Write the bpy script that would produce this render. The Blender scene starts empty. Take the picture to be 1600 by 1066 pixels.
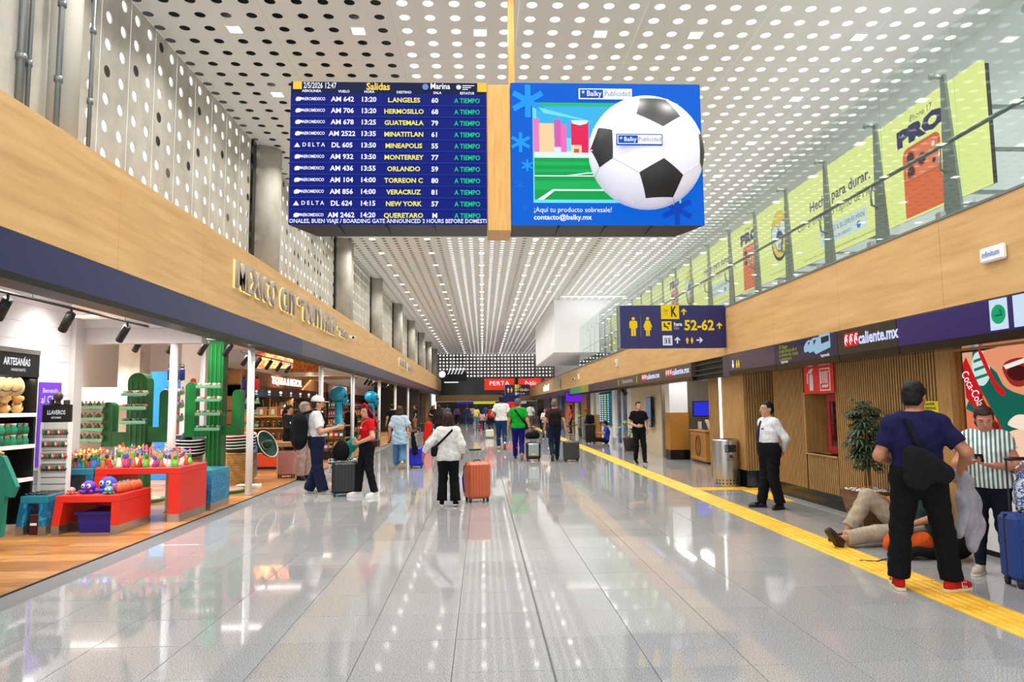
import bpy, math, random
import numpy as np
from mathutils import Matrix, Vector
random.seed(7)
PI = math.pi
SC = bpy.context.scene
COL = SC.collection

# ---------------------------------------------------------------- camera
F_PX, CAM_H = 1100.0, 1.57
_Y = Vector((754 - 800, -(636 - 533), -F_PX)).normalized()      # hall axis in camera space
_Z = Vector((-0.010, 1.0, 0.0)); _Z.z = -(_Y.x * _Z.x + _Y.y) / _Y.z; _Z.normalize()
_X = _Y.cross(_Z)
cd = bpy.data.cameras.new('camera'); cam = bpy.data.objects.new('camera', cd); COL.objects.link(cam)
cd.sensor_fit = 'HORIZONTAL'; cd.sensor_width = 36.0; cd.lens = F_PX / 1600 * 36
cd.clip_start = 0.05; cd.clip_end = 300
Rm = Matrix((tuple(_X), tuple(_Y), tuple(_Z)))                   # rows: world axes in camera space -> camera-to-world rotation
cam.matrix_world = Matrix.Translation((0, 0, CAM_H)) @ Rm.to_4x4()
SC.camera = cam

# ---------------------------------------------------------------- world, exposure
w = bpy.data.worlds.new('daylight'); SC.world = w; w.use_nodes = True
bg = w.node_tree.nodes['Background']
bg.inputs[0].default_value = (0.93, 0.97, 1.0, 1); bg.inputs[1].default_value = 1.5
SC.view_settings.view_transform = 'Standard'; SC.view_settings.look = 'None'
SC.view_settings.gamma = 1; SC.view_settings.use_curve_mapping = False
SC.view_settings.exposure = 0.25
DOWNLIGHT_W = 22.0
SHOP_W = 60.0

# ---------------------------------------------------------------- helpers
def lin(c):
    return tuple(((x / 255) / 12.92 if x / 255 <= .04045 else ((x / 255 + .055) / 1.055) ** 2.4) for x in c)
MATS = {}
def mat(name, c=(200, 200, 200), rough=.5, metal=0., spec=.5, emit=0., ec=None, alpha=1.):
    if name in MATS: return MATS[name]
    m = bpy.data.materials.new(name); m.use_nodes = True
    b = m.node_tree.nodes['Principled BSDF']
    b.inputs['Base Color'].default_value = (*lin(c), 1)
    b.inputs['Roughness'].default_value = rough; b.inputs['Metallic'].default_value = metal
    b.inputs['Specular IOR Level'].default_value = spec
    if emit:
        b.inputs['Emission Color'].default_value = (*lin(ec or c), 1); b.inputs['Emission Strength'].default_value = emit
    m.diffuse_color = (*lin(c), 1)
    MATS[name] = m
    return m
def nodes(m):
    nt = m.node_tree
    return nt, nt.nodes['Principled BSDF'], nt.nodes.new, nt.links.new
def varied(name, stops, scale=5., stretch=(1, 1, 1), detail=4., rough=.5, metal=0., spec=.5, bump=0., coord='world', noise_rough=.6, fac=None):
    """colour varied by a noise in world or object space"""
    if name in MATS: return MATS[name]
    m = mat(name, stops[0][1], rough, metal, spec)
    nt, b, N, L = nodes(m)
    if coord == 'world': src = N('ShaderNodeNewGeometry').outputs['Position']
    else: src = N('ShaderNodeTexCoord').outputs['Object']
    mp = N('ShaderNodeMapping'); mp.inputs['Scale'].default_value = stretch; L(src, mp.inputs['Vector'])
    tx = N('ShaderNodeTexNoise'); tx.inputs['Scale'].default_value = scale; tx.inputs['Detail'].default_value = detail
    tx.inputs['Roughness'].default_value = noise_rough
    L(mp.outputs[0], tx.inputs['Vector'])
    cr = N('ShaderNodeValToRGB'); L(tx.outputs['Fac'], cr.inputs[0])
    el = cr.color_ramp.elements
    el[0].position, el[0].color = stops[0][0], (*lin(stops[0][1]), 1)
    el[1].position, el[1].color = stops[-1][0], (*lin(stops[-1][1]), 1)
    for p, c in stops[1:-1]:
        e = el.new(p); e.color = (*lin(c), 1)
    L(cr.outputs[0], b.inputs['Base Color'])
    if bump:
        bp = N('ShaderNodeBump'); bp.inputs['Strength'].default_value = bump; bp.inputs['Distance'].default_value = .02
        L(tx.outputs['Fac'], bp.inputs['Height']); L(bp.outputs[0], b.inputs['Normal'])
    return m
def striped(name, ca, cb, freq=8., axis=0, thin=.5, rough=.8):
    m = mat(name, ca, rough); nt, b, N, L = nodes(m)
    tc = N('ShaderNodeTexCoord'); sx = N('ShaderNodeSeparateXYZ'); L(tc.outputs['Object'], sx.inputs[0])
    mu = N('ShaderNodeMath'); mu.operation = 'MULTIPLY'; mu.inputs[1].default_value = freq; L(sx.outputs[axis], mu.inputs[0])
    fr = N('ShaderNodeMath'); fr.operation = 'FRACT'; L(mu.outputs[0], fr.inputs[0])
    gt = N('ShaderNodeMath'); gt.operation = 'GREATER_THAN'; gt.inputs[1].default_value = thin; L(fr.outputs[0], gt.inputs[0])
    mx = N('ShaderNodeMix'); mx.data_type = 'RGBA'; L(gt.outputs[0], mx.inputs[0])
    mx.inputs[6].default_value = (*lin(ca), 1); mx.inputs[7].default_value = (*lin(cb), 1)
    L(mx.outputs[2], b.inputs['Base Color']); return m
def glassmat(name, tint=(225, 240, 236), refl=1.0, rough=.0, film=0.04):
    if name in MATS: return MATS[name]
    m = bpy.data.materials.new(name); m.use_nodes = True; nt = m.node_tree; nt.nodes.clear()
    N, L = nt.nodes.new, nt.links.new
    tr = N('ShaderNodeBsdfTransparent'); tr.inputs[0].default_value = (*lin(tint), 1)
    gl = N('ShaderNodeBsdfGlossy'); gl.inputs['Roughness'].default_value = rough; gl.inputs[0].default_value = (1, 1, 1, 1)
    lw = N('ShaderNodeLayerWeight'); lw.inputs[0].default_value = .5
    fr = N('ShaderNodeMath'); fr.operation = 'POWER'; fr.inputs[1].default_value = 4.5; L(lw.outputs['Facing'], fr.inputs[0])
    fr2 = N('ShaderNodeMath'); fr2.operation = 'MULTIPLY_ADD'; fr2.inputs[1].default_value = .9; fr2.inputs[2].default_value = .04; L(fr.outputs[0], fr2.inputs[0]); fr = fr2
    mu = N('ShaderNodeMath'); mu.operation = 'MULTIPLY'; mu.inputs[1].default_value = refl; L(fr.outputs[0], mu.inputs[0])
    mx = N('ShaderNodeMixShader'); L(mu.outputs[0], mx.inputs[0]); L(tr.outputs[0], mx.inputs[1]); L(gl.outputs[0], mx.inputs[2])
    o = N('ShaderNodeOutputMaterial'); L(mx.outputs[0], o.inputs[0])
    MATS[name] = m; return m

class MB:
    """collects shapes into one mesh"""
    def __init__(s): s.v = []; s.f = []; s.m = []; s.mi = 0
    def add(s, vs, fs):
        o = len(s.v); s.v.extend([tuple(v) for v in vs])
        s.f.extend([tuple(i + o for i in f) for f in fs]); s.m.extend([s.mi] * len(fs)); return s
    def box(s, x0, x1, y0, y1, z0, z1):
        return s.add([(x, y, z) for z in (z0, z1) for y in (y0, y1) for x in (x0, x1)],
                     [(0, 2, 3, 1), (4, 5, 7, 6), (0, 1, 5, 4), (2, 6, 7, 3), (0, 4, 6, 2), (1, 3, 7, 5)])
    def bbox(s, x0, x1, y0, y1, z0, z1, b):
        """box with all edges chamfered by b"""
        X, Y, Z = (x0, x1), (y0, y1), (z0, z1); vs = []; idx = {}
        for i in (0, 1):
            for j in (0, 1):
                for k in (0, 1):
                    sx, sy, sz = (1, -1)[i], (1, -1)[j], (1, -1)[k]
                    for a in range(3):
                        p = [X[i] + sx * b, Y[j] + sy * b, Z[k] + sz * b]; p[a] = (X[i], Y[j], Z[k])[a]
                        idx[i, j, k, a] = len(vs); vs.append(p)
        g = lambda i, j, k, a: idx[i, j, k, a]; fs = []
        for i in (0, 1): fs.append([g(i, 0, 0, 0), g(i, 0, 1, 0), g(i, 1, 1, 0), g(i, 1, 0, 0)])
        for j in (0, 1): fs.append([g(0, j, 0, 1), g(1, j, 0, 1), g(1, j, 1, 1), g(0, j, 1, 1)])
        for k in (0, 1): fs.append([g(0, 0, k, 2), g(0, 1, k, 2), g(1, 1, k, 2), g(1, 0, k, 2)])
        for j in (0, 1):
            for k in (0, 1): fs.append([g(0, j, k, 1), g(1, j, k, 1), g(1, j, k, 2), g(0, j, k, 2)])
        for i in (0, 1):
            for k in (0, 1): fs.append([g(i, 0, k, 0), g(i, 1, k, 0), g(i, 1, k, 2), g(i, 0, k, 2)])
        for i in (0, 1):
            for j in (0, 1): fs.append([g(i, j, 0, 0), g(i, j, 1, 0), g(i, j, 1, 1), g(i, j, 0, 1)])
        for i in (0, 1):
            for j in (0, 1):
                for k in (0, 1): fs.append([g(i, j, k, 0), g(i, j, k, 1), g(i, j, k, 2)])
        c = Vector(((x0 + x1) / 2, (y0 + y1) / 2, (z0 + z1) / 2)); out = []
        for f in fs:
            p = [Vector(vs[q]) for q in f]; n = (p[1] - p[0]).cross(p[2] - p[0])
            out.append(f if n.dot(sum(p, Vector()) / len(p) - c) > 0 else f[::-1])
        return s.add(vs, out)
    def tube(s, pts, r, n=10, cap=True, flat=1., up=(0, 0, 1)):
        """round (or flattened) tube through pts; r number or list"""
        P = [Vector(p) for p in pts]; k = len(P); R = [r] * k if not hasattr(r, '__len__') else list(r)
        vs = []; fs = []; u0 = Vector(up)
        for i in range(k):
            d = (P[min(i + 1, k - 1)] - P[max(i - 1, 0)]).normalized()
            a = u0.cross(d)
            if a.length < 1e-3: a = Vector((1, 0, 0)).cross(d)
            if a.length < 1e-3: a = Vector((0, 1, 0)).cross(d)
            a.normalize(); b = d.cross(a).normalized()
            for j in range(n):
                t = 2 * PI * j / n; vs.append(P[i] + a * (R[i] * math.cos(t)) + b * (R[i] * flat * math.sin(t)))
        for i in range(k - 1):
            for j in range(n):
                q = (j + 1) % n; fs.append((i * n + j, i * n + q, (i + 1) * n + q, (i + 1) * n + j))
        if cap: fs.append(tuple(range(n - 1, -1, -1))); fs.append(tuple(range((k - 1) * n, k * n)))
        return s.add(vs, fs)
    def lathe(s, prof, c=(0, 0, 0), n=20, sx=1., sy=1.):
        vs = []; fs = []; k = len(prof)
        for r, z in prof:
            for j in range(n):
                t = 2 * PI * j / n; vs.append((c[0] + r * sx * math.cos(t), c[1] + r * sy * math.sin(t), c[2] + z))
        for i in range(k - 1):
            for j in range(n):
                q = (j + 1) % n; fs.append((i * n + j, i * n + q, (i + 1) * n + q, (i + 1) * n + j))
        if prof[0][0] > 1e-4: fs.append(tuple(range(n - 1, -1, -1)))
        if prof[-1][0] > 1e-4: fs.append(tuple(range((k - 1) * n, k * n)))
        return s.add(vs, fs)
    def ell(s, c, r, n=12, k=8, M=None):
        vs = []; fs = []
        for i in range(k + 1):
            p = PI * i / k - PI / 2
            for j in range(n):
                t = 2 * PI * j / n
                v = Vector((r[0] * math.cos(p) * math.cos(t), r[1] * math.cos(p) * math.sin(t), r[2] * math.sin(p)))
                if M is not None: v = M @ v
                vs.append(v + Vector(c))
        for i in range(k):
            for j in range(n):
                q = (j + 1) % n; fs.append((i * n + j, i * n + q, (i + 1) * n + q, (i + 1) * n + j))
        return s.add(vs, fs)
    def prism(s, poly, a, b, O=(0, 0, 0), U=(1, 0, 0), V=(0, 0, 1), W=(0, 1, 0)):
        """polygon (u,v) extruded along W from a to b"""
        O, U, V, W = Vector(O), Vector(U), Vector(V), Vector(W); n = len(poly)
        A = [O + U * p[0] + V * p[1] + W * a for p in poly]; B = [O + U * p[0] + V * p[1] + W * b for p in poly]
        return s.add(A + B, [tuple(range(n)), tuple(range(2 * n - 1, n - 1, -1))] + [(i, i + n, (i + 1) % n + n, (i + 1) % n) for i in range(n)])
    def mesh(s, name, mats, smooth=False):
        me = bpy.data.meshes.new(name); me.from_pydata(s.v, [], s.f)
        for m in (mats if isinstance(mats, (list, tuple)) else [mats]): me.materials.append(m)
        if len(me.materials) > 1: me.polygons.foreach_set('material_index', s.m)
        if smooth: me.polygons.foreach_set('use_smooth', [True] * len(me.polygons))
        me.update(); return me
    def build(s, name, mats, parent=None, smooth=False, **kw):
        return link(name, s.mesh(name, mats, smooth), parent, **kw)

def link(name, data, parent=None, label=None, cat=None, group=None, kind=None, loc=None, rz=None, M=None):
    o = bpy.data.objects.new(name, data); COL.objects.link(o)
    if parent is not None: o.parent = parent
    if M is not None: o.matrix_local = M
    if loc is not None: o.location = loc
    if rz is not None: o.rotation_euler[2] = rz
    if label: o['label'] = label
    if cat: o['category'] = cat
    if group: o['group'] = group
    if kind: o['kind'] = kind
    return o
def thing(name, label, cat, loc=(0, 0, 0), rz=0., group=None, M=None):
    o = link(name, None, None, label, cat, group)
    if M is not None: o.matrix_world = M
    else: o.location = loc; o.rotation_euler[2] = rz
    o.empty_display_size = .1
    return o
def dup(o, loc=None, rz=None, label=None, parent=None, group=None, sc=None):
    c = o.copy(); COL.objects.link(c)
    if parent is not None: c.parent = parent
    if loc is not None: c.location = loc
    if rz is not None: c.rotation_euler[2] = rz
    if sc is not None: c.scale = (sc, sc, sc)
    if label: c['label'] = label
    if group: c['group'] = group
    for ch in list(o.children): dup(ch, parent=c)
    return c
def plate(u, v, poly, t0, t1): pass

# frames: (origin, right, up, out) for flat print on a surface
def frame(O, U, V):
    U = Vector(U).normalized(); V = Vector(V).normalized(); W = U.cross(V)
    return Matrix(((U.x, V.x, W.x, O[0]), (U.y, V.y, W.y, O[1]), (U.z, V.z, W.z, O[2]), (0, 0, 0, 1)))
_txt = {}
def text_mesh(body, size, extrude=.002, align='CENTER', bold=0., width=None, sx=1., shear=0., space=1.):
    key = (body, size, extrude, align, bold, width, sx, shear, space)
    if key in _txt: return _txt[key]
    cu = bpy.data.curves.new('t', 'FONT'); cu.body = body; cu.size = size; cu.extrude = extrude; cu.offset = bold
    cu.align_x = align; cu.align_y = 'CENTER'; cu.resolution_u = 2; cu.fill_mode = 'BOTH' if extrude > .004 else 'FRONT'; cu.shear = shear
    cu.space_character = space
    o = bpy.data.objects.new('t', cu); me = bpy.data.meshes.new_from_object(o)
    bpy.data.objects.remove(o); bpy.data.curves.remove(cu)
    n = len(me.vertices)
    if n:
        a = np.zeros(n * 3); me.vertices.foreach_get('co', a); a = a.reshape(-1, 3)
        if width: sx = width / max(1e-6, a[:, 0].max() - a[:, 0].min())
        a[:, 0] *= sx; me.vertices.foreach_set('co', a.ravel()); me.update()
    _txt[key] = me; return me
def text(body, size, m, parent, M, name='lettering', **k):
    me = text_mesh(body, size, **k).copy(); me.materials.clear(); me.materials.append(m)
    o = link(name, me, parent); o.matrix_local = M; return o
def T(x, y, z=0.): return Matrix.Translation((x, y, z))
# ================================================================= materials of the place
def granite():
    m = mat('granite', (168, 170, 172), .06, 0, .62); nt, b, N, L = nodes(m)
    g = N('ShaderNodeNewGeometry')
    t1 = N('ShaderNodeTexNoise'); t1.inputs['Scale'].default_value = 130; t1.inputs['Detail'].default_value = 3; L(g.outputs['Position'], t1.inputs['Vector'])
    t2 = N('ShaderNodeTexNoise'); t2.inputs['Scale'].default_value = .8; t2.inputs['Detail'].default_value = 3; L(g.outputs['Position'], t2.inputs['Vector'])
    cr = N('ShaderNodeValToRGB'); e = cr.color_ramp.elements
    e[0].position, e[0].color = .3, (*lin((96, 97, 99)), 1); e[1].position, e[1].color = .68, (*lin((190, 191, 191)), 1)
    q = e.new(.48); q.color = (*lin((150, 151, 153)), 1)
    L(t1.outputs['Fac'], cr.inputs[0])
    oi = N('ShaderNodeObjectInfo'); mr = N('ShaderNodeMapRange'); L(oi.outputs['Random'], mr.inputs[0]); mr.inputs[3].default_value = .93; mr.inputs[4].default_value = 1.04
    mx = N('ShaderNodeMix'); mx.data_type = 'RGBA'; mx.blend_type = 'MULTIPLY'; mx.inputs[0].default_value = 1
    L(cr.outputs[0], mx.inputs[6]); L(mr.outputs[0], mx.inputs[7]); L(mx.outputs[2], b.inputs['Base Color'])
    rr = N('ShaderNodeMapRange'); L(t2.outputs['Fac'], rr.inputs[0]); rr.inputs[1].default_value = .3; rr.inputs[2].default_value = .7
    rr.inputs[3].default_value = .025; rr.inputs[4].default_value = .075; L(rr.outputs[0], b.inputs['Roughness'])
    return m
GRAN = granite()
JOINT = mat('floor_joint', (92, 93, 95), .6)
WOOD = varied('fascia_wood', [(.28, (190, 148, 92)), (.5, (206, 165, 108)), (.74, (218, 180, 124))], 3.2, (1, .22, 2.6), 5, .45, bump=.03)
SLAT = varied('slat_wood', [(.3, (150, 112, 60)), (.55, (176, 134, 78)), (.75, (192, 150, 92))], 6, (5, 5, .6), 4, .5)
PLANK = [varied('floor_plank_%d' % i, [(.3, a), (.55, b), (.8, c)], 5, (.5, 9, 1), 5, .28) for i, (a, b, c) in enumerate((
    ((128, 84, 42), (166, 114, 62), (190, 140, 84)), ((146, 98, 52), (182, 130, 76), (204, 154, 98)), ((112, 72, 36), (150, 102, 56), (176, 124, 72))))]
CONC = varied('concrete', [(.3, (168, 162, 150)), (.55, (190, 185, 174)), (.75, (204, 200, 191))], 2.2, (1, 1, .8), 6, .85, bump=.25)
WALLW = mat('white_wall', (232, 233, 234), .6)
CEILW = mat('ceiling_white', (226, 225, 222), .45)
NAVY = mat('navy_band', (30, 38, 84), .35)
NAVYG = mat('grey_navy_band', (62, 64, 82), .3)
BLK = mat('black', (14, 14, 16), .45)
BLKG = mat('black_gloss', (12, 12, 14), .15)
DARK = mat('dark_grey', (48, 48, 50), .5)
STEEL = mat('brushed_steel', (178, 178, 178), .32, .9)
GREYM = mat('grey_metal', (132, 138, 138), .4, .5)
WHITE = mat('white_paint', (238, 238, 238), .4)
GLASS = glassmat('balustrade_glass', (240, 248, 246), 1.0)
CLEAR = glassmat('clear_acrylic', (242, 248, 248), .8)
YEL = varied('tactile_yellow', [(.35, (222, 168, 40)), (.6, (244, 192, 62)), (.75, (250, 204, 84))], 4, (1, 1, 1), 4, .45)
LAMP = mat('lamp_lens', (255, 252, 244), .5, emit=8, ec=(255, 250, 240))
TRIMB = mat('dark_trim', (34, 35, 40), .4)

def sroot(name):
    o = link(name, None, kind='structure'); o.empty_display_size = .1; return o
def structure(name, mb, m, parent=None, **k):
    return mb.build(name, m, parent, kind='structure', **k)

# ================================================================= floor
TS = .602
floor = structure('floor', MB().box(-4.12, 8, -1, 74, -.12, -.010), JOINT)
tile_me = MB().bbox(-TS / 2 + .0022, TS / 2 - .0022, -TS / 2 + .0022, TS / 2 - .0022, -.010, 0, .0012).mesh('floor_tile', GRAN)
rest = MB(); near = []
for i in range(-8, 13):
    for j in range(-1, 116):
        x, y = .411 + TS * (i + .5), 4.353 + TS * (j - 2 + .5)
        if x - TS / 2 < -4.13 or x > 7.8: continue
        if x > 5.6 and y < 15: continue
        px = abs(x) / max(y, .1)
        if y > 3.6 and px < .74 and y < 16.2 and x < 5.3: near.append((x, y))
        else: near.append((x, y)) if False else rest.bbox(x - TS / 2 + .0022, x + TS / 2 - .0022, y - TS / 2 + .0022, y + TS / 2 - .0022, -.010, 0, .0012)
rest.build('far_tiles', GRAN, floor, kind='stuff')
near.sort(key=lambda p: p[1])
for k, (x, y) in enumerate(near[:300]):
    o = link('floor_tile', tile_me, floor, loc=(x, y, 0))
    o.rotation_euler = (random.gauss(0, .0006), random.gauss(0, .0006), 0)
ov = MB()
for x, y in near[300:]: ov.bbox(x - TS / 2 + .0022, x + TS / 2 - .0022, y - TS / 2 + .0022, y + TS / 2 - .0022, -.010, 0, .0012)
if near[300:]: ov.build('middle_tiles', GRAN, floor, kind='stuff')
MB().box(.405, .418, 2, 60, -.004, .0012).build('expansion_joint_strip', mat('joint_strip', (96, 98, 100), .3, .6), floor)
# tactile guiding strip
def tactile():
    b = MB().box(-.2, .2, -.2, .2, 0, .004)
    for k in range(5): b.prism([(-.018, .004), (.018, .004), (.011, .009), (-.011, .009)], -.19, .19, O=(-.16 + .08 * k, 0, 0))
    return b.mesh('tactile_tile', YEL)
tact = tactile()
n = 0
for k in range(150):
    y = 3.2 + .4 * k
    link('tactile_tile', tact, floor, loc=(3.78 + .0015 * y, y, 0)); n += 1
for k in range(3): link('tactile_tile', tact, floor, loc=(4.2 + .4 * k, 13.2, 0), rz=PI / 2)
for k in range(4): link('tactile_tile', tact, floor, loc=(4.95, 12.75 - .4 * k, 0))

# shop wooden floor
shopfloor = structure('floor_shop', MB().box(-10, -4.12, 3, 72, -.12, -.012), mat('plank_gap', (60, 40, 22), .8))
pm = []
for L_ in (1.6,):
    for mt in PLANK: pm.append(MB().bbox(.002, L_ - .002, .0015, .1585, -.012, 0, .001).mesh('floor_plank', mt))
r = 0; y = 4.6; farp = MB()
while y < 24:
    x0 = -4.12 - 1.6 * 3.6 + random.uniform(0, 1.4); x = -4.125
    first = random.uniform(.5, 1.6)
    while x > -9.6:
        ln = first if x == -4.125 else 1.6
        if y < 13 and x > -8.2:
            if abs(ln - 1.6) < 1e-6: link('floor_plank', random.choice(pm), shopfloor, loc=(x - ln, y, 0))
            else: MB().bbox(.002, ln - .002, .0015, .1585, -.012, 0, .001).build('floor_plank', random.choice(PLANK), shopfloor, loc=(x - ln, y, 0))
        else: farp.mi = random.randrange(3); farp.bbox(x - ln + .002, x - .002, y + .0015, y + .1585, -.012, 0, .001)
        x -= ln
    y += .16
farp.mi = 1; farp.box(-9.9, -4.125, 24.1, 71, -.012, 0)
farp.build('far_planks', PLANK, shopfloor, kind='stuff')
MB().box(-4.135, -4.115, 3, 50, -.01, .003).build('threshold_strip', mat('threshold', (60, 52, 44), .4, .5), floor)

# ================================================================= perforated ceiling
G = .345
def holed(nx, ny, s, r, t, skip=(), gap=.003, n=14):
    b = MB()
    for i in range(nx):
        for j in range(ny):
            cx, cy = (i + .5) * s, (j + .5) * s
            x0 = i * s + (gap if i == 0 else 0); x1 = (i + 1) * s - (gap if i == nx - 1 else 0)
            y0 = j * s + (gap if j == 0 else 0); y1 = (j + 1) * s - (gap if j == ny - 1 else 0)
            if (i, j) in skip: b.add([(x0, y0, 0), (x1, y0, 0), (x1, y1, 0), (x0, y1, 0)], [(0, 1, 2, 3)]); continue
            vs = []
            for k in range(n):
                a = 2 * PI * k / n; c_, s_ = math.cos(a), math.sin(a); q = max(abs(c_), abs(s_))
                ox, oy = cx + c_ / q * s / 2, cy + s_ / q * s / 2
                vs += [(min(max(ox, x0), x1), min(max(oy, y0), y1), 0), (cx + r * c_, cy + r * s_, 0), (cx + r * c_, cy + r * s_, -t)]
            for e, (cxx, cyy) in enumerate(((x1, y1), (x0, y1), (x0, y0), (x1, y0))): vs.append((cxx, cyy, 0))
            fs = []
            for k in range(n):
                q = (k + 1) % n
                a0, a1 = 2 * PI * k / n, 2 * PI * (k + 1) / n
                fs.append((3 * k, 3 * q, 3 * q + 1, 3 * k + 1)); fs.append((3 * k + 1, 3 * q + 1, 3 * q + 2, 3 * k + 2))
                for e in range(4):
                    ang = PI / 4 + e * PI / 2
                    if a0 < ang - 1e-6 and a1 > ang + 1e-6: fs.append((3 * k, 3 * n + e, 3 * q))
            b.add(vs, fs)
    return b
CZ = 6.90
ceil = sroot('ceiling')
cm = holed(5, 6, G, .073, .008, gap=.0007).mesh('ceiling_panel', CEILW)
Mflip = Matrix(((1, 0, 0, 0), (0, -1, 0, 0), (0, 0, -1, 0), (0, 0, 0, 1)))      # faces down, holes go up
Y0c = 9.604 - 3.5 * G
for i in range(7):
    for k in range(-3, 30):
        x, y = -13.5 * G + i * 5 * G, Y0c + 6 * G * k
        if x > 5.0 and y > 45: pass
        link('ceiling_panel', cm, ceil, M=Matrix.Translation((x, y + 6 * G, CZ)) @ Mflip)
DECK = mat('plenum_deck', (70, 68, 64), .9)
dk = MB()
dk.box(-4.66, -1.2, 2, 72, CZ + .12, CZ + .16)
dk.box(1.21, 1.55, 14, 72, CZ + .12, CZ + .16); dk.box(3.62, 3.98, 16, 72, CZ + .12, CZ + .16)
dk.build('plenum_deck', DECK, ceil)
# square downlights
dlf = MB(); h = .105
for (a, b_, c, d) in ((-h, h, -h, -h + .02), (-h, h, h - .02, h), (-h, -h + .02, -h + .02, h - .02), (h - .02, h, -h + .02, h - .02)): dlf.box(a, b_, c, d, -.014, 0)
dlf = dlf.mesh('frame', WHITE); dll = MB().box(-.085, .085, -.085, .085, -.010, -.002).mesh('lens', LAMP)
lampd = bpy.data.lights.new('downlight', 'AREA'); lampd.shape = 'SQUARE'; lampd.size = .17; lampd.energy = DOWNLIGHT_W; lampd.color = (1, .965, .91); lampd.spread = math.radians(132)
for k in range(-2, 30):
    for c, xi in enumerate((-10, -5, 0, 5, 9, 16, 7)):
        x, y = xi * G, 9.604 + 6 * G * k
        if y > 71: continue
        if xi >= 9 and y > 34: continue
        if xi == 7 and (y < 34 or y > 48): continue  # short row added to brighten the hall side of the white volume
        d = thing('downlight', 'square recessed downlight shining white in the perforated ceiling', 'downlight', (x, y, CZ), group='ceiling downlights')
        link('frame', dlf, d); link('lens', dll, d)
        if y < 62:
            lo = link('lamp', lampd, d); lo.location = (0, 0, -.03)

# ================================================================= left side: fascia, perforated concrete, columns
FX = -4.1
wl = sroot('wall_left')
fme = MB().bbox(-.28, 0, .003, 2.397, 3.15, 4.32, .003).mesh('fascia_panel', WOOD)
for k in range(-1, 28): link('fascia_panel', fme, wl, loc=(FX, 3.2 + 2.4 * k, 0))
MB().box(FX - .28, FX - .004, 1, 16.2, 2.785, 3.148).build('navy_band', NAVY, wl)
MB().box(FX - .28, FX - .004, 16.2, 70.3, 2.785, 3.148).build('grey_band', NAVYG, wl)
MB().box(FX - .30, FX + .002, 1, 70.3, 2.715, 2.785).build('fascia_edge', BLK, wl)
PX = -4.55
pme = holed(2, 8, G, .073, .018, n=12).mesh('concrete_panel', CONC)
for k in range(0, 96):
    y = 6.2 + .69 * k
    link('concrete_panel', pme, wl, M=frame((PX, y, 4.14), (0, 1, 0), (0, 0, 1)))
PLUGS = [mat('plug_black', (8, 8, 8), .6), mat('plug_brown', (96, 84, 66), .7)]
pl = [MB().prism([(.072 * math.cos(a * PI / 6), .072 * math.sin(a * PI / 6)) for a in range(12)], -.012, -.004, U=(0, 1, 0), W=(1, 0, 0)).mesh('hole_plug', m) for m in PLUGS]
rp = random.Random(3)
for k in range(60):
    c, r_ = rp.randrange(2, 50), rp.randrange(1, 8)
    link('hole_plug', pl[0 if rp.random() < .6 else 1], wl, loc=(PX, 6.2 + G * (c + .5), 4.14 + G * (r_ + .5)))
# concrete pier with conduits, near end
pier = structure('column_pier', MB().box(-4.72, -4.36, 5.4, 7.0, 4.0, CZ - .002), CONC)
structure('column_pier', MB().tube([(-4.47, 7.3, 4.0), (-4.47, 7.3, CZ - .004)], .23, 24), mat('painted_concrete', (196, 192, 180), .7), smooth=True)
for i, (x, y, r_) in enumerate(((-4.33, 6.55, .035), (-4.33, 6.67, .02), (-4.22, 7.52, .022), (-4.25, 7.0, .028))):
    b = MB().tube([(x, y, 4.1), (x, y, CZ - .004)], r_, 10)
    for z in (4.9, 5.7, 6.4): b.tube([(x, y, z - .03), (x, y, z + .03)], r_ * 1.5, 10)
    b.build('conduit', GREYM, thing('conduit_pipe', ['thick grey conduit pipe nearest the left frame edge', 'thin grey conduit beside the thick pipe on the concrete pier', 'slim grey conduit on the right of the pale round pier', 'grey conduit between concrete pier and pale round pier'][i], 'pipe'), smooth=True)
PAINTC = MATS['painted_concrete']
colme = MB().tube([(0, 0, 4.0), (0, 0, CZ - .003)], .32, 28).mesh('column', CONC, True)
for k, y in enumerate((14.35, 22.2, 29.2, 36.3, 43.4, 50.5, 57.6, 64.7)):
    c = link('column', colme, None, kind='structure', loc=(-4.45, y, 0))
    MB().box(-4.60, -4.50, y - .62, y - .44, 4.1, CZ - .004).build('shadow_gap', BLKG, wl)
    if k % 2 == 1: MB().tube([(-4.3, y + .55, 4.1), (-4.3, y + .55, CZ - .004)], .14, 14).build('downpipe', PAINTC, wl, smooth=True)
# CCTV cameras, signs on the left fascia come later

# ================================================================= right side
RX = 4.70
wr = sroot('wall_right')
rme = MB().bbox(0, .25, .003, 2.097, 2.52, 3.43, .003).mesh('fascia_panel', WOOD)
for k in range(-1, 5): link('fascia_panel', rme, wr, loc=(RX, 2.72 + 2.1 * k, 0))
MB().bbox(0, .25, .004, .36, 2.52, 3.43, .004).build('fascia_end_panel', WOOD, wr, loc=(RX, 13.22, 0))
MB().bbox(0, .25, .004, .36, 2.12, 2.515, .004).build('fascia_end_foot', NAVYG, wr, loc=(RX, 13.22, 0))
rmf = MB().bbox(0, .25, .003, 2.997, 2.52, 3.43, .003).mesh('fascia_panel', WOOD)
for k in range(19): link('fascia_panel', rmf, wr, loc=(RX + .02, 13.6 + 3 * k, 0))
MB().box(RX - .012, RX + .3, 1, 70.6, 3.43, 3.455).build('fascia_cap', GREYM, wr)
structure('floor_mezzanine', MB().box(RX + .26, 7.2, 1, 70.6, 3.15, 3.42), WHITE)
structure('wall_mezzanine', MB().box(7.15, 7.35, 1, 35, 3.42, CZ), mat('mezzanine_white', (236, 240, 240), .35))
structure('wall_mezzanine_far', MB().box(7.3, 7.4, 35, 71.2, 3.42, CZ), WALLW)
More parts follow.
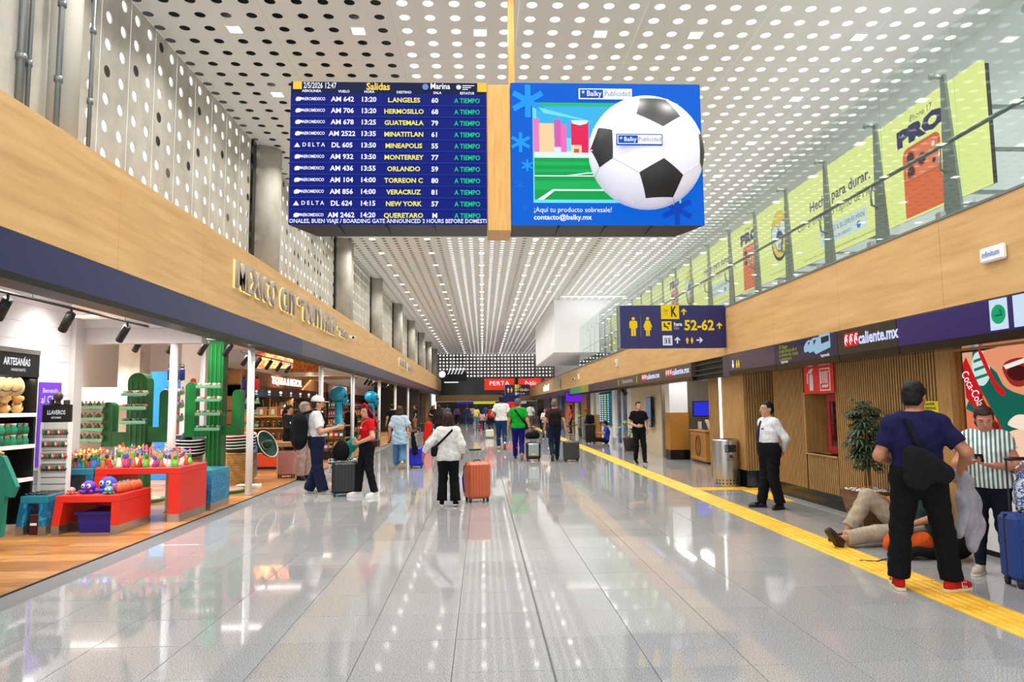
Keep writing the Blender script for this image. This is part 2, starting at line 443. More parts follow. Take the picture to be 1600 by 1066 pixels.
structure('wall_white_volume', MB().box(3.62, 7.3, 35, 47, 4.25, CZ - .002), WALLW)
b = MB()
for k in range(24): b.box(3.585, 3.62, 35.2 + .5 * k, 35.42 + .5 * k, 4.3, CZ - .02)
b.build('fluting', WHITE, wr)
wsh = thing('added_wall_washer', 'added white linear lamp on the ceiling brightening the white volume', 'light', (5.4, 33.6, CZ)); MB().box(-1.6, 1.6, -.06, .06, -.05, 0).build('housing', WHITE, wsh); MB().box(-1.55, 1.55, -.04, .04, -.056, -.05).build('tube', LAMP, wsh)  # linear lamp added only to brighten the white volume
wl_ = bpy.data.lights.new('added_washer_light', 'AREA'); wl_.shape = 'RECTANGLE'; wl_.size = 3; wl_.size_y = .08; wl_.energy = 16; lo = link('lamp', wl_, wsh); lo.location = (0, 0, -.07); lo.rotation_euler = (math.radians(50), 0, 0)
# ceiling of the arcade under the mezzanine
structure('ceiling_arcade', MB().box(RX + .25, 8, 1, 70.6, 2.62, 2.75), mat('arcade_ceiling', (206, 200, 190), .7))
# slatted wall  X=5.15
def slats(y0, y1, z0, z1, X, pitch=.056, name='slats'):
    b = MB(); n = int((y1 - y0) / pitch)
    for k in range(n):
        y = y0 + pitch * (k + .5); b.box(X - .012, X, y - .019, y + .019, z0, z1)
    return b
def shade_sides(o, ax):
    o.data.materials.append(mat('slat_side_shade', (70, 48, 24), .8))  # dark side faces paint in the shade between the slats
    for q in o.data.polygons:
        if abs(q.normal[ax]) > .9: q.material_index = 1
WX = 5.15
ws = structure('wall_slatted', MB().box(WX, WX + .12, 7.72, 10.12, .24, 2.62).box(WX, WX + .12, 11.08, 12.3, .24, 2.62).box(WX, WX + .12, 10.12, 11.08, .24, .80).box(WX, WX + .12, 10.12, 11.08, 1.72, 2.62), mat('slat_backing', (96, 68, 34), .7))
s1 = slats(7.74, 10.1, .24, 2.62, WX); 
for a in (slats(11.1, 12.3, .24, 2.62, WX), slats(10.1, 11.1, .24, .78, WX), slats(10.1, 11.1, 1.74, 2.62, WX)): s1.add(a.v, a.f)
shade_sides(s1.build('slat', SLAT, ws, kind='stuff'), 1)
structure('baseboard_right', MB().box(WX + .04, WX + .12, 7.5, 12.3, 0, .245), BLKG)
MB().box(WX - .12, WX + .04, 7.7, 12.3, .0, .012).build('plinth_step', mat('pale_stone', (150, 150, 150), .3), ws)
# niche for the extinguisher
nb = MB(); nb.box(WX + .5, WX + .52, 10.05, 11.15, .75, 1.8); nb.box(WX - .02, WX + .5, 11.06, 11.09, .78, 1.74); nb.box(WX, WX + .5, 10.10, 10.12, .78, 1.74)
nb.box(WX - .03, WX + .5, 10.10, 11.10, .775, .80); nb.box(WX - .03, WX + .5, 10.10, 11.10, 1.72, 1.745)
nb.build('niche_lining', SLAT, ws)
# plain wood post beside the big screen, pillar by the bin
structure('column_wood_post', MB().bbox(WX - .05, WX + .2, 7.49, 7.72, 0.02, 2.62, .005), SLAT)
pil = structure('column_wood_pillar', MB().box(4.95, 5.6, 13.2, 14.45, .33, 2.6), SLAT)
b = MB()
for k in range(13): b.box(4.96 + .05 * k, 4.99 + .05 * k, 13.178, 13.2, .33, 2.6)
shade_sides(b.build('slat', SLAT, pil, kind='stuff'), 0)
MB().box(4.955, 5.6, 13.205, 14.45, 0, .33).build('plinth', BLKG, pil)
structure('wall_recess', MB().box(5.75, 5.85, 12.2, 13.3, 0, 2.62), mat('dark_green_wall', (52, 62, 44), .6))
MB().box(5.48, 5.55, 12.28, 12.36, 0, 2.62).build('door_jamb', GREYM, thing('recess_door_jamb', 'dark jamb in the gap between slatted wall and pillar', 'jamb'))
p2 = structure('column_slatted', MB().box(4.98, 5.6, 14.56, 15.35, 0, 2.62), SLAT)
sl_ = slats(14.56, 15.35, .02, 2.62, 4.98); shade_sides(sl_.build('slat', SLAT, p2, kind='stuff'), 1)
MB().box(4.93, 4.985, 14.47, 14.55, .02, 2.6).build('light_strip', mat('led_white', (240, 250, 248), .4, emit=1.2), p2)
# podium bay and the walls further on
structure('wall_podium_bay', MB().box(6.9, 7.0, 15.3, 21.4, 0, 2.62), mat('taupe_panel', (150, 136, 118), .5))
structure('wall_podium_side', MB().box(5.6, 6.9, 15.2, 15.3, 0, 2.62), SLAT)
b = MB().box(5.45, 6.9, 21.3, 21.4, 0, 2.62); structure('wall_podium_end', b, mat('taupe_panel_b', (158, 146, 128), .5))
for x in (5.8, 6.2): MB().box(x, x + .015, 21.28, 21.3, 0, 2.62).build('panel_joint', DARK, bpy.data.objects['wall_podium_end'])
MB().box(5.45, 6.9, 21.25, 21.3, 2.3, 2.62).build('header', mat('beige_header', (196, 188, 172), .5), bpy.data.objects['wall_podium_end'])
cp = structure('column_podium', MB().box(5.42, 5.95, 20.3, 20.8, 1.35, 2.62), WALLW)
MB().box(5.41, 5.96, 20.29, 20.81, .28, 1.35).build('wood_wrap', mat('ochre_wood', (170, 116, 44), .35), cp)
MB().box(5.40, 5.97, 20.28, 20.82, 0, .28).build('black_base', BLKG, cp)
structure('wall_far_right', MB().box(5.5, 5.6, 21.4, 26, 0, 2.62), mat('cream_panel', (206, 192, 166), .4))
structure('wall_far_right_white', MB().box(5.5, 5.6, 26, 34.2, 0, 2.62), WALLW)
structure('wall_far_right_end', MB().box(5.5, 5.6, 34.2, 70.6, 0, 2.62), mat('dark_shopfront', (74, 58, 44), .5))
for i, (y0, y1, c) in enumerate(((34.3, 35.2, (230, 226, 220)), (36.5, 38.6, (168, 118, 66)), (40, 41.2, (220, 214, 206)), (42.4, 46, (176, 128, 74)), (48, 49.5, (58, 120, 200)), (51, 55, (206, 178, 130)), (57, 62, (120, 110, 130)))):
    MB().box(5.40, 5.5, y0, y1, 0, 2.6).build('shopfront_panel', mat('shopfront_%d' % i, c, .4), wr)
dd = sroot('door_1')
MB().box(5.44, 5.5, 26.2, 28.4, .1, 2.3).build('pane', mat('door_glass', (92, 100, 130), .1), dd)
for y in (26.15, 27.25, 28.35): MB().box(5.40, 5.5, y, y + .08, 0, 2.4).build('door_frame', WHITE, dd)
b = MB().box(5.38, 5.5, 28.55, 29.2, .25, 2.5); b.build('white_pilaster', WALLW, wr)
MB().box(5.40, 5.5, 32.6, 34.0, 0, 1.15).build('wood_dado', mat('ochre_wood', (170, 116, 44), .35), wr)

# ================================================================= far end of the hall
EY = 71.0
we = sroot('wall_end')
eme = holed(4, 7, G, .085, .02, n=10).mesh('concrete_panel', mat('end_concrete', (128, 122, 112), .9))
for k in range(7): link('concrete_panel', eme, we, M=frame((-4.4 + 4 * G * k, EY, 4.52), (1, 0, 0), (0, 0, 1)))
MB().box(5.26, 8, EY - .02, EY + .1, 2.6, CZ).build('end_pier', mat('end_concrete', (128, 122, 112), .9), we)
MB().box(-4.7, -4.4, EY - .02, EY + .1, 2.6, CZ).build('end_pier', mat('end_concrete', (128, 122, 112), .9), we)
MB().box(-4.7, 8, EY + .2, EY + .3, 2.7, 4.53).build('dark_glazing', mat('dark_glazing', (24, 34, 38), .12), we)
MB().box(-4.7, 8, EY - .3, EY + .2, 2.12, 2.76).build('end_fascia', WOOD, we)
MB().box(-4.7, 8, EY + 1.0, EY + 1.1, 0, 2.12).build('end_shopfront', mat('end_shop', (60, 58, 66), .4), we)
for i, (x0, x1, c) in enumerate(((-2.6, -.9, (40, 40, 140)), (-.9, 1.3, (210, 220, 60)), (1.3, 2.6, (36, 30, 110)), (2.6, 4.4, (190, 180, 190)))):
    MB().box(x0, x1, EY - .1, EY - .02, 1.86, 2.1).build('lit_sign_panel', mat('end_sign_%d' % i, c, .4, emit=.5), we)
# ================================================================= hanging double screen
def emis(name, c, e=.9): return mat(name, tuple(int(v * .2) for v in c), .7, 0, .12, emit=e, ec=c)
W_, YL, GR = emis('print_white', (246, 246, 255), .92), emis('print_yellow', (244, 236, 90), .9), emis('print_green', (20, 206, 130), .9)
BY = 8.0
hb = thing('information_screen', 'departures screen hung from the ceiling left of the wooden pillar', 'screen', (0, BY, 0))
bx0, bx1, bz0, bz1 = -2.215, .068, 3.68, 5.385
SCRB = emis('screen_navy', (8, 24, 122), .85); SCRT = emis('screen_navy_top', (12, 30, 72), .7)
MB().prism([(bx0, bz0), (bx1, bz0), (bx1, bz1), (bx0, bz1)], .04, .06).add([], []).build('bezel', BLK, hb)
MB().add([(bx0, .06, bz0), (bx1, .06, bz0), (bx1, .06, bz1), (bx0, .06, bz1), (bx0 + .22, .52, bz0 - .02), (bx1, .52, bz0 - .02), (bx1, .52, bz1), (bx0 + .22, .52, bz1)],
         [(4, 5, 6, 7), (0, 4, 7, 3), (1, 2, 6, 5), (0, 1, 5, 4), (3, 7, 6, 2)]).build('cabinet', BLK, hb)
for k in (.55, 1.1, 1.65): MB().box(bx0 + k, bx0 + k + .02, .07, .5, bz0 - .025, bz0 - .004).build('cabinet_joint', DARK, hb)
MB().box(bx0, bx1, .02, .04, bz0, bz1 - .14).build('display', SCRB, hb)
MB().box(bx0, bx1, .02, .04, bz1 - .14, bz1).build('display_header', SCRT, hb)
FB = frame((0, 0.018, 0), (1, 0, 0), (0, 0, 1))
def st(s, x, z, size, m, width=None, bold=.001, **k): return text(s, size, m, hb, FB @ T(x, z, .002), bold=bold, width=width, extrude=0, **k)
def Sx(px): return bx0 + (px - 450.5) / 310. * (bx1 - bx0)
def Sz(py): return bz1 - (py - 127) / 224. * (bz1 - bz0)
MB().box(Sx(454), Sx(467.5), .012, .02, Sz(139), bz1).build('corner_tab', emis('tab_yellow', (250, 196, 70)), hb)
MB().box(Sx(746), bx1, .012, .02, Sz(141), bz1).build('corner_tab', emis('tab_yellow', (250, 196, 70)), hb)
st('T2', Sx(753), Sz(134), .075, W_); st('T2', Sx(461), Sz(133), .06, W_)
st('2/5/2026 12:47', Sx(496), Sz(133.5), .1, W_, width=.38)
st('Salidas', Sx(588), Sz(134.5), .12, emis('print_gold', (250, 206, 80), 1.), width=.275, bold=.003)
st('Marina', Sx(686.5), Sz(133), .1, W_, width=.23, bold=.002)
MB().lathe([(.03, 0), (.036, 0), (.036, .004), (.03, .004)], n=20).build('emblem', emis('emblem_blue', (120, 150, 220), .8), hb).matrix_local = FB @ T(Sx(663), Sz(134), .002)
bl = MB()
for k in range(8):
    a = k * PI / 4; bl.prism([(math.cos(a + d) * r_, math.sin(a + d) * r_) for r_, d in ((.006, -.8), (.03, -.25), (.03, .25), (.006, .8))], .001, .003, V=(0, 1, 0), W=(0, 0, 1))
bl.build('emblem', W_, hb).matrix_local = FB @ T(Sx(716), Sz(134), .002)
for k in range(3): MB().box(Sx(722), Sx(741 - 5 * k), .012, .017, Sz(132 + 3 * k), Sz(131 + 3 * k)).build('print_line', W_, hb)
for s, px, py in (('AEROLINEA', 483, 142), ('VUELO', 534, 142.4), ('HORA', 574, 142.6), ('DESTINO', 629, 143), ('SALA', 682, 143.4), ('ESTATUS', 729.5, 143.8)): st(s, Sx(px), Sz(py), .042, W_)
rows = [('A', 'AM 642', '13:20', 'L.ANGELES', '60'), ('A', 'AM 706', '13:20', 'HERMOSILLO', '68'), ('A', 'AM 678', '13:25', 'GUATEMALA', '79'), ('A', 'AM 2522', '13:35', 'MINATITLAN', '61'),
        ('D', 'DL 605', '13:50', 'MINEAPOLIS', '55'), ('A', 'AM 932', '13:50', 'MONTERREY', '77'), ('A', 'AM 436', '13:55', 'ORLANDO', '59'), ('A', 'AM 104', '14:00', 'TORREON C', '80'),
        ('A', 'AM 856', '14:00', 'VERACRUZ', '81'), ('D', 'DL 624', '14:15', 'NEW YORK', '57'), ('A', 'AM 2462', '14:20', 'QUERETARO', 'M')]
LN = emis('row_line', (60, 90, 200), .6)
for k, (al, fl, ho, de, sa) in enumerate(rows):
    y = 155 + 18.2 * k; z = Sz(y)
    if al == 'A':
        st('AEROMEXICO', Sx(487), Sz(y - .3), .052, W_, width=.262)
        lg = MB(); lg.ell((0, 0, 0), (.034, .026, .002), 12, 2); lg.ell((.03, .006, 0), (.022, .014, .002), 8, 2); lg.prism([(-.04, -.012), (-.02, -.03), (.0, -.02)], 0, .002, V=(0, 1, 0), W=(0, 0, 1))
        lg.build('airline_mark', W_, hb).matrix_local = FB @ T(Sx(463), Sz(y - .3), .002)
    else:
        st('D E L T A', Sx(487.5), Sz(y - .5), .066, W_, width=.258)
        MB().prism([(-.034, -.024), (.034, -.024), (0, .03)], .001, .003, V=(0, 1, 0), W=(0, 0, 1)).build('airline_mark', W_, hb).matrix_local = FB @ T(Sx(462), Sz(y), .002)
    st(fl, Sx(532), z, .082, W_, bold=.002); st(ho, Sx(573), z, .082, W_, bold=.002)
    st(de, Sx(629), Sz(y + .7), .078, YL, bold=.002); st(sa, Sx(678), Sz(y + .9), .082, W_, bold=.002); st('A TIEMPO', Sx(729.5), Sz(y + 1.1), .08, GR, width=.3)
    MB().box(bx0 + .01, bx1 - .005, .015, .02, Sz(y + 9.3), Sz(y + 8.9)).build('row_line', LN, hb)
st('ONALES, BUEN VIAJE / BOARDING GATE ANNOUNCED 2 HOURS BEFORE DOMESTI', (bx0 + bx1) / 2, Sz(346.3), .066, W_, width=bx1 - bx0 - .02, bold=.001)

# pillar between the screens
pp = thing('screen_pillar', 'wooden pillar hanging between the two big screens', 'pillar', (0, BY, 0))
MB().bbox(.075, .345, .0, .5, 3.60, 5.36, .008).build('pillar_body', varied('pillar_wood', [(.3, (196, 142, 70)), (.6, (214, 162, 88)), (.8, (222, 172, 100))], 5, (6, 6, .5), 4, .4), pp)
MB().bbox(.335, .41, .1, .3, 5.36, CZ - .003, .006).build('hanger_post', MATS['pillar_wood'], pp)

ha = thing('advert_screen', 'blue advertising screen with a giant football bulging from it', 'screen', (0, BY, 0))
ax0, ax1, az0, az1 = .352, 2.625, 3.675, 5.395
MB().box(ax0, ax1, .04, .06, az0, az1).build('bezel', BLK, ha)
MB().add([(ax0, .06, az0), (ax1, .06, az0), (ax1, .06, az1), (ax0, .06, az1), (ax0, .52, az0 - .02), (ax1 - .22, .52, az0 - .02), (ax1 - .22, .52, az1), (ax0, .52, az1)],
         [(4, 5, 6, 7), (0, 4, 7, 3), (1, 2, 6, 5), (0, 1, 5, 4), (3, 7, 6, 2)]).build('cabinet', BLK, ha)
for k in (.55, 1.1, 1.65): MB().box(ax0 + k, ax0 + k + .02, .07, .5, az0 - .025, az0 - .004).build('cabinet_joint', DARK, ha)
MB().box(ax0, ax1, .02, .04, az0, az1).build('display', emis('screen_blue', (0, 96, 214), .85), ha)
def Ax(px): return ax0 + (px - 798) / 300. * (ax1 - ax0)
def Az(py): return az1 - (py - 128) / 222. * (az1 - az0)
def flat(poly, d, m, name='printed_shape', par=None, fx=None, fz=None):
    """thin printed polygon on a screen facing -Y, px coordinates"""
    fx = fx or Ax; fz = fz or Az
    return MB().prism([(fx(x), fz(y)) for x, y in poly], .02 - d - .001, .02 - d).build(name, m, par or ha)
def rect(x0, y0, x1, y1): return [(x0, y0), (x1, y0), (x1, y1), (x0, y1)]
def ast(cx, cy, r_, m):
    b = MB()
    for k in range(3):
        a = k * PI / 3 + PI / 2; c, s = math.cos(a), math.sin(a); w_ = r_ * .17
        b.prism([(Ax(cx) + (c * u - s * v), Az(cy) + (s * u + c * v)) for u, v in ((-r_, -w_), (r_, -w_), (r_, w_), (-r_, w_))], .0165 - .0004 * k, .0175 - .0004 * k)
    return b.build('star_mark', m, ha)
CY = emis('mark_cyan', (30, 160, 250), .8); CY2 = emis('mark_dim', (20, 110, 220), .8)
ast(825, 157, .2, CY); ast(813, 222, .12, CY); ast(823, 258, .07, CY); ast(811, 288, .06, CY2); ast(819, 323, .045, CY2); ast(1055, 325, .19, emis('mark_deep', (8, 70, 190), .8))
flat(rect(832, 159, 1062, 316), .001, emis('ad_cyan', (110, 220, 236)), name='picture_frame')
flat(rect(832, 159, 980, 165), .002, emis('ad_green2', (40, 180, 130)))
flat(rect(838, 165, 985, 215), .002, emis('ad_sky', (58, 176, 232)))
flat([(840, 166), (930, 190), (850, 176)], .003, emis('ad_cyan', (110, 220, 236)))
flat(rect(834, 236, 950, 246), .003, emis('ad_pale', (214, 240, 244)))
for x0, y0, x1, y1, c in ((833, 184, 842, 237, (236, 120, 190)), (841, 192, 865, 237, (252, 206, 160)), (866, 186, 876, 230, (216, 90, 170)), (875, 194, 885, 237, (230, 110, 190)), (865, 229, 876, 238, (226, 226, 246)), (892, 188, 919, 238, (226, 32, 86))):
    flat(rect(x0, y0, x1, y1), .004, emis('ad_b%d' % x0, c), name='printed_building')
flat([(892, 187), (919, 187), (917, 192), (906, 195), (894, 192)], .005, emis('ad_pale', (214, 240, 244)))
flat(rect(892, 226, 908, 238), .005, emis('ad_peach', (246, 214, 170))); flat(rect(896, 232, 904, 238), .006, emis('ad_red', (230, 70, 60)))
flat(rect(834, 246, 985, 311), .002, emis('ad_grass', (16, 158, 76)))
for x0, y0, x1, y1 in ((834, 252, 985, 258), (834, 264, 985, 268), (834, 282, 985, 296)): flat(rect(x0, y0, x1, y1), .003, emis('ad_grass2', (26, 176, 90)))
flat(rect(834, 273.5, 985, 275), .004, W_); flat(rect(862, 295, 985, 297.5), .004, W_); flat([(862, 295), (868, 295), (848, 311), (838, 311)], .004, W_)
flat([(880, 274), (915, 269), (950, 268), (950, 269.5), (916, 270.5), (884, 275)], .004, W_)
def sign_balky(cx, cy, w_, h_, d, tilt=0, par=ha):
    f = lambda u, v: (cx + u * w_ / 2, cy + v * h_ / 2)
    flat([f(-1, -1), f(1, -1), f(1, 1), f(-1, 1)], d, emis('logo_blue', (14, 82, 180)), 'logo_plate')
    flat([f(-.97, -.85), f(.97, -.85), f(.97, .85), f(-.97, .85)], d + .002, W_, 'logo_plate')
    flat([f(-.92, -.68), f(-.08, -.68), f(-.08, .68), f(-.92, .68)], d + .004, emis('logo_blue', (14, 82, 180)), 'logo_plate')
    s = (ax1 - ax0) / 300
    text('* Balky', h_ * s * .62, W_, ha, FB @ T(Ax(cx - w_ * .25), Az(cy), d + .007), width=w_ * s * .36, extrude=0, bold=.0008)
    text('Publicidad', h_ * s * .6, emis('logo_grey', (110, 130, 160), .6), ha, FB @ T(Ax(cx + w_ * .22), Az(cy), d + .007), width=w_ * s * .46, extrude=0)
sign_balky(947, 145, 87, 20, .006)
text('¡Aquí tu producto sobresale!', .085, W_, ha, FB @ T(Ax(832), Az(327), .003), width=.91, align='LEFT', extrude=0, bold=.0)
text('contacto@balky.mx', .085, W_, ha, FB @ T(Ax(832), Az(338.5), .003), width=.68, align='LEFT', extrude=0, bold=.0015)
# the football: a shallow dome with black pentagon patches and seams
bc = (Ax(1008.5), Az(239)); BR = .685
def dome(u, v, lift=0.):
    q = min(1., (u * u + v * v)); return (bc[0] + u * BR, .02 - .02 - .40 * math.sqrt(max(0., 1 - q)) - lift, bc[1] + v * BR)
ball = thing('football_display', 'giant black and white football bulging out of the blue screen', 'football', (0, BY, 0))
vs, fs = [], []; nr, na = 14, 48
for i in range(nr + 1):
    r_ = math.sin(i / nr * PI / 2)
    for j in range(na): a = 2 * PI * j / na; vs.append(dome(r_ * math.cos(a), r_ * math.sin(a)))
for i in range(nr):
    for j in range(na): q = (j + 1) % na; fs.append((i * na + j, (i + 1) * na + j, (i + 1) * na + q, i * na + q))
b = MB().add(vs, fs); b.box(bc[0] - .5, bc[0] + .5, 0, .03, bc[1] - .4, bc[1] + .4); b.build('shell', mat('ball_white', (226, 224, 240), .35, emit=.14, ec=(240, 238, 255)), ball, smooth=True)
def Bu(px, py): return ((px - 1008.5) / 90.2, -(py - 239) / 91.)
PENT = [[(994, 162), (1034, 162.5), (1053, 195), (1023, 216), (985, 194)], [(931, 207), (949, 217), (949, 261), (931.5, 270), (919.5, 238)], [(1023, 265), (1055, 286), (1043, 316), (1000, 319), (987, 285)],
        [(1092, 211), (1097, 228), (1097.5, 252), (1093, 270), (1085, 263), (1084, 219)]]
def patch(poly, m, name, lift=.004):
    P = [Bu(*p) for p in poly]; cx = sum(p[0] for p in P) / len(P); cy = sum(p[1] for p in P) / len(P); vs = [dome(cx, cy, lift)]; fs = []; n = len(P); sub = 5; ring = []
    for i in range(n):
        for t in range(sub): u = t / sub; ring.append((P[i][0] * (1 - u) + P[(i + 1) % n][0] * u, P[i][1] * (1 - u) + P[(i + 1) % n][1] * u))
    k = len(ring); lev = 5
    for l in range(1, lev + 1):
        for p in ring: u = l / lev; vs.append(dome(cx + (p[0] - cx) * u, cy + (p[1] - cy) * u, lift))
    for j in range(k): fs.append((0, 1 + (j + 1) % k, 1 + j))
    for l in range(lev - 1):
        for j in range(k): q = (j + 1) % k; fs.append((1 + l * k + j, 1 + l * k + q, 1 + (l + 1) * k + q, 1 + (l + 1) * k + j))
    MB().add(vs, fs).build(name, m, ball, smooth=True)
for p in PENT: patch(p, mat('ball_black', (32, 32, 34), .4, emit=.05), 'pentagon_patch')
seam = MB()
for a, c in (((1023, 216), (1023, 265)), ((949, 217), (985, 194)), ((949, 261), (987, 285)), ((1053, 195), (1084, 219)), ((1055, 286), (1085, 263)), ((1034, 162.5), (1046, 156)), ((994, 162), (982, 153)), ((931, 207), (925, 200)), ((1043, 316), (1050, 322)), ((1000, 319), (985, 325)), ((931.5, 270), (927, 278))):
    U0, U1 = Bu(*a), Bu(*c); seam.tube([dome(U0[0] + (U1[0] - U0[0]) * t / 8, U0[1] + (U1[1] - U0[1]) * t / 8, .001) for t in range(9)], .005, 6)
seam.build('seam', mat('ball_seam', (206, 204, 218), .5, emit=.1), ball)
MB().box(bc[0] - .43, bc[0] + .09, -.415, -.396, Az(246.5), Az(230)).build('logo_plate', emis('logo_blue', (14, 82, 180)), ball)
MB().box(bc[0] - .42, bc[0] + .08, -.418, -.414, Az(245), Az(231.5)).build('logo_plate', W_, ball)
MB().box(bc[0] - .41, bc[0] - .19, -.421, -.417, Az(244), Az(232.5)).build('logo_plate', emis('logo_blue', (14, 82, 180)), ball)
FBB = frame((0, -.423, 0), (1, 0, 0), (0, 0, 1))
text('* Balky', .07, W_, ball, FBB @ T(bc[0] - .3, Az(238.5)), width=.19, extrude=0, bold=.0008); text('Publicidad', .07, emis('logo_grey', (110, 130, 160), .6), ball, FBB @ T(bc[0] - .055, Az(238.5)), width=.25, extrude=0)

# ================================================================= wayfinding sign on the right
SGY = 13.3
def wayfinder(label, x0, x1, z0, z1, y, full=True, name='wayfinding_sign'):
    s = thing(name, label, 'sign', (0, y, 0))
    body = mat('sign_navy', (26, 24, 84), .35, emit=.12); ye = emis('sign_yellow', (246, 208, 30), .7); wh = emis('sign_white', (232, 232, 240), .7)
    MB().bbox(x0, x1, 0, .16, z0, z1, .008).build('sign_box', body, s)
    MB().box(x0 - .012, x0 + .02, -.004, .164, z0, z1).build('edge_trim', GREYM, s)
    FS = frame((0, -.002, 0), (1, 0, 0), (0, 0, 1)); k = (x1 - x0) / 168.
    X = lambda px: x0 + (px - 967) * k
    Z = lambda py: z1 - (py - 477.5) * (z1 - z0) / 67.5
    def pf(poly, m, d=0.): return MB().prism([(X(x), Z(y_)) for x, y_ in poly], -.004 - d, -.001 - d).build('pictogram', m, s)
    def disc(cx, cy, r_, m, d=0.): return pf([(cx + r_ * math.cos(a * PI / 8), cy + r_ * math.sin(a * PI / 8)) for a in range(16)], m, d)
    def man(cx, cy, q, m, wom):
        disc(cx, cy - 12.3 * q, 2.6 * q, m)
        if not wom: pf([(cx + u * q, cy + v * q) for u, v in ((-4.5, -9), (4.5, -9), (6.2, -7), (6.2, 2.5), (4, 2.5), (3.8, -4), (3.6, 15), (.4, 15), (.4, 4), (-.4, 4), (-.4, 15), (-3.6, 15), (-3.8, -4), (-4, 2.5), (-6.2, 2.5), (-6.2, -7))], m)
        else: pf([(cx + u * q, cy + v * q) for u, v in ((-3.4, -9), (3.4, -9), (7, 1), (5.2, 2), (3, -4), (5.6, 5.6), (2.9, 5.6), (2.9, 15), (.4, 15), (.4, 5.6), (-.4, 5.6), (-.4, 15), (-2.9, 15), (-2.9, 5.6), (-5.6, 5.6), (-3, -4), (-5.2, 2), (-7, 1))], m)
    def arrow(cx, cy, r_, m, right=False):
        P = [(-.22, 1), (.22, 1), (.22, -.35), (.7, .15), (.95, -.12), (0, -1.05), (-.95, -.12), (-.7, .15), (-.22, -.35)]
        pf([(cx - v * r_, cy + u * r_) if right else (cx + u * r_, cy + v * r_) for u, v in P], m)
    def tx(t, px, py, size, m, width=None, bold=.004, d=0.): text(t, size * k * 10, m, s, FS @ T(X(px), Z(py), .004 + d), extrude=0, bold=bold, width=width * k if width else None)
    man(989.5, 511, 1., ye, False); man(1012, 511, 1., ye, True); pf(rect(1000.8, 493, 1001.2, 528), GREYM)
    pf(rect(1033.5, 477.5, 1062, 499.5), ye); tx('K', 1053, 488.5, 2.2, BLK, 9.5, .01, .001); tx('Sala', 1041, 486, .62, BLK, 7, 0., .001); tx('Hall', 1040, 491.5, .6, mat('hall_grey', (170, 140, 20)), 6, 0., .001)
    arrow(1069.5, 488, 5, ye); pf(rect(1034, 503, 1049.5, 518), ye)
    pf([(1037, 506), (1039, 505.4), (1040, 510), (1043.5, 511.5), (1045, 516), (1043.8, 516.4), (1042, 513), (1037.5, 512)], BLK, .001); disc(1045.4, 506.6, 2, BLK, .001)
    tx('Puerta', 1059.5, 508, .75, wh, 13); tx('Gate', 1057, 513.8, .7, mat('gate_grey', (150, 150, 170)), 8, .002)
    tx('52-62', 1093, 510.3, 2.2, ye, 47, .008); arrow(1125, 510.5, 5, ye)
    pf(rect(1035, 525.5, 1050, 541), wh); pf(rect(1037.6, 529.4, 1047.6, 539), body, .001); pf(rect(1038.4, 530.2, 1046.8, 539), wh, .002)
    for cx in (1040.6, 1044.8): pf([(cx - 1.1, 532), (cx + 1.1, 532), (cx + .9, 538.5), (cx - .9, 538.5)], body, .003); disc(cx, 531.3, .8, body, .003)
    arrow(1058, 533, 5, wh); arrow(1093, 533, 5, wh, True)
    for cx, wom in ((1073.5, False), (1081, True)): man(cx, 533.4, .33, ye, wom)
    return s
sgn = wayfinder('navy sign hung from the wood fascia reading 52-62 with restroom figures', 2.62, 4.69, 2.66, 3.485, SGY)
wayfinder('small navy sign far down the hall above the crowd', 1.75, 3.7, 2.42, 3.28, 55.0, False)
f2 = thing('hanging_sign', 'dark blue sign panel with red lower half above the far crowd', 'sign', (0, 58, 0))
MB().bbox(1.55, 3.0, 0, .15, 1.95, 2.75, .01).build('upper_panel', mat('sign_navy', (26, 24, 84), .35), f2); MB().bbox(2.0, 2.95, -.02, .13, 1.5, 1.94, .01).build('lower_panel', mat('red_panel', (206, 20, 50), .4, emit=.4), f2)
for x in (1.8, 2.7): MB().tube([(x, .08, 2.75), (x, .08, CZ - .01)], .015, 6).build('hanger_rod', GREYM, f2)

# ================================================================= balustrade, glass, LED adverts on the mezzanine
PY0 = 7.03; PS = 1.315
gp = MB().box(-.008, .008, .004, PS - .004, 3.46, 5.375).mesh('pane', GLASS)
bal = []
for k in list(range(-3, 21)) + list(range(31, 42)):
    y = 6.62 + PS * k
    far = 'glass balustrade panel on the mezzanine edge above the wood fascia'
    g = thing('glass_balustrade', far, 'glass balustrade', (RX + .06, y, 0), group='mezzanine glass panels'); link('pane', gp, g)
    MB().box(-.03, .03, .3, .38, 3.455, 3.53).build('clamp', STEEL, g)
fin = MB().prism([(-.15, 3.456), (.13, 3.456), (.05, 5.06), (-.01, 5.06)], -.015, .015, U=(0, 1, 0), W=(1, 0, 0)).mesh('fin', GREYM)
knob = MB().tube([(-.12, .02, 5.04), (.03, .02, 5.04)], .022, 8).tube([(-.12, .02, 5.04), (-.14, .02, 5.04)], .04, 10).mesh('clamp', STEEL, True)
brk = MB().tube([(0, .06, 4.0), (-.10, .02, 4.02), (-.13, -.02, 4.12), (-.12, -.02, 4.23)], .014, 8).mesh('bracket', STEEL, True)
for k in range(-2, 20):
    y = PY0 + PS * k
    p = thing('balustrade_post', 'grey tapered fin post behind the mezzanine glass', 'post', (RX + .25, y, 0), group='mezzanine fin posts')
    link('fin', fin, p); link('clamp', knob, p); link('bracket', brk, p)
rail = thing('handrail', 'long steel handrail running along the mezzanine balustrade', 'handrail', (0, 0, 0))
MB().tube([(RX + .13, 2, 4.25), (RX + .13, 33.5, 4.25)], .022, 10).build('rail', mat('rail_steel', (96, 104, 98), .3, .7), rail, smooth=True)

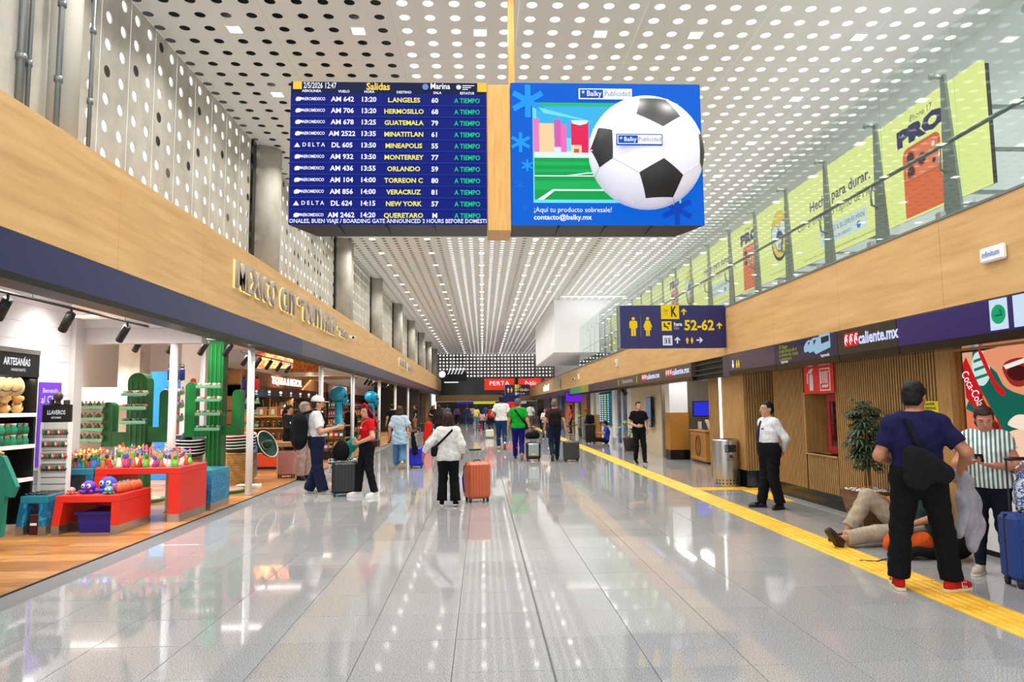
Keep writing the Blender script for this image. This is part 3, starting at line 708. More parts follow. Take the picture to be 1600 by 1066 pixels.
LEDY = emis('led_yellow', (240, 240, 150), .95); LEDN = emis('led_navy', (38, 42, 120), .5); LEDB = emis('led_black', (24, 30, 26), .2); LEDO = emis('led_orange', (248, 112, 66), .8)
LEDO2 = emis('led_orange_dark', (214, 84, 46), .8); LEDP = emis('led_pale', (232, 244, 240), .8)
LX = RX + .40; LZ0, LZ1 = 3.76, 5.06
def FA(y1, z): return frame((LX - .002, y1, z), (0, -1, 0), (0, 0, 1))      # u runs towards the camera
def disc2(r_, n=22): return [(r_ * math.cos(2 * PI * a / n), r_ * math.sin(2 * PI * a / n)) for a in range(n)]
def ledpanel(kind, y0, y1, label):
    a = thing('led_advert', label, 'advert', (0, 0, 0))
    MB().box(LX, LX + .06, y0, y1, LZ0, LZ1).build('led_board', LEDY, a)
    MB().box(LX + .06, LX + .12, y0 + .02, y1 - .02, LZ0 + .02, LZ1 - .02).build('rear_frame', BLK, a)
    for z in (LZ0 + .15, LZ0 + .65, LZ1 - .15): MB().box(LX + .06, 7.15, (y0 + y1) / 2 - .02, (y0 + y1) / 2 + .02, z, z + .04).build('wall_bracket', GREYM, a)
    Fm = FA(y1, LZ0); w_ = y1 - y0
    def pf(poly, m, d=0., name='printed_shape'): MB().prism(poly, .001 + d, .003 + d, V=(0, 1, 0), W=(0, 0, 1)).build(name, m, a).matrix_local = Fm
    def mv(P, cx, cy): return [(x + cx, y_ + cy) for x, y_ in P]
    if kind == 'phone':
        off = w_ - 1.31                                   # near the camera side the first board is longer
        text('iPhone 17', .11, LEDB, a, Fm @ T(.66, 1.16, .003), extrude=0, width=.42); text('PRO', .26, LEDN, a, Fm @ T(.62, .98, .003), extrude=0, width=.88, bold=.02)
        ph = [(.28, 0.), (.98, 0.), (.98, .74)]; ph += [(.88 + .1 * math.cos(t * PI / 8), .74 + .1 * math.sin(t * PI / 8)) for t in range(5)] + [(.38 + .1 * math.cos(t * PI / 8), .74 + .1 * math.sin(t * PI / 8)) for t in range(4, 9)]
        pf(ph, LEDO, 0, 'printed_phone')
        pf([(.33, .42), (.94, .42), (.96, .46), (.96, .76), (.9, .82), (.36, .82), (.31, .76), (.31, .46)], LEDO2, .002)
        pf([(.345, .435), (.925, .435), (.945, .47), (.945, .75), (.89, .805), (.37, .805), (.325, .75), (.325, .47)], emis('led_orange_light', (252, 128, 84), .8), .004)
        for cx, cy in ((.44, .70), (.44, .53), (.65, .62)): pf(mv(disc2(.085), cx, cy), LEDO2, .006); pf(mv(disc2(.065), cx, cy), emis('led_lens', (60, 24, 60), .3), .008, 'printed_lens')
        pf(mv(disc2(.03), .86, .72), LEDP, .006); pf(mv(disc2(.03), .86, .53), LEDN, .006)
    elif kind == 'text':
        text('Hecho para durar.', .22, LEDN, a, Fm @ T(1.33, .82, .003), extrude=0, width=1.7, bold=.004); text('Con el envío más rápido de México.', .19, LEDB, a, Fm @ T(1.27, .60, .003), extrude=0, width=2.46)
        pf([(.75, .14), (2.05, .14), (2.05, .42), (.75, .42)], LEDP); text('HASTA 15 X $1,599.93 MXN', .1, LEDN, a, Fm @ T(1.4, .33, .005), extrude=0, width=1.2); text('CON TARJETA DE CRÉDITO', .06, LEDB, a, Fm @ T(1.25, .2, .005), extrude=0, width=.8)
        pf(mv(disc2(.05), 1.85, .22), emis('led_blue', (30, 140, 220), .8), .003)
        text('Conoce más y compra en: www.mercadolibre.com.mx/iphone', .045, LEDB, a, Fm @ T(1.3, .05, .003), extrude=0, width=2.2)
    else:
        sc = lambda P: [(x * .78, y_ * 1.) for x, y_ in P]
        pf(mv(sc(disc2(.44)), .62, .68), LEDN); pf(mv(sc(disc2(.41)), .63, .71), emis('led_amber', (250, 214, 70), .8), .002)
        hand = [(-.40, .12), (-.2, .18), (0, .10), (.2, .2), (.4, .12), (.42, -.04), (.24, -.10), (.12, -.26), (.02, -.32), (-.1, -.3), (-.2, -.2), (-.3, -.08), (-.42, -.06)]
        pf(mv(sc(hand), .62, .72), LEDN, .004); pf(mv([(x * .94, y_ * .92) for x, y_ in sc(hand)], .62, .72), LEDP, .006)
        ln = [(-.04, .09), (.02, .07), (-.06, -.02), (-.14, -.04), (-.13, -.08), (-.04, -.06), (.08, .05), (.22, -.08), (.2, -.12), (.07, .0)]
        pf(mv(sc(ln), .62, .72), LEDN, .008)
        for q in range(3): pf(mv([(.0, 0), (.025, .0), (.005, -.1), (-.02, -.1)], .6 + .07 * q, .55 + .03 * q), LEDN, .008)
        text('www.mercadolibre.com.mx', .04, LEDB, a, Fm @ T(.62, .07, .003), extrude=0, width=.9)
names = ['nearest', 'second', 'third', 'fourth', 'fifth']
ye_ = 8.35
for k in range(4):
    ledpanel('phone', ye_ - (1.64 if k == 0 else 1.31), ye_, 'yellow advert with orange phone, %s of them from the camera along the mezzanine' % names[k])
    ledpanel('text', ye_ + .03, ye_ + 2.62, 'yellow advert with Spanish slogan and price box, %s from the camera' % names[k])
    ledpanel('hands', ye_ + 2.65, ye_ + 3.9, 'yellow advert with shaking hands emblem, %s from the camera' % names[k])
    ye_ += 5.26

# ================================================================= LED ticker under the right fascia
def ticker(y0, y1, c, label, e=.25):
    t = thing('ticker_screen', label, 'screen', (0, 0, 0))
    MB().bbox(RX - .02, RX + .14, y0 + .003, y1 - .003, 2.20, 2.51, .004).build('display', mat('tick_%d_%d_%d' % c, c, .25, emit=e), t)
    MB().box(RX, RX + .2, y0 + .003, y1 - .003, 2.115, 2.198).build('lower_housing', BLKG, t)
    return t
def FT(y, z): return frame((RX - .022, y, z), (0, -1, 0), (0, 0, 1))
t = ticker(3, 7.72, (30, 18, 84), 'deep purple ticker screen with no smoking pictogram')
g = MB().prism([(-.11, -.14), (.11, -.14), (.11, .14), (-.11, .14)], 0, .003, V=(0, 1, 0), W=(0, 0, 1)).build('pictogram_plate', emis('tick_white', (206, 226, 244), .8), t); g.matrix_local = FT(6.14, 2.36)
g = MB().prism([(-.11, -.14), (.11, -.14), (.11, .14), (-.11, .14)], 0, .003, V=(0, 1, 0), W=(0, 0, 1)).build('pictogram_plate', emis('tick_white', (206, 226, 244), .8), t); g.matrix_local = FT(5.85, 2.36)
MB().lathe([(.072, .003), (.088, .003), (.088, .006), (.072, .006)], n=24).build('pictogram_ring', emis('tick_green', (20, 170, 110), .7), t).matrix_local = FT(6.14, 2.36)
MB().box(-.05, .05, -.008, .008, .003, .006).build('pictogram', BLK, t).matrix_local = FT(6.14, 2.35)
MB().tube([(.03, .012, .004), (.05, .03, .004), (.02, .04, .004), (.03, .055, .004)], .006, 6).build('pictogram', BLK, t).matrix_local = FT(6.14, 2.35)
def caliente(t, yc, w_=1.0, h_=1.):
    F_ = FT(yc, 2.365)
    for q in range(3):
        x = -.5 * w_ - .0 + q * .128 * w_
        g = MB().box(x - .058 * w_, x + .058 * w_, -.075, .095, .001, .003).build('red_square', emis('tick_red', (226, 40, 40), .7), t); g.matrix_local = F_
        cv = []
        for a in range(13):
            th = -.4 + a / 12 * 5.0; cv.append((x + .028 * w_ * math.cos(th) - .003, .0 + .05 * math.sin(th), .005))
        g = MB().tube(cv, .006, 5).tube([(x - .045 * w_, -.01, .005), (x + .02 * w_, .02, .005)], .005, 5).tube([(x - .03 * w_, .03, .005), (x + .01 * w_, .075, .005), (x + .048 * w_, .06, .005)], .006, 5).build('red_mark_letter', W_, t); g.matrix_local = F_
    text('caliente.mx', .2, emis('tick_lilac', (206, 214, 250), .9), t, F_ @ T(.27 * w_, .0, .004), extrude=0, width=.92 * w_, bold=.006)
t = ticker(7.73, 9.06, (40, 34, 30), 'black ticker screen with three red squares, nearest the camera', .1); caliente(t, 8.36, .92)
t = ticker(9.07, 11.05, (34, 28, 56), 'dark ticker screen showing pale blue vans', .2)
F_ = FT(11.0, 2.36)
for q, ln in enumerate(('Sí llega', 'a más cerca de ti', 'a través de costa', 'a guerrero')): text(ln, .085, emis('tick_lime', (190, 200, 50), .5), t, F_ @ T(.12, .09 - .062 * q, .003), extrude=0, align='LEFT', width=(.3, .62, .66, .44)[q])
for q, (vx, vs_) in enumerate(((.98, .7), (1.12, .85), (1.3, 1.1))):
    P = [(0, -.09), (.0, .0), (.08, .07), (.18, .12), (.42, .12), (.43, -.06), (.05, -.12)]
    g = MB().prism([(vx + x * vs_, y_ * vs_ + .03) for x, y_ in P], .001 + .003 * q, .003 + .003 * q, V=(0, 1, 0), W=(0, 0, 1)).build('printed_van', emis('tick_van', (160, 196, 226), .7), t); g.matrix_local = F_
    g = MB().prism([(vx + x * vs_, y_ * vs_ + .03) for x, y_ in ((.2, .0), (.2, .08), (.40, .09), (.40, .02))], .003 + .003 * q, .004 + .003 * q, V=(0, 1, 0), W=(0, 0, 1)).build('printed_window', BLK, t); g.matrix_local = F_
text('logomedic', .06, W_, t, F_ @ T(1.6, -.13, .003), extrude=0); text('logomedic', .06, W_, t, F_ @ T(.3, -.14, .003), extrude=0)
t = ticker(11.06, 13.2, (58, 48, 66), 'grey purple ticker screen with arrow and yellow figures', .25)
F_ = FT(12.95, 2.33)
MB().prism([(-.02, .06), (.02, .06), (.02, -.02), (.06, -.02), (0, -.09), (-.06, -.02), (-.02, -.02)], 0, .003, V=(0, 1, 0), W=(0, 0, 1)).build('pictogram', W_, t).matrix_local = F_
for q in (.2, .3): MB().prism([(q - .02, .02), (q - .035, -.03), (q - .02, -.09), (q + .02, -.09), (q + .035, -.03), (q + .02, .02), (q, .06)], 0, .003, V=(0, 1, 0), W=(0, 0, 1)).build('pictogram', emis('sign_yellow', (246, 208, 30), .7), t).matrix_local = F_
t = thing('ticker_gap', 'black open housing where ticker modules are missing past the pillar', 'screen housing', (0, 0, 0))
MB().box(RX + .1, RX + .2, 13.62, 15.6, 2.12, 2.51).build('back_plate', BLK, t)
for z in (2.2, 2.3, 2.42): MB().box(RX + .02, RX + .1, 13.62, 15.6, z, z + .02).build('rack_bar', DARK, t)
t = ticker(15.6, 18.2, (66, 54, 48), 'brown ticker screen with red marks, just past the open housing', .2); caliente(t, 16.9, 1.6)
t = ticker(18.2, 20.9, (70, 58, 52), 'brown ticker screen with red marks, second past the open housing', .2); caliente(t, 19.6, 1.6)
t = ticker(20.9, 24.5, (74, 62, 56), 'grey brown ticker screen with pale words and yellow figures', .2); text('Restaurantes', .2, emis('tick_pale', (220, 220, 200), .5), t, FT(22.6, 2.36), extrude=0, width=1.6)
for q in (21.2, 24.1): MB().box(-.06, .06, -.1, .1, 0, .003).build('pictogram', emis('tick_lime', (190, 200, 50), .5), t).matrix_local = FT(q, 2.36)
ticker(24.5, 31, (64, 56, 66), 'dim mauve ticker screen above the blue flight board', .2); ticker(31, 33.5, (120, 130, 60), 'olive lit ticker segment further along', .3); ticker(33.5, 37.5, (50, 130, 92), 'green lit ticker segment further along', .35); ticker(37.5, 62, (50, 48, 76), 'long dark blue ticker far down the right side', .2)

# ================================================================= small fittings on the fascias
ap = thing('wireless_router', 'white wireless access box fixed on the right wood fascia', 'router', (RX, 6.15, 2.92))
MB().bbox(-.05, 0, -.15, .15, -.07, .07, .015).build('casing', WHITE, ap)
text('infinitum', .075, mat('router_blue', (40, 120, 190), .5), ap, frame((-.052, 0, 0), (0, -1, 0), (0, 0, 1)), extrude=0, width=.22, bold=.001)
def cctv(x, y, z, side, label):
    c = thing('security_camera', label, 'camera', (x, y, z))
    MB().box(0, side * .05, -.05, .05, -.05, .05).build('mount', WHITE, c); MB().tube([(side * .05, 0, 0), (side * .12, -.02, -.01)], .02, 8).build('arm', WHITE, c)
    MB().tube([(side * .12, .06, 0), (side * .14, -.16, -.02)], .05, 12).build('housing', WHITE, c, smooth=True); MB().tube([(side * .14, -.16, -.02), (side * .142, -.175, -.022)], .038, 12).build('lens', BLKG, c)
cctv(FX, 21.9, 3.76, 1, 'white security camera on the left wood fascia after the lit letters'); cctv(RX, 35.5, 2.95, -1, 'white security camera on the far right fascia')
for y, z, lb in ((24.3, 3.05, 'small white sensor box on the right fascia above the black-shirted man'), (34.0, 2.99, 'small white sensor box beside the far security camera')):
    d = thing('fascia_sensor', lb, 'sensor', (RX, y, z)); MB().bbox(-.07, .02, -.09, .09, -.13, .13, .015).build('casing', WHITE, d); MB().box(-.075, -.07, -.05, .05, -.09, .02).build('window', GREYM, d)
sp = thing('fascia_speaker', 'grey square loudspeaker on the far right fascia', 'speaker', (RX, 42.5, 2.98)); MB().bbox(-.3, .02, -.35, .35, -.3, .3, .03).build('casing', mat('speaker_grey', (180, 184, 176), .6), sp); MB().box(-.31, -.3, -.28, .28, -.22, .22).build('grille', GREYM, sp)
fs_ = thing('fascia_letters', 'lit pale letter blocks on the far right wood fascia', 'sign', (RX, 47, 2.9)); [MB().bbox(-.06, -.01, 2.6 + 1.2 * q, 3.2 + 1.2 * q, -.22, .26 - .1 * (q % 2), .01).build('letter_block', W_, fs_) for q in range(4)]

# lit letters on the left fascia
LET = mat('letter_steel', (172, 164, 156), .4, .15); HALO = emis('letter_halo', (255, 214, 130), 1.3)
def fascia_text(parts, label, y0, zc):
    o = thing('fascia_letters', label, 'sign', (FX, y0, zc))
    for body, u, dz, size, w_ in parts:
        text(body, size, LET, o, frame((.055, u, dz), (0, 1, 0), (0, 0, 1)) @ Matrix.Rotation(0, 4, 'X'), extrude=.028, width=w_, bold=.006)
        text(body, size, HALO, o, frame((.012, u, dz), (0, 1, 0), (0, 0, 1)), extrude=.009, width=w_ * 1.02, bold=.012, name='halo')
    return o
fascia_text([('MEXICO', 1.25, 0, .66, 2.3), ('CITY', 3.25, 0, .66, 1.1), ('co', 4.25, .2, .36, .4), ('DUTY', 5.4, 0, .66, 1.7), ('FREE', 7.2, 0, .66, 1.6), ('co', 8.5, .06, .2, .25), ('SHOPS', 9.2, -.05, .3, .9)], 'steel letters with warm backlight on left fascia reading MEXICO CITY DUTY FREE', 11.55, 3.78)
fascia_text([('LUXURY', 1.8, 0, .6, 3.2), ('FINDS', 5.2, -.05, .6, 2.4)], 'second backlit word sign further down the left fascia', 34.5, 3.8)
# end of the hall: red adverts, round lit sign
for i, (x0, x1, lb) in enumerate(((.2, 3.2, 'red advert behind the glass gallery at the hall end'), (3.6, 7.0, 'right-hand red advert at the hall end'))):
    a = thing('red_advert', lb, 'advert', (0, EY - .05, 0)); MB().box(x0, x1, 0, .1, 3.25, 4.4).build('advert_face', mat('end_red', (220, 52, 30), .4, emit=.7), a); MB().box(x0, x1, .1, .25, 3.3, 4.35).build('advert_box', BLK, a)
    text('PERTA' if i == 0 else 'Publicidad', .6, W_, a, frame((0, -.01, 0), (1, 0, 0), (0, 0, 1)) @ T((x0 + x1) / 2, 3.9), extrude=0, width=2.0)
a = thing('cafe_sign', 'dark gallery cafe sign with round white disc and white letters', 'sign', (0, EY - .5, 0))
MB().box(-3.9, -1.6, 0, .3, 4.25, 5.1).build('sign_board', mat('cafe_dark', (26, 28, 40), .4), a); MB().tube([(-4.0, -.04, 4.85), (-4.0, .0, 4.85)], .33, 20).build('disc', emis('print_white', (250, 250, 255), 1.), a); [MB().tube([(-3.45 + .33 * q, -.02, 4.86), (-3.32 + .33 * q, -.02, 5.0), (-3.2 + .33 * q, -.02, 5.5)], .05, 6).build('letter_stroke', W_, a) for q in range(5)]
MB().box(-3.8, -2.4, .05, .15, 4.0, 4.1).build('light_bar', emis('print_white', (250, 250, 255), 1.), a)
for x in (-3.7, -1.8): MB().tube([(x, .15, 5.1), (x, .15, CZ - .01)], .02, 6).build('hanger_rod', GREYM, a)
# ================================================================= the shop on the left
SHW = mat('shop_white', (228, 228, 228), .5)
structure('ceiling_shop', MB().box(-10, -4.4, 3, 71.5, 3.3, 3.4), mat('shop_ceiling', (236, 236, 236), .6))
wsn = structure('wall_shop_near', MB().box(-6.45, -6.3, 3.5, 11.0, 0, 3.3), SHW)
b = MB()
for k in range(12): b.box(-6.302, -6.297, 3.5, 11.0, .3 + .25 * k, .306 + .25 * k)
b.build('plank_joint', mat('joint_grey', (196, 196, 196), .6), wsn, kind='stuff')
structure('door_2', MB().bbox(-6.46, -6.22, 11.0, 11.25, 0, 3.0, .01), mat('jamb_grey', (200, 198, 194), .5))
structure('trim_1', MB().box(-6.46, -4.42, 11.25, 11.45, 2.62, 2.86).box(-6.46, -4.42, 11.21, 11.25, 2.86, 3.0), mat('jamb_grey', (200, 198, 194), .5))
structure('wall_shop_back', MB().box(-9.7, -9.6, 10.8, 70, 0, 3.3), WALLW)
structure('wall_shop_back_near', MB().box(-9.7, -6.45, 10.6, 10.7, 0, 3.3), WALLW)
structure('trim_2', MB().box(-9.6, -7.8, 16.5, 17.5, 1.7, 2.1), mat('warm_white', (232, 218, 200), .5))
structure('column_shop', MB().box(-8.6, -8.1, 17.0, 17.5, 0, 3.3), CONC)
structure('wall_shop_bay', MB().box(-7.4, -7.3, 19.6, 48, 0, 3.3), SHW)
structure('wall_shop_bay_side', MB().box(-9.6, -7.3, 19.5, 19.6, 0, 3.3), SHW)
structure('wall_shop_end', MB().box(-9.6, -4.3, 48, 48.2, 0, 3.3), mat('dark_end', (60, 56, 54), .5))
structure('wall_far_left', MB().box(-5.2, -5.1, 48.2, 71.5, 0, 3.3), mat('far_left', (150, 146, 142), .5))
for i, (y0, y1, c) in enumerate(((48.6, 49.2, (30, 30, 32)), (50, 50.5, (230, 230, 230)), (52, 54.5, (196, 190, 200)), (55, 55.5, (40, 40, 44)), (57, 61, (86, 66, 48)), (62, 67, (190, 150, 100)))):
    MB().box(-5.1, -4.9, y0, y1, 0, 2.7).build('shopfront_panel', mat('leftfront_%d' % i, c, .4), wl)
shl = bpy.data.lights.new('shop_light', 'AREA'); shl.shape = 'RECTANGLE'; shl.size = 1.5; shl.size_y = .3; shl.energy = SHOP_W; shl.spread = math.radians(125); shl.color = (1, .97, .92)
shl2 = shl.copy(); shl2.spread = math.radians(136); shl2.energy = SHOP_W * 2.4
for i, (x, y) in enumerate(((-5.3, 8), (-5.2, 10.2), (-7.8, 13), (-5.5, 13.2), (-5.4, 16.5), (-8.4, 15.5), (-5.6, 20), (-5.8, 24), (-5.6, 28.5), (-5.6, 33), (-5.6, 38), (-5.6, 44))):
    l = thing('ceiling_luminaire', 'flush white light panel in the shop ceiling', 'light', (x, y, 3.3), group='shop ceiling light panels')
    MB().box(-.75, .75, -.15, .15, -.012, -.002).build('diffuser', mat('shop_diffuser', (250, 250, 246), .5, emit=3), l); MB().box(-.78, .78, -.18, -.15, -.02, 0).box(-.78, .78, .15, .18, -.02, 0).build('rim', WHITE, l)
    lo = link('lamp', shl2 if x < -7 else shl, l); lo.location = (0, 0, -.03)
# white poles
for i, (y, lb) in enumerate(((11.33, 'nearest white pole, beside the red display tables'), (13.3, 'white pole between tall cactus and thermos shelf'), (19.0, 'white pole before the tequila shelves'), (23.6, 'white pole right of the first blue skull'), (29.6, 'white pole by the second blue skull'), (35, 'white pole near the orange shop bay'), (41, 'farthest white shop pole'))):
    p = thing('shop_pole', lb, 'pole', (-4.3 if i else -4.87, y, 0)); MB().tube([(0, 0, .01), (0, 0, 2.715)], .062, 18).build('shaft', WHITE, p, smooth=True); MB().tube([(0, 0, 0), (0, 0, .012)], .09, 18).build('foot_ring', STEEL, p)
# track lights
def track(x0, y0, x1, y1, z, heads, label, aim=(-.35, .1)):
    t = thing('track_light', label, 'track light', (0, 0, 0))
    MB().tube([(x0, y0, z), (x1, y1, z)], .018, 6).build('track', BLK, t)
    for u in (.2, .8): x, y = x0 + (x1 - x0) * u, y0 + (y1 - y0) * u; MB().tube([(x, y, z), (x, y, 3.3)], .004, 5).build('suspension_wire', BLK, t)
    for u in heads:
        x, y = x0 + (x1 - x0) * u, y0 + (y1 - y0) * u
        h_ = MB().tube([(x, y, z - .07), (x + aim[0] * .45, y + aim[1], z - .26)], .052, 14).build('spot_head', BLK, t, smooth=True); MB().tube([(x, y, z), (x, y, z - .09)], .014, 6).build('stem', BLK, h_)
track(-5.0, 7.3, -5.0, 10.7, 2.82, (.08, .42, .82), 'black track with three spotlights by the near shop wall')
track(-6.0, 12.2, -4.7, 13.6, 2.86, (.1, .4, .7, .95), 'black spotlight track in front of the tall cactus'); track(-5.4, 16, -5.4, 20.5, 2.86, (.1, .3, .5, .7, .9), 'black spotlight track before the tequila counter')
track(-5.0, 31, -5.0, 40, 2.86, [k / 9 for k in range(10)], 'long row of spotlights deep in the shop')

# ---- display tables
RED = mat('table_red', (212, 46, 32), .35); TEAL = mat('table_teal', (38, 128, 150), .35); TEALP = varied('table_teal_print', [(.46, (22, 104, 150)), (.5, (60, 160, 190)), (.54, (22, 108, 152))], 7, (1, 1, 1), 1, .35)
def table(label, x0, x1, y0, y1, z, m, ms=None, feet=.11, t=.10, panel=None):
    o = thing('display_table', label, 'table', (0, 0, 0)); ms = ms or m
    MB().bbox(x0, x1, y0, y1, z - .09, z, .006).build('tabletop', m, o)
    for xa, xb, sl in ((x0, x0 + t, -.04), (x1 - t, x1, .0)):
        MB().add([(xa + sl, y0, feet), (xb + sl, y0, feet), (xb + sl, y1, feet), (xa + sl, y1, feet), (xa, y0, z - .09), (xb, y0, z - .09), (xb, y1, z - .09), (xa, y1, z - .09)],
                 [(0, 3, 2, 1), (4, 5, 6, 7), (0, 1, 5, 4), (1, 2, 6, 5), (2, 3, 7, 6), (3, 0, 4, 7)]).build('leg_panel', ms, o)
        MB().box(xa + sl, xb + sl, y0, y1, 0, feet).build('foot_plate', STEEL, o)
    for a in ((x0, x1, y0 + .004, y0 + .010), (x1 - .010, x1 - .004, y0, y1)): MB().box(*a, z, z + .055).build('acrylic_lip', CLEAR, o)
    return o
table('low red table with arched front and a blue bin inside', -5.46, -4.66, 9.38, 10.25, .49, RED)
table('tall red table crowded with painted figurines', -5.46, -4.28, 10.28, 11.25, .76, RED, t=.16)
table('low teal table at the left with black goods', -5.90, -5.56, 9.38, 9.76, .49, TEAL, TEALP)
table('tall teal table with silvery figurines', -5.96, -5.48, 10.28, 11.25, .76, TEAL, TEALP)
table('small teal table behind the tall red one', -4.76, -4.26, 11.4, 12.2, .62, TEAL, TEALP)
bn = thing('storage_bin', 'dark blue plastic bin under the low red table', 'bin', (-5.0, 9.75, 0)); MB().add([(-.2, -.25, 0), (.2, -.25, 0), (.2, .25, 0), (-.2, .25, 0), (-.24, -.28, .26), (.24, -.28, .26), (.24, .28, .26), (-.24, .28, .26)], [(0, 3, 2, 1), (0, 1, 5, 4), (1, 2, 6, 5), (2, 3, 7, 6), (3, 0, 4, 7), (4, 5, 6, 7)]).build('tub', mat('bin_blue', (36, 26, 120), .4), bn); MB().box(-.26, .26, -.3, -.27, .24, .275).box(-.26, .26, .27, .3, .24, .275).build('rim', mat('bin_blue', (36, 26, 120), .4), bn)
bn = thing('storage_bin', 'dark maroon box under the low teal table', 'box', (-5.73, 9.56, 0)); MB().bbox(-.06, .06, -.16, .16, 0, .26, .01).build('carton', mat('maroon', (70, 20, 24), .5), bn); MB().box(-.04, .04, -.164, -.16, .12, .15).build('label_print', WHITE, bn)

# ---- figurines (painted skeleton dolls): skirt, body, head, hat
def figurine_kind(i):
    rf = random.Random(i); pal = [(196, 40, 36), (230, 170, 40), (40, 110, 190), (240, 236, 226), (40, 140, 90), (200, 50, 120), (230, 110, 40), (30, 30, 36), (90, 60, 150), (120, 190, 70)]
    a, b_, c = rf.sample(pal, 3); mk = lambda c_: mat('fig_%d_%d_%d' % c_, c_, .3)
    s = rf.uniform(.85, 1.15)
    return (MB().lathe([(.045 * s, 0), (.05 * s, .01), (.03 * s, .05), (.016 * s, .085)], n=10).mesh('skirt', mk(a), True),
            MB().lathe([(.016 * s, .083), (.024 * s, .105), (.018 * s, .125), (.008, .13)], n=8).tube([(.02, 0, .12), (.034, -.012, .1), (.02, -.03, .095)], .006, 5).tube([(-.02, 0, .12), (-.034, -.012, .1), (-.02, -.03, .095)], .006, 5).mesh('torso', mk(b_), True),
            MB().ell((0, 0, .148), (.017, .018, .021), 8, 6).mesh('head', mk((240, 236, 226)), True),
            MB().lathe([(.042 * s, .160), (.040 * s, .166), (.018, .168), (.016, .186), (.004, .19)], n=10).mesh('hat', mk(c), True))
KF = [figurine_kind(i) for i in range(9)]
KD = [figurine_kind(i) for i in (20, 23, 31)]
def figurine(k, loc, label, group, s=1.):
    o = thing('figurine', label, 'figurine', loc, random.uniform(-.6, .6), group); o.scale = (.86, .86, s * 1.22)
    for nm, me in zip(('skirt', 'torso', 'head', 'hat'), k): link(nm, me, o)
x = -5.38
for r_ in range(4):
    for q in range(11):
        figurine(KF[(r_ * 3 + q * 2 + q // 3) % 9], (-5.38 + .1 * q + random.uniform(-.015, .015), 10.36 + .17 * r_, .762), 'small painted skeleton doll among the crowd on the tall red table', 'painted dolls on the tall red table', random.uniform(.95, 1.5 if q < 6 else 1.15))
for r_ in range(3):
    for q in range(7):
        figurine(KD[(r_ + q) % 3], (-5.9 + .058 * q + random.uniform(-.015, .015), 10.38 + .2 * r_, .762), 'small silvery red doll on the tall teal table', 'dolls on the tall teal table', random.uniform(.9, 1.15))
# octopus plush toys with big eyes
def octopus(loc, c, s, label):
    o = thing('plush_octopus', label, 'toy', loc); o.scale = (s, s, s); m = mat('plush_%d_%d_%d' % c, c, .8)
    MB().ell((0, 0, .085), (.085, .08, .08), 14, 10).build('head', m, o, smooth=True)
    for k in range(6):
        a = k * PI / 3 + .3; MB().tube([(.04 * math.cos(a), .04 * math.sin(a), .04), (.1 * math.cos(a), .1 * math.sin(a), .02), (.12 * math.cos(a), .12 * math.sin(a), .035)], [.028, .022, .012], 7).build('tentacle', m, o, smooth=True)
    for sx in (-1, 1): e = MB().ell((sx * .035, -.068, .1), (.026, .018, .028), 10, 8).build('eye', WHITE, o, smooth=True); MB().ell((sx * .033, -.084, .1), (.012, .008, .014), 8, 6).build('pupil', BLKG, e, smooth=True)
octopus((-5.18, 9.62, .492), (92, 50, 170), 1.0, 'purple octopus plush with big eyes, left on the low red table'); octopus((-4.98, 9.72, .492), (52, 70, 190), 1.25, 'larger blue octopus plush with big eyes on the low red table'); octopus((-5.33, 9.85, .492), (200, 60, 70), .6, 'small pink octopus plush at the back of the low red table')
octopus((-5.36, 9.55, .492), (214, 120, 110), .55, 'small salmon octopus plush by the acrylic edge'); octopus((-4.86, 9.5, .492), (90, 150, 150), .6, 'small grey green octopus plush on the low red table')
pouch = [MB().lathe([(.03, 0), (.045, .02), (.048, .06), (.036, .095), (.014, .11), (.02, .125)], n=12).mesh('pouch', mat('pouch_%d' % i, c, .6), True) for i, c in enumerate(((30, 110, 96), (120, 40, 130), (206, 80, 40), (40, 130, 120)))]
for q in range(18):
    o = thing('gift_pouch', 'small printed gift pouch stacked at the right of the low red table', 'pouch', (-4.93 + .075 * (q % 3) + .01 * (q // 9), 9.62 + .1 * (q // 3), .492), group='gift pouches on the low red table'); link('pouch', pouch[(q + q // 3) % 4], o)
    MB().tube([(-.02, 0, .105), (.02, 0, .105)], .018, 6).build('tie', mat('tie_gold', (200, 160, 60), .4), o)
sg = MB().tube([(-.065, 0, .02), (-.01, 0, .02)], .022, 8, flat=.5).tube([(.01, 0, .02), (.065, 0, .02)], .022, 8, flat=.5).mesh('lens', BLKG, True); tm = MB().tube([(-.065, 0, .02), (-.067, .12, .02)], .004, 5).tube([(.065, 0, .02), (.067, .12, .02)], .004, 5).tube([(-.01, 0, .025), (.01, 0, .025)], .004, 5).mesh('frame', DARK)
for q in range(8):
    o = thing('sunglasses', 'black sunglasses laid out on the low teal table', 'sunglasses', (-5.82 + .16 * (q % 2), 9.41 + .085 * (q // 2), .492), group='sunglasses on the low teal table'); link('lens', sg, o); link('frame', tm, o)

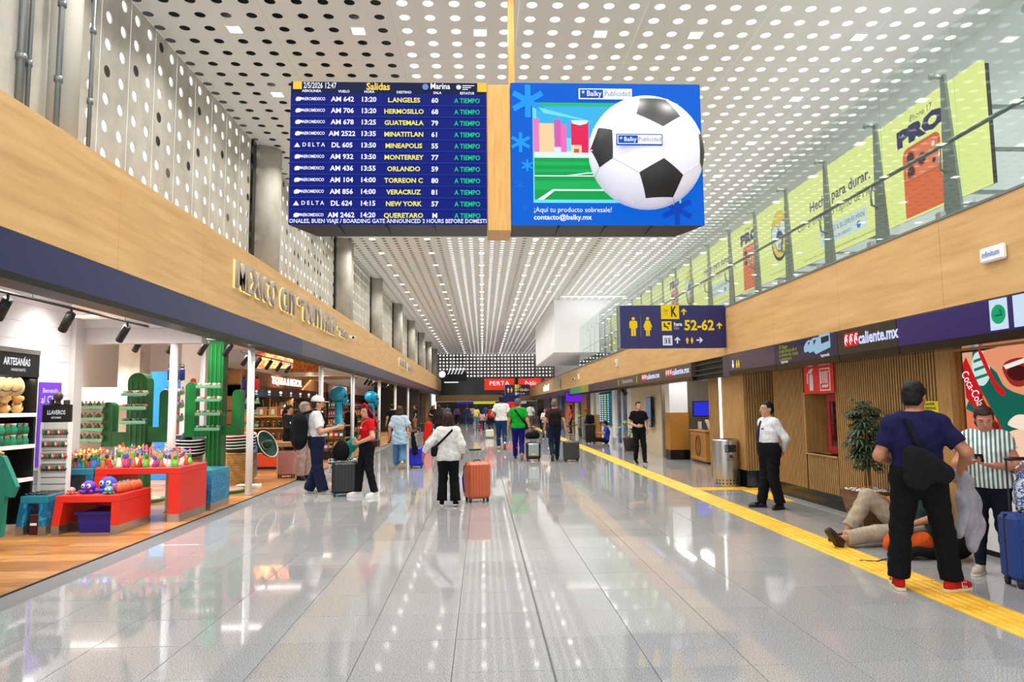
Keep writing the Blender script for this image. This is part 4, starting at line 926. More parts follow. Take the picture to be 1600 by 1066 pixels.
# ---- wall shelf with handicraft
su = thing('wall_shelf', 'black wall shelf unit headed ARTESANIAS at the far left', 'shelf', (0, 0, 0))
sy0, sy1, sx0, sx1 = 5.7, 9.70, -6.295, -5.95
MB().box(sx0, sx0 + .03, sy0, sy1, .1, 2.32).build('back_panel', mat('shelf_back', (34, 24, 16), .6), su)
for y in (sy0, 7.6, sy1 - .04): MB().box(sx0, sx1, y, y + .04, .1, 2.36).build('side_panel', BLK, su)
MB().box(sx0, sx1 + .02, sy0, sy1, 2.32, 2.38).build('top_board', mat('shelf_grey', (120, 116, 112), .5), su); MB().box(sx1 - .03, sx1 + .01, sy0, sy1, 2.02, 2.32).build('header', BLK, su)
for z in (1.54, 1.13, .7): MB().box(sx0, sx1, sy0, sy1, z - .03, z).build('shelf_board', mat('shelf_white', (206, 204, 200), .4), su); MB().box(sx1 - .02, sx1 + .005, sy0, sy1, z - .04, z + .01).build('price_rail', WHITE, su)
Fw = frame((sx1 + .013, 9.24, 2.2), (0, 1, 0), (0, 0, 1))
text('ARTESANÍAS', .13, emis('print_white', (250, 250, 255), 1.), su, Fw, extrude=0, width=.52, bold=.003); text('HANDICRAFTS', .05, emis('print_white', (250, 250, 255), 1.), su, Fw @ T(.03, -.10), extrude=0, width=.28); text('S', .13, W_, su, Fw @ T(-.52, .02), extrude=0, bold=.004)
sl = bpy.data.lights.new('shelf_light', 'AREA'); sl.shape = 'RECTANGLE'; sl.size = 3.6; sl.size_y = .06; sl.energy = 10; sl.color = (1, .86, .66)
lo = link('lamp', sl, su); lo.location = (sx1 - .06, 8.2, 2.0); lo.rotation_euler = (0, 0, PI / 2)
tan = [mat('plush_tan%d' % i, c, .85) for i, c in enumerate(((226, 176, 106), (236, 198, 140), (208, 150, 84)))]
pt = [(MB().ell((0, 0, .085), (.085, .1, .085), 12, 8).mesh('body', m, True), MB().ell((.07, 0, .10), (.04, .05, .045), 10, 6).mesh('muzzle', tan[1], True), MB().ell((.0, .075, .165), (.02, .025, .03), 8, 6).ell((.0, -.075, .165), (.02, .025, .03), 8, 6).mesh('ear', m, True), MB().ell((.105, .0, .115), (.012, .016, .012), 8, 6).mesh('nose', BLK, True)) for m in tan]
for q in range(26):
    r_ = q // 13; o = thing('plush_bear', 'tan plush toy sitting in rows on the top wall shelf', 'toy', (-6.08 + .0 * r_, 6.5 + .25 * (q % 13), 1.542 + .125 * r_), random.uniform(-.4, .4), 'tan plush toys on the wall shelf'); o.scale = (.74, .8, .74)
    for nm, me in zip(('body', 'muzzle', 'ear', 'nose'), pt[(q * 7 + r_) % 3]): link(nm, me, o)
hats = MB().lathe([(.14, 0), (.15, .012), (.09, .03), (.075, .08), (.04, .10), (0.001, .10)], n=18).mesh('brim_and_crown', mat('straw', (226, 196, 140), .8), True); hb_ = MB().lathe([(.092, .03), (.093, .05), (.086, .05)], n=18).mesh('band', mat('hat_band', (60, 120, 130), .6))
for q in range(5):
    M_ = Matrix.Translation((-6.10 + .03 * q, 8.72 + .13 * q, 1.9)) @ Matrix.Rotation(1.35, 4, 'Y') @ Matrix.Rotation(.1 * q, 4, 'X')
    o = thing('straw_hat', 'beige straw hat hanging under the ARTESANIAS header', 'hat', M=M_, group='straw hats in the wall shelf'); link('crown', hats, o); link('band', hb_, o)
jarm = [(MB().lathe([(.04, 0), (.052, .015), (.055, .07), (.04, .10), (.042, .125)], n=12).mesh('body', mat('green_%d' % i, c, .35), True), MB().lathe([(.042, .125), (.044, .14), (.0, .143)], n=12).mesh('lid', mat('lid_%d' % i, d, .4), True)) for i, (c, d) in enumerate((((20, 110, 72), (200, 60, 40)), ((30, 130, 90), (230, 220, 200)), ((16, 90, 66), (30, 140, 90))))]
for q in range(64):
    z = 1.132 + .145 * ((q // 32)); o = thing('green_pot', 'green glazed pot in packed rows on the middle wall shelf', 'pot', (-6.0 - .12 * (q % 2), 7.78 + .118 * (q % 32 // 2), z), group='green pots on the wall shelf'); k = jarm[(q * 5 + q // 7) % 3]; link('body', k[0], o); link('lid', k[1], o)
for q in range(12):
    o = thing('gourd', 'orange gourd on the lowest visible wall shelf', 'gourd', (-6.08, 7.15 + .2 * q, .702), group='gourds on the wall shelf'); MB().lathe([(.02, 0), (.09, .03), (.1, .08), (.05, .14), (.04, .2), (.02, .24)], n=12).build('shell', mat('gourd_%d' % (q % 2), ((190, 110, 40), (150, 90, 40))[q % 2], .5), o, smooth=True); MB().tube([(0, 0, .235), (.01, 0, .27)], .008, 5).build('stem', mat('stem', (90, 70, 30), .7), o)

# key ring stand
ks = thing('key_ring_stand', 'white grid stand with black LLAVEROS header board', 'stand', (-5.97, 10.75, 0)); ks.location = (-5.84, 9.98, 0); ks.scale = (.8, .8, 1)
MB().bbox(-.24, .24, -.03, .03, 1.42, 1.66, .006).build('header_board', BLK, ks); text('LLAVEROS', .085, W_, ks, frame((0, -.032, 1.55), (1, 0, 0), (0, 0, 1)), extrude=0, width=.3); text('KEYCHAINS', .035, W_, ks, frame((0, -.032, 1.48), (1, 0, 0), (0, 0, 1)), extrude=0, width=.16)
MB().bbox(-.22, .22, -.02, .02, .1, 1.42, .004).build('grid_panel', mat('grid_panel', (206, 204, 198), .5), ks)
for sx in (-1, 1): MB().box(sx * .23 - .02, sx * .23 + .02, -.04, .04, 0, 1.42).build('side_post', WHITE, ks)
MB().box(-.25, .25, -.2, .2, 0, .03).build('base', WHITE, ks)
for r_ in range(11): MB().box(-.21, .21, -.026, -.02, .4 + .09 * r_, .41 + .09 * r_).build('groove', GREYM, ks)
kr = [(MB().lathe([(.012, 0), (.016, .002), (.016, .006), (.012, .008)], n=10).mesh('ring', STEEL), MB().tube([(0, 0, -.01), (.012, 0, -.05), (0, 0, -.075)], [.008, .022, .01], 7).mesh('charm', mat('charm_%d' % i, c, .4), True)) for i, c in enumerate(((60, 130, 80), (196, 60, 60), (206, 190, 160), (80, 60, 50)))]
for q in range(40):
    o = thing('key_ring', 'small key ring hanging on the white grid stand', 'key ring', (-5.995 + .034 * (q % 10), 9.94, 1.32 - .16 * (q // 10)), group='key rings on the stand'); k = kr[(q * 3 + q // 10) % 4]; link('ring', k[0], o); link('charm', k[1], o)
bu = thing('dark_bust', 'dark head-shaped ornament on top of the LLAVEROS board', 'ornament', (-5.84, 9.98, 1.66)); MB().lathe([(.05, 0), (.03, .03), (.03, .05), (.055, .08), (.06, .13), (.03, .17), (0.001, .175)], n=14).build('head', mat('dark_brown', (52, 34, 26), .6), bu, smooth=True); MB().tube([(-.08, 0, 0), (-.08, 0, .07)], .03, 8).build('cup', BLK, bu); MB().tube([(.12, 0, 0), (.12, 0, .06)], .04, 8).build('cup', DARK, bu)
# purple poster stand
po = thing('club_poster', 'purple Bienvenido al Club poster in a white stand', 'poster', (-6.2, 10.45, 0)); po.matrix_world = frame((-6.15, 10.32, 0), (.3, .95, 0), (0, 0, 1)) @ Matrix.Diagonal((.76, 1, 1, 1))
MB().bbox(-.27, .27, .75, 2.05, -.05, -.01, .006).build('frame', mat('poster_frame', (214, 220, 220), .3), po); MB().box(-.235, .235, .8, 1.98, -.012, .0).build('print', mat('poster_purple', (92, 48, 168), .4, emit=.35), po)
MB().box(-.2, .2, 0, .02, -.16, .1).build('foot', STEEL, po); MB().box(-.02, .02, .02, .75, -.05, -.03).build('stem', STEEL, po)
for s, z, sz, w_ in (('Bienvenido', 1.86, .1, .32), ('al Club', 1.73, .15, .37), ('de hoy', 1.45, .07, .22), ('20%', 1.36, .08, .16)): text(s, sz, W_, po, T(0, z, .002), extrude=0, width=w_)
for z, w_ in ((1.63, .3), (1.28, .26), (1.2, .3)): MB().box(-w_ / 2, w_ / 2, z - .008, z + .008, .001, .003).build('print_line', W_, po)
# T-shirt on the hanger and its rail
rk = thing('clothes_rail', 'low steel rail carrying the teal T-shirt, far left', 'clothes rail', (-5.62, 8.35, 0)); MB().tube([(-.7, 0, 1.2), (.05, 0, 1.2)], .014, 8).build('bar', STEEL, rk)
for x in (-.68,): MB().tube([(x, 0, 0), (x, 0, 1.2)], .014, 8).build('upright', STEEL, rk); MB().tube([(x, -.25, .012), (x, .25, .012)], .014, 8).build('foot', STEEL, rk)
ts = thing('tshirt', 'teal T-shirt on a wooden hanger at the left frame edge', 'shirt', (-5.62, 8.35, 0)); P = []
P = [(-.24, .16), (.20, .16), (.215, .62), (.29, .60), (.34, .72), (.18, 1.06), (.08, 1.10), (-.1, 1.10), (-.2, 1.06), (-.36, .72), (-.3, .6), (-.23, .62)]
b = MB(); b.prism(P, -.035, .035); b.build('cloth', varied('tee_teal', [(.35, (14, 104, 88)), (.65, (26, 128, 108))], 4, (1, 1, .5), 3, .85, bump=.3), ts)
MB().tube([(-.16, 0, 1.09), (-.01, 0, 1.16), (.16, 0, 1.09)], .016, 8).build('hanger', mat('hanger_wood', (196, 140, 70), .4), ts, smooth=True); MB().tube([(-.01, 0, 1.16), (-.01, 0, 1.2), (.012, 0, 1.222), (.03, 0, 1.205)], .005, 6).build('hook', STEEL, ts); MB().prism(disc2(.035), -.037, -.035, O=(.1, 0, .92)).build('chest_mark', mat('mark_pale', (120, 190, 160), .6), ts)

# ---- cactus displays
CG = varied('cactus_green', [(.3, (8, 72, 28)), (.6, (14, 96, 40)), (.8, (22, 112, 50))], 3, (1, 1, 1), 3, .35)
def rounded_col(b, x, y, w_, d, z0, z1):
    n = 8; P = [(-w_ / 2, z0), (w_ / 2, z0)] + [(w_ / 2 * math.cos(PI * k / n), z1 - w_ / 2 + w_ / 2 * math.sin(PI * k / n)) for k in range(n + 1)]
    b.prism(P, -d / 2, d / 2, O=(x, y, 0)); return b
def cactus(label, loc, H, w_, arms, base=.45):
    c = thing('cactus_display', label, 'display', loc)
    rounded_col(MB(), 0, 0, w_, .26, .05, H).build('trunk', CG, c)
    for k in (-.28, 0, .28): MB().prism([(w_ * k - .012, .1), (w_ * k + .012, .1), (w_ * k + .012, H - w_ * .45), (w_ * k - .012, H - w_ * .45)], -.145, -.13).build('rib', mat('cactus_rib', (20, 112, 48), .3), c)
    for ax, aw, z0, z1, zb in arms:
        a = rounded_col(MB(), ax, 0, aw, .2, z0, z1).build('arm', CG, c); s = 1 if ax > 0 else -1
        MB().box(min(ax - s * 0, s * w_ * .4), max(ax, s * w_ * .4), -.095, .095, z0, zb).build('elbow', CG, a)
    MB().tube([(0, 0, 0), (0, 0, .05)], base, 28).build('base_disc', mat('cactus_base', (40, 92, 48), .5), c); MB().tube([(0, 0, .05), (0, 0, .055)], base * .85, 28).build('base_print', mat('base_print', (190, 140, 120), .5), c)
    return c
cactus('shorter green cactus display behind the figurine tables', (-5.97, 12.6, 0), 2.22, .33, [(-.5, .18, .95, 1.72, 1.2), (.46, .18, 1.02, 1.92, 1.28)])
cactus('tall green cactus display nearly reaching the fascia', (-5.13, 13.9, 0), 2.95, .29, [(-.47, .2, 1.05, 2.1, 1.26), (.41, .18, 1.08, 1.95, 1.25)], .62)
mug = [(MB().lathe([(.028, 0), (.034, .004), (.036, .075), (.030, .075), (.028, .01)], n=12).mesh('cup', mat('mug_%d' % i, c, .25), True), MB().tube([(.034, 0, .06), (.058, 0, .055), (.06, 0, .03), (.034, 0, .018)], .006, 6).mesh('handle', mat('mug_%d' % i, c, .25), True)) for i, c in enumerate(((150, 120, 96), (196, 190, 170), (170, 84, 60), (90, 96, 90), (60, 50, 46)))]
def tray(x, y, z, w_, d, n, label, kinds, rows=1, item='mug', grp=None, what='mug'):
    t = thing('glass_shelf', label, 'shelf', (x, y, z)); MB().bbox(-w_ / 2, w_ / 2, -d / 2, d / 2, -.012, 0, .002).build('pane', CLEAR, t); MB().box(-w_ / 2, w_ / 2, -d / 2, -d / 2 + .006, -.02, .035).build('front_rail', mat('rail_green', (120, 190, 150), .2), t)
    MB().box(-.02, .02, -d / 2, d / 2, -.03, -.012).build('bracket', GREYM, t)
    for r_ in range(rows):
        for q in range(n):
            o = thing(item, '%s standing on %s' % (what, grp), item.replace('_', ' '), (x - w_ / 2 + (q + .5) * w_ / n, y - d / 4 + d / 2 * r_, z + .001), random.uniform(-1, 1), 'items on ' + grp)
            for nm, me in zip(('cup', 'handle') if item == 'mug' else ('body', 'cap'), kinds[(q + r_) % len(kinds)]): link(nm, me, o)
for i, z in enumerate((1.99, 1.74, 1.48, 1.20)): tray(-5.13, 13.55, z, .46, .24, 5, ['topmost', 'second', 'third', 'lowest'][i] + ' glass shelf across the tall cactus trunk', mug[i:i + 2], 1, grp='the %s shelf of the tall cactus' % ['top', 'second', 'third', 'lowest'][i], what=['pale pottery mug', 'brown pottery mug', 'small grey mug', 'dark little mug'][i])
for i, z in enumerate((1.83, 1.60, 1.36)): tray(-5.88, 12.28, z, .42, .24, 5, ['topmost', 'middle', 'lowest'][i] + ' glass shelf across the shorter cactus trunk', mug[(i + 1) % 4:(i + 1) % 4 + 2], 1, grp='the %s shelf of the short cactus' % ['top', 'middle', 'lowest'][i], what=['grey green mug', 'terracotta mug', 'dark brown mug'][i])
def bottle_kind(i, c, cc, h=.2, r=.035): return (MB().lathe([(r, 0), (r * 1.05, .01), (r * 1.05, h * .7), (r * .5, h * .82), (r * .45, h * .95)], n=10).mesh('body', mat('btl_%d_%d_%d' % c, c, .2), True), MB().lathe([(r * .55, h * .95), (r * .55, h * 1.08), (.0, h * 1.085)], n=10).mesh('cap', mat('btl_%d_%d_%d' % cc, cc, .4), True))
jars = [bottle_kind(0, (86, 72, 60), (200, 200, 196), .12, .03), bottle_kind(1, (140, 120, 96), (60, 50, 44), .11, .032)]
for i, z in enumerate((1.62, 1.42, 1.24, 1.06)): tray(-6.7, 12.5, z, .42, .24, 6, ['topmost', 'second', 'third', 'lowest'][i] + ' glass shelf left of the shorter cactus', jars, 1, 'spice_jar', 'the %s shelf left of the short cactus' % ['top', 'second', 'third', 'lowest'][i], 'small spice jar')
for i, z in enumerate((1.86, 1.62, 1.38)): tray(-5.62 + .0, 13.2, z, .36, .24, 5, ['topmost', 'middle', 'lowest'][i] + ' glass shelf between the two cacti', [bottle_kind(2, (150, 110, 130), (60, 90, 120), .12, .034), bottle_kind(3, (196, 186, 176), (180, 60, 90), .12, .034)], 1, 'gift_jar', 'the %s shelf between the cacti' % ['top', 'middle', 'lowest'][i], 'small gift jar')
gs = thing('product_stand', 'white stand with stacked glass shelves right of the tall cactus', 'stand', (-4.72, 14.6, 0)); MB().bbox(-.03, .03, .1, .14, 0, 2.2, .004).build('back_post', WHITE, gs); MB().bbox(-.22, .22, -.15, .15, 0, .06, .006).build('base', WHITE, gs)
thermo = [(MB().lathe([(.042, 0), (.048, .01), (.048, .2), (.03, .235)], n=14).mesh('body', mat('thermos_%d' % i, c, .3), True), MB().lathe([(.03, .235), (.033, .24), (.033, .275), (.0, .278)], n=12).tube([(-.03, 0, .26), (-.02, 0, .31), (.02, 0, .31), (.03, 0, .26)], .007, 6).mesh('cap', BLK, True)) for i, c in enumerate(((34, 40, 110), (196, 30, 32)))]
for i, (z, k, it, wh) in enumerate(((1.92, None, '', ''), (1.70, jars, 'spice_jar', 'small bottled gift'), (1.48, jars, 'spice_jar', 'small boxed jar'), (1.24, mug[3:], 'mug', 'bluish tin mug'))):
    if k: tray(-4.72, 14.6, z, .42, .26, 4, ['', 'second', 'third', 'lowest'][i] + ' glass shelf on the stand right of the tall cactus', k, 1, it, 'the %s shelf of the white stand' % ['', 'second', 'third', 'lowest'][i], wh)
t = thing('glass_shelf', 'topmost glass shelf carrying thermos bottles', 'shelf', (-4.72, 14.6, 1.96)); MB().bbox(-.22, .22, -.13, .13, -.012, 0, .002).build('pane', CLEAR, t); MB().box(-.02, .02, -.13, .13, -.03, -.012).build('bracket', GREYM, t)
for i, (x, k, lb) in enumerate(((-4.87, 0, 'navy thermos bottle with black lid on the top glass shelf'), (-4.74, 1, 'red thermos bottle beside the navy one'), (-4.60, 1, 'rightmost red thermos bottle on the top glass shelf'))):
    o = thing('thermos', lb, 'bottle', (x, 14.6, 1.961)); link('body', thermo[k][0], o); link('cap', thermo[k][1], o)
t = thing('glass_shelf', 'glass shelf with navy flasks left of the tall cactus top', 'shelf', (-5.62, 13.2, 2.1)); MB().bbox(-.2, .2, -.13, .13, -.012, 0, .002).build('pane', CLEAR, t); MB().box(-.02, .02, -.13, .13, -.03, -.012).build('bracket', GREYM, t)
for i in range(3): o = thing('thermos', 'navy flask in a row left of the tall cactus', 'bottle', (-5.74 + .11 * i, 13.2, 2.101), group='navy flasks'); link('body', thermo[0][0], o); link('cap', thermo[0][1], o)

# ---- wicker baskets and sombreros
WICK = varied('wicker', [(.35, (150, 104, 48)), (.55, (190, 142, 78)), (.75, (208, 164, 100))], 8, (1, 1, 1), 3, .7)
def basket(label, loc, r0, r1, h):
    o = thing('wicker_basket', label, 'basket', loc); n = 40
    b = MB(); b.lathe([(r0, 0), (r1, h), (r1 - .02, h), (r0 - .02, .02)], n=n); b.build('liner', mat('wicker_dark', (110, 74, 34), .8), o)
    k = int(h / .035); wv = MB()
    for q in range(k):
        z = .02 + q * .035; r_ = r0 + (r1 - r0) * z / h; wv.tube([((r_ + (.012 if (j + q) % 2 else .002)) * math.cos(2 * PI * j / n), (r_ + (.012 if (j + q) % 2 else .002)) * math.sin(2 * PI * j / n), z) for j in range(n + 1)], .014, 5, cap=False)
    wv.build('weave', WICK, o, kind='stuff'); wv = MB().tube([((r1 + .005) * math.cos(2 * PI * j / n), (r1 + .005) * math.sin(2 * PI * j / n), h) for j in range(n + 1)], .022, 8, cap=False).build('rim', WICK, o, smooth=True)
basket('tall wicker basket under the dark sombreros by the tall cactus', (-5.1, 15.2, 0), .27, .31, .66); basket('wicker basket half hidden behind the nearest white pole', (-5.75, 14.0, 0), .25, .3, .66)
SOM = [(mat('felt_%d' % i, c, .8), mat('felt_trim_%d' % i, d, .4)) for i, (c, d) in enumerate((((28, 30, 44), (226, 222, 210)), ((26, 60, 48), (220, 216, 206)), ((150, 30, 40), (230, 226, 216)), ((40, 44, 90), (232, 230, 226))))]
def sombrero(label, loc, k, rot=(0, 0), r=.33, grp=None):
    o = thing('sombrero', label, 'hat', loc, group=grp); o.rotation_euler = (rot[0], rot[1], 0); f, t_ = SOM[k]
    MB().lathe([(r * .3, 0), (r * .62, .005), (r * .92, .05), (r, .11), (r * .985, .115), (r * .9, .065), (r * .6, .022), (r * .31, .02)], n=28).build('brim', f, o, smooth=True)
    MB().tube([(r * math.cos(2 * PI * j / 28), r * math.sin(2 * PI * j / 28), .113) for j in range(29)], .011, 6, cap=False).build('trim', t_, o, smooth=True); MB().lathe([(r * .31, .01), (r * .3, .09), (r * .2, .2), (r * .08, .235), (0.001, .24)], n=18).build('crown', f, o, smooth=True); MB().lathe([(r * .315, .03), (r * .312, .05), (r * .3, .05)], n=18).build('band', t_, o)
for q in range(5): sombrero(['lowest dark sombrero of the stack on the wicker basket', 'green trimmed sombrero second from the bottom of the stack', 'middle sombrero of the basket stack', 'fourth sombrero of the basket stack', 'topmost red and white sombrero of the basket stack'][q], (-5.1 + .02 * (q % 2), 15.15, .68 + .062 * q), [1, 0, 1, 0, 2][q], (.08, -.04))
for q in range(5): sombrero('striped navy sombrero stacked behind the nearest white pole', (-5.72, 13.95, .68 + .06 * q), 3 if q % 2 else 0, (.1, .08), .36, 'stack of navy sombreros')
sombrero('straw coloured sombrero tilted at the right of the basket stack', (-4.68, 15.4, .78), 1, (.3, 1.1), .3); bpy.data.objects['sombrero.010'].children[0].data.materials[0] = MATS['straw']

# ---- blue skulls on columns
SKB = mat('skull_blue', (10, 136, 176), .12)
def skull(label, loc, s=1.):
    o = thing('skull_statue', label, 'statue', loc); o.scale = (s, s, s)
    MB().lathe([(.2, 0), (.2, .04), (.12, .08), (.11, .6), (.14, .68)], n=20).build('column', SKB, o, smooth=True)
    MB().ell((-.02, 0, .92), (.27, .235, .24), 20, 14).ell((.14, 0, .78), (.13, .14, .12), 14, 10).build('cranium', SKB, o, smooth=True); MB().bbox(.1, .27, -.1, .1, .62, .72, .02).build('jaw', SKB, o)
    for sy in (-1, 1): MB().ell((.215, sy * .085, .86), (.05, .06, .055), 12, 8).build('eye_socket', mat('socket', (20, 40, 60), .3), o, smooth=True)
    for q in range(5): MB().bbox(.262, .285, -.085 + .036 * q, -.055 + .036 * q, .70, .745, .004).build('tooth', mat('tooth', (150, 210, 220), .3), o)
skull('glossy blue skull on a blue column, nearer one', (-4.55, 22.6, 1.05), 1.05); skull('glossy blue skull farther into the shop', (-4.55, 29.3, 1.05), 1.05)
ped = thing('goods_island', 'dark goods island with orange boxes under the first blue skull', 'counter', (-4.75, 22.6, 0)); MB().bbox(-.5, .5, -.5, .5, 0, .25, .01).build('plinth', BLK, ped)
for z in (.25, .62, 1.0): MB().bbox(-.5, .5, -.5, .5, z, z + .04, .005).build('shelf', mat('shelf_brown', (110, 84, 50), .5), ped)
for x in (-.47, .47):
    for y in (-.47, .47): MB().box(x - .02, x + .02, y - .02, y + .02, .25, 1.04).build('post', BLK, ped)
ped2 = dup(ped, (-4.75, 29.3, 0), label='dark goods island under the second blue skull')
def cart(i, c, c2): return (MB().bbox(-.06, .06, -.04, .04, 0, .2, .004).mesh('carton', mat('carton_%d' % i, c, .4)), MB().box(-.045, .045, -.042, -.04, .06, .14).mesh('printed_label', mat('carton_l%d' % i, c2, .4)))
CT = [cart(i, a, b_) for i, (a, b_) in enumerate((((214, 90, 34), (250, 226, 180)), ((40, 36, 40), (226, 190, 110)), ((170, 40, 36), (240, 230, 220)), ((216, 176, 96), (80, 50, 30)), ((46, 110, 96), (240, 240, 230)), ((120, 70, 130), (240, 220, 240))))]
for yy, nm in ((22.6, 'first'), (29.3, 'second')):
    for q in range(12): o = thing('gift_box', 'small gift carton on the island under the %s blue skull' % nm, 'box', (-5.15 + .155 * (q % 6), yy - .4, .662 if q < 6 else .292), group='cartons on the %s island' % nm); k = CT[(q * 2 + q // 6) % 6]; link('carton', k[0], o); link('printed_label', k[1], o)

# ---- tequila wall
TQ = thing('tequila_cabinet', 'wood topped cabinet wall with lit TEQUILA and MEZCAL letters', 'cabinet', (0, 0, 0)); tx = -6.9
MB().box(-7.3, -7.25, 20.4, 31.5, 0, 2.75).build('back_panel', mat('cabinet_back', (64, 44, 30), .5), TQ); MB().box(-7.25, tx, 20.4, 31.5, 2.28, 2.72).build('wood_header', mat('header_wood', (132, 88, 40), .5), TQ)
for k in range(36): MB().box(tx, tx + .012, 20.42 + .305 * k, 20.68 + .305 * k, 2.28, 2.72).build('header_slat', MATS['header_wood'], TQ)
MB().box(-7.25, tx + .02, 20.4, 31.5, 1.95, 2.27).build('lit_band', BLKG, TQ)
text('TEQUILA & MEZCAL', .34, emis('teq_letters', (255, 236, 226), 1.6), TQ, frame((tx + .03, 25.2, 2.5), (0, 1, 0), (0, 0, 1)), extrude=.01, width=3.9, bold=.006); text('TEQ', .34, emis('teq_red', (240, 60, 60), 1.), TQ, frame((tx + .026, 23.7, 2.5), (0, 1, 0), (0, 0, 1)), extrude=.008, width=.9, bold=.02)
for q in range(7): MB().ell((tx + .022, 21.8 + 1.3 * q, 2.12), (.004, .12 + .04 * (q % 3), .05), 10, 4).ell((tx + .022, 21.8 + 1.3 * q, 2.03), (.004, .16, .012), 8, 4).build('lit_mark', W_, TQ)
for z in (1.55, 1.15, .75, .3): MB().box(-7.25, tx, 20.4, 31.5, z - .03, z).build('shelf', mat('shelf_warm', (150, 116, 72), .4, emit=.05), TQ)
for y in (20.4, 23.2, 26, 28.8, 31.4): MB().box(-7.25, tx + .01, y, y + .1, 0, 2.3).build('upright', mat('header_wood', (132, 88, 40), .5), TQ)
ls = bpy.data.lights.new('cabinet_light', 'AREA'); ls.shape = 'RECTANGLE'; ls.size = 10; ls.size_y = .08; ls.energy = 60; ls.color = (1, .85, .6)
lo = link('lamp', ls, TQ); lo.location = (tx + .02, 26, 1.93); lo.rotation_euler = (0, -.3, PI / 2); 
BK = [bottle_kind(10 + i, a, b_, h_, .045) for i, (a, b_, h_) in enumerate((((180, 120, 40), (40, 30, 20), .27), ((200, 206, 200), (30, 30, 34), .29), ((34, 34, 40), (180, 150, 60), .25), ((60, 100, 70), (220, 210, 180), .28), ((140, 60, 40), (30, 30, 30), .24)))]
for r_, z in enumerate((1.551, 1.151, .751)):
    for q in range(30):
        o = thing('liquor_bottle', 'liquor bottle lined up on the %s cabinet shelf' % ('upper', 'middle', 'lower')[r_], 'bottle', (-7.02, 20.75 + .355 * q, z), group='bottles on the %s cabinet shelf' % ('upper', 'middle', 'lower')[r_]); k = BK[(q // 2 + r_ * 2) % 5]; link('body', k[0], o); link('cap', k[1], o)
# further bays
def bay(label, y0, y1, hc, wc, word, x=-6.9):
    c = thing('shop_bay', label, 'shelf', (0, 0, 0)); MB().box(-7.3, -7.25, y0, y1, 0, 2.7).build('back_panel', mat('bay_back_%d' % y0, wc, .5), c); MB().box(-7.25, x, y0, y1, 2.3, 2.68).build('header', mat('bay_head_%d' % y0, hc, .5), c); MB().box(-7.25, x, y0, y1, 2.0, 2.28).build('lit_band', BLKG, c)
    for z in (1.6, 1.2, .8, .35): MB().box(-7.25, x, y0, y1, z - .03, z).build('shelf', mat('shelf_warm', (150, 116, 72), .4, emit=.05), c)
    for y in (y0, y1 - .1): MB().box(-7.25, x + .01, y, y + .1, 0, 2.3).build('upright', BLK, c)
    if word: text(word, .34, W_, c, frame((x + .012, (y0 + y1) / 2, 2.5), (0, 1, 0), (0, 0, 1)), extrude=.01, width=min(2.4, (y1 - y0) * .6))
    n = int((y1 - y0) / .5)
    for r_, z in enumerate((1.601, 1.201, .801)):
        for q in range(n):
            o = thing('gift_box', 'gift carton on a shelf of the %s' % label.split(' with')[0], 'box', (x - .14, y0 + .3 + .48 * q, z), PI / 2, 'cartons in the ' + label.split(' with')[0]); k = CT[(q * 3 + r_ + int(y0)) % 6]; link('carton', k[0], o); link('printed_label', k[1], o); o.scale = (1.5, 1.5, 1.4)
bay('brown bay with dark lit band after the tequila wall', 31.8, 38.0, (120, 84, 66), (70, 50, 40), 'CACAO'); bay('grey bay with perfume boxes deeper in the shop', 38.3, 43, (150, 140, 136), (80, 70, 70), ''); bay('orange and black bay with toys near the shop end', 43.3, 47.8, (30, 28, 30), (214, 70, 40), '')
# ochre gondola with jars
gd = thing('goods_gondola', 'ochre gondola with jar rows and an orange base', 'shelf', (-5.6, 19.2, 0)); MB().bbox(-.45, .45, -.3, .3, 0, .06, .004).build('plinth', BLK, gd); MB().bbox(-.45, .45, -.3, .3, .06, .38, .006).build('base', mat('gondola_orange', (222, 70, 26), .4), gd); MB().box(-.45, .45, .1, .14, .38, 1.4).build('back_panel', mat('gondola_ochre', (206, 160, 84), .5), gd)
for z in (.42, .75, 1.08, 1.38): MB().bbox(-.45, .45, -.3, .14, z - .03, z, .004).build('shelf', mat('gondola_ochre', (206, 160, 84), .5), gd)
for x in (-.45, .42): MB().box(x, x + .03, -.3, .14, .38, 1.4).build('side_panel', mat('gondola_ochre', (206, 160, 84), .5), gd)
JK = [bottle_kind(30, (44, 30, 36), (226, 220, 210), .16, .05), bottle_kind(31, (120, 60, 40), (220, 180, 90), .16, .05)]
for r_, z in enumerate((.421, .751, 1.081)):
    for q in range(6): o = thing('preserve_jar', 'dark preserve jar on the ochre gondola', 'jar', (-5.96 + .144 * q, 19.02, z), group='jars on the ochre gondola'); k = JK[(q + r_) % 2]; link('body', k[0], o); link('cap', k[1], o)
for q, (x, c, lb) in enumerate(((-5.85, (180, 120, 70), 'tan carton standing on top of the ochre gondola'), (-5.55, (200, 150, 90), 'carton with white bottle print on the ochre gondola'), (-5.3, (190, 60, 40), 'small red carton on top of the ochre gondola'))): o = thing('gift_box', lb, 'box', (x, 19.05, 1.381)); MB().bbox(-.11, .11, -.07, .07, 0, .24, .006).build('carton', mat('topcarton_%d' % q, c, .5), o); MB().box(-.04, .04, -.073, -.07, .05, .18).build('printed_label', WHITE, o)
og = thing('orange_panel', 'bright orange display column beside the ochre gondola', 'display', (-6.35, 19.4, 0)); MB().bbox(-.16, .16, -.1, .1, 0, 1.55, .01).build('panel', mat('bright_orange', (240, 120, 30), .4, emit=.15), og); MB().bbox(-.2, .2, -.14, .14, 0, .05, .005).build('foot', BLK, og)
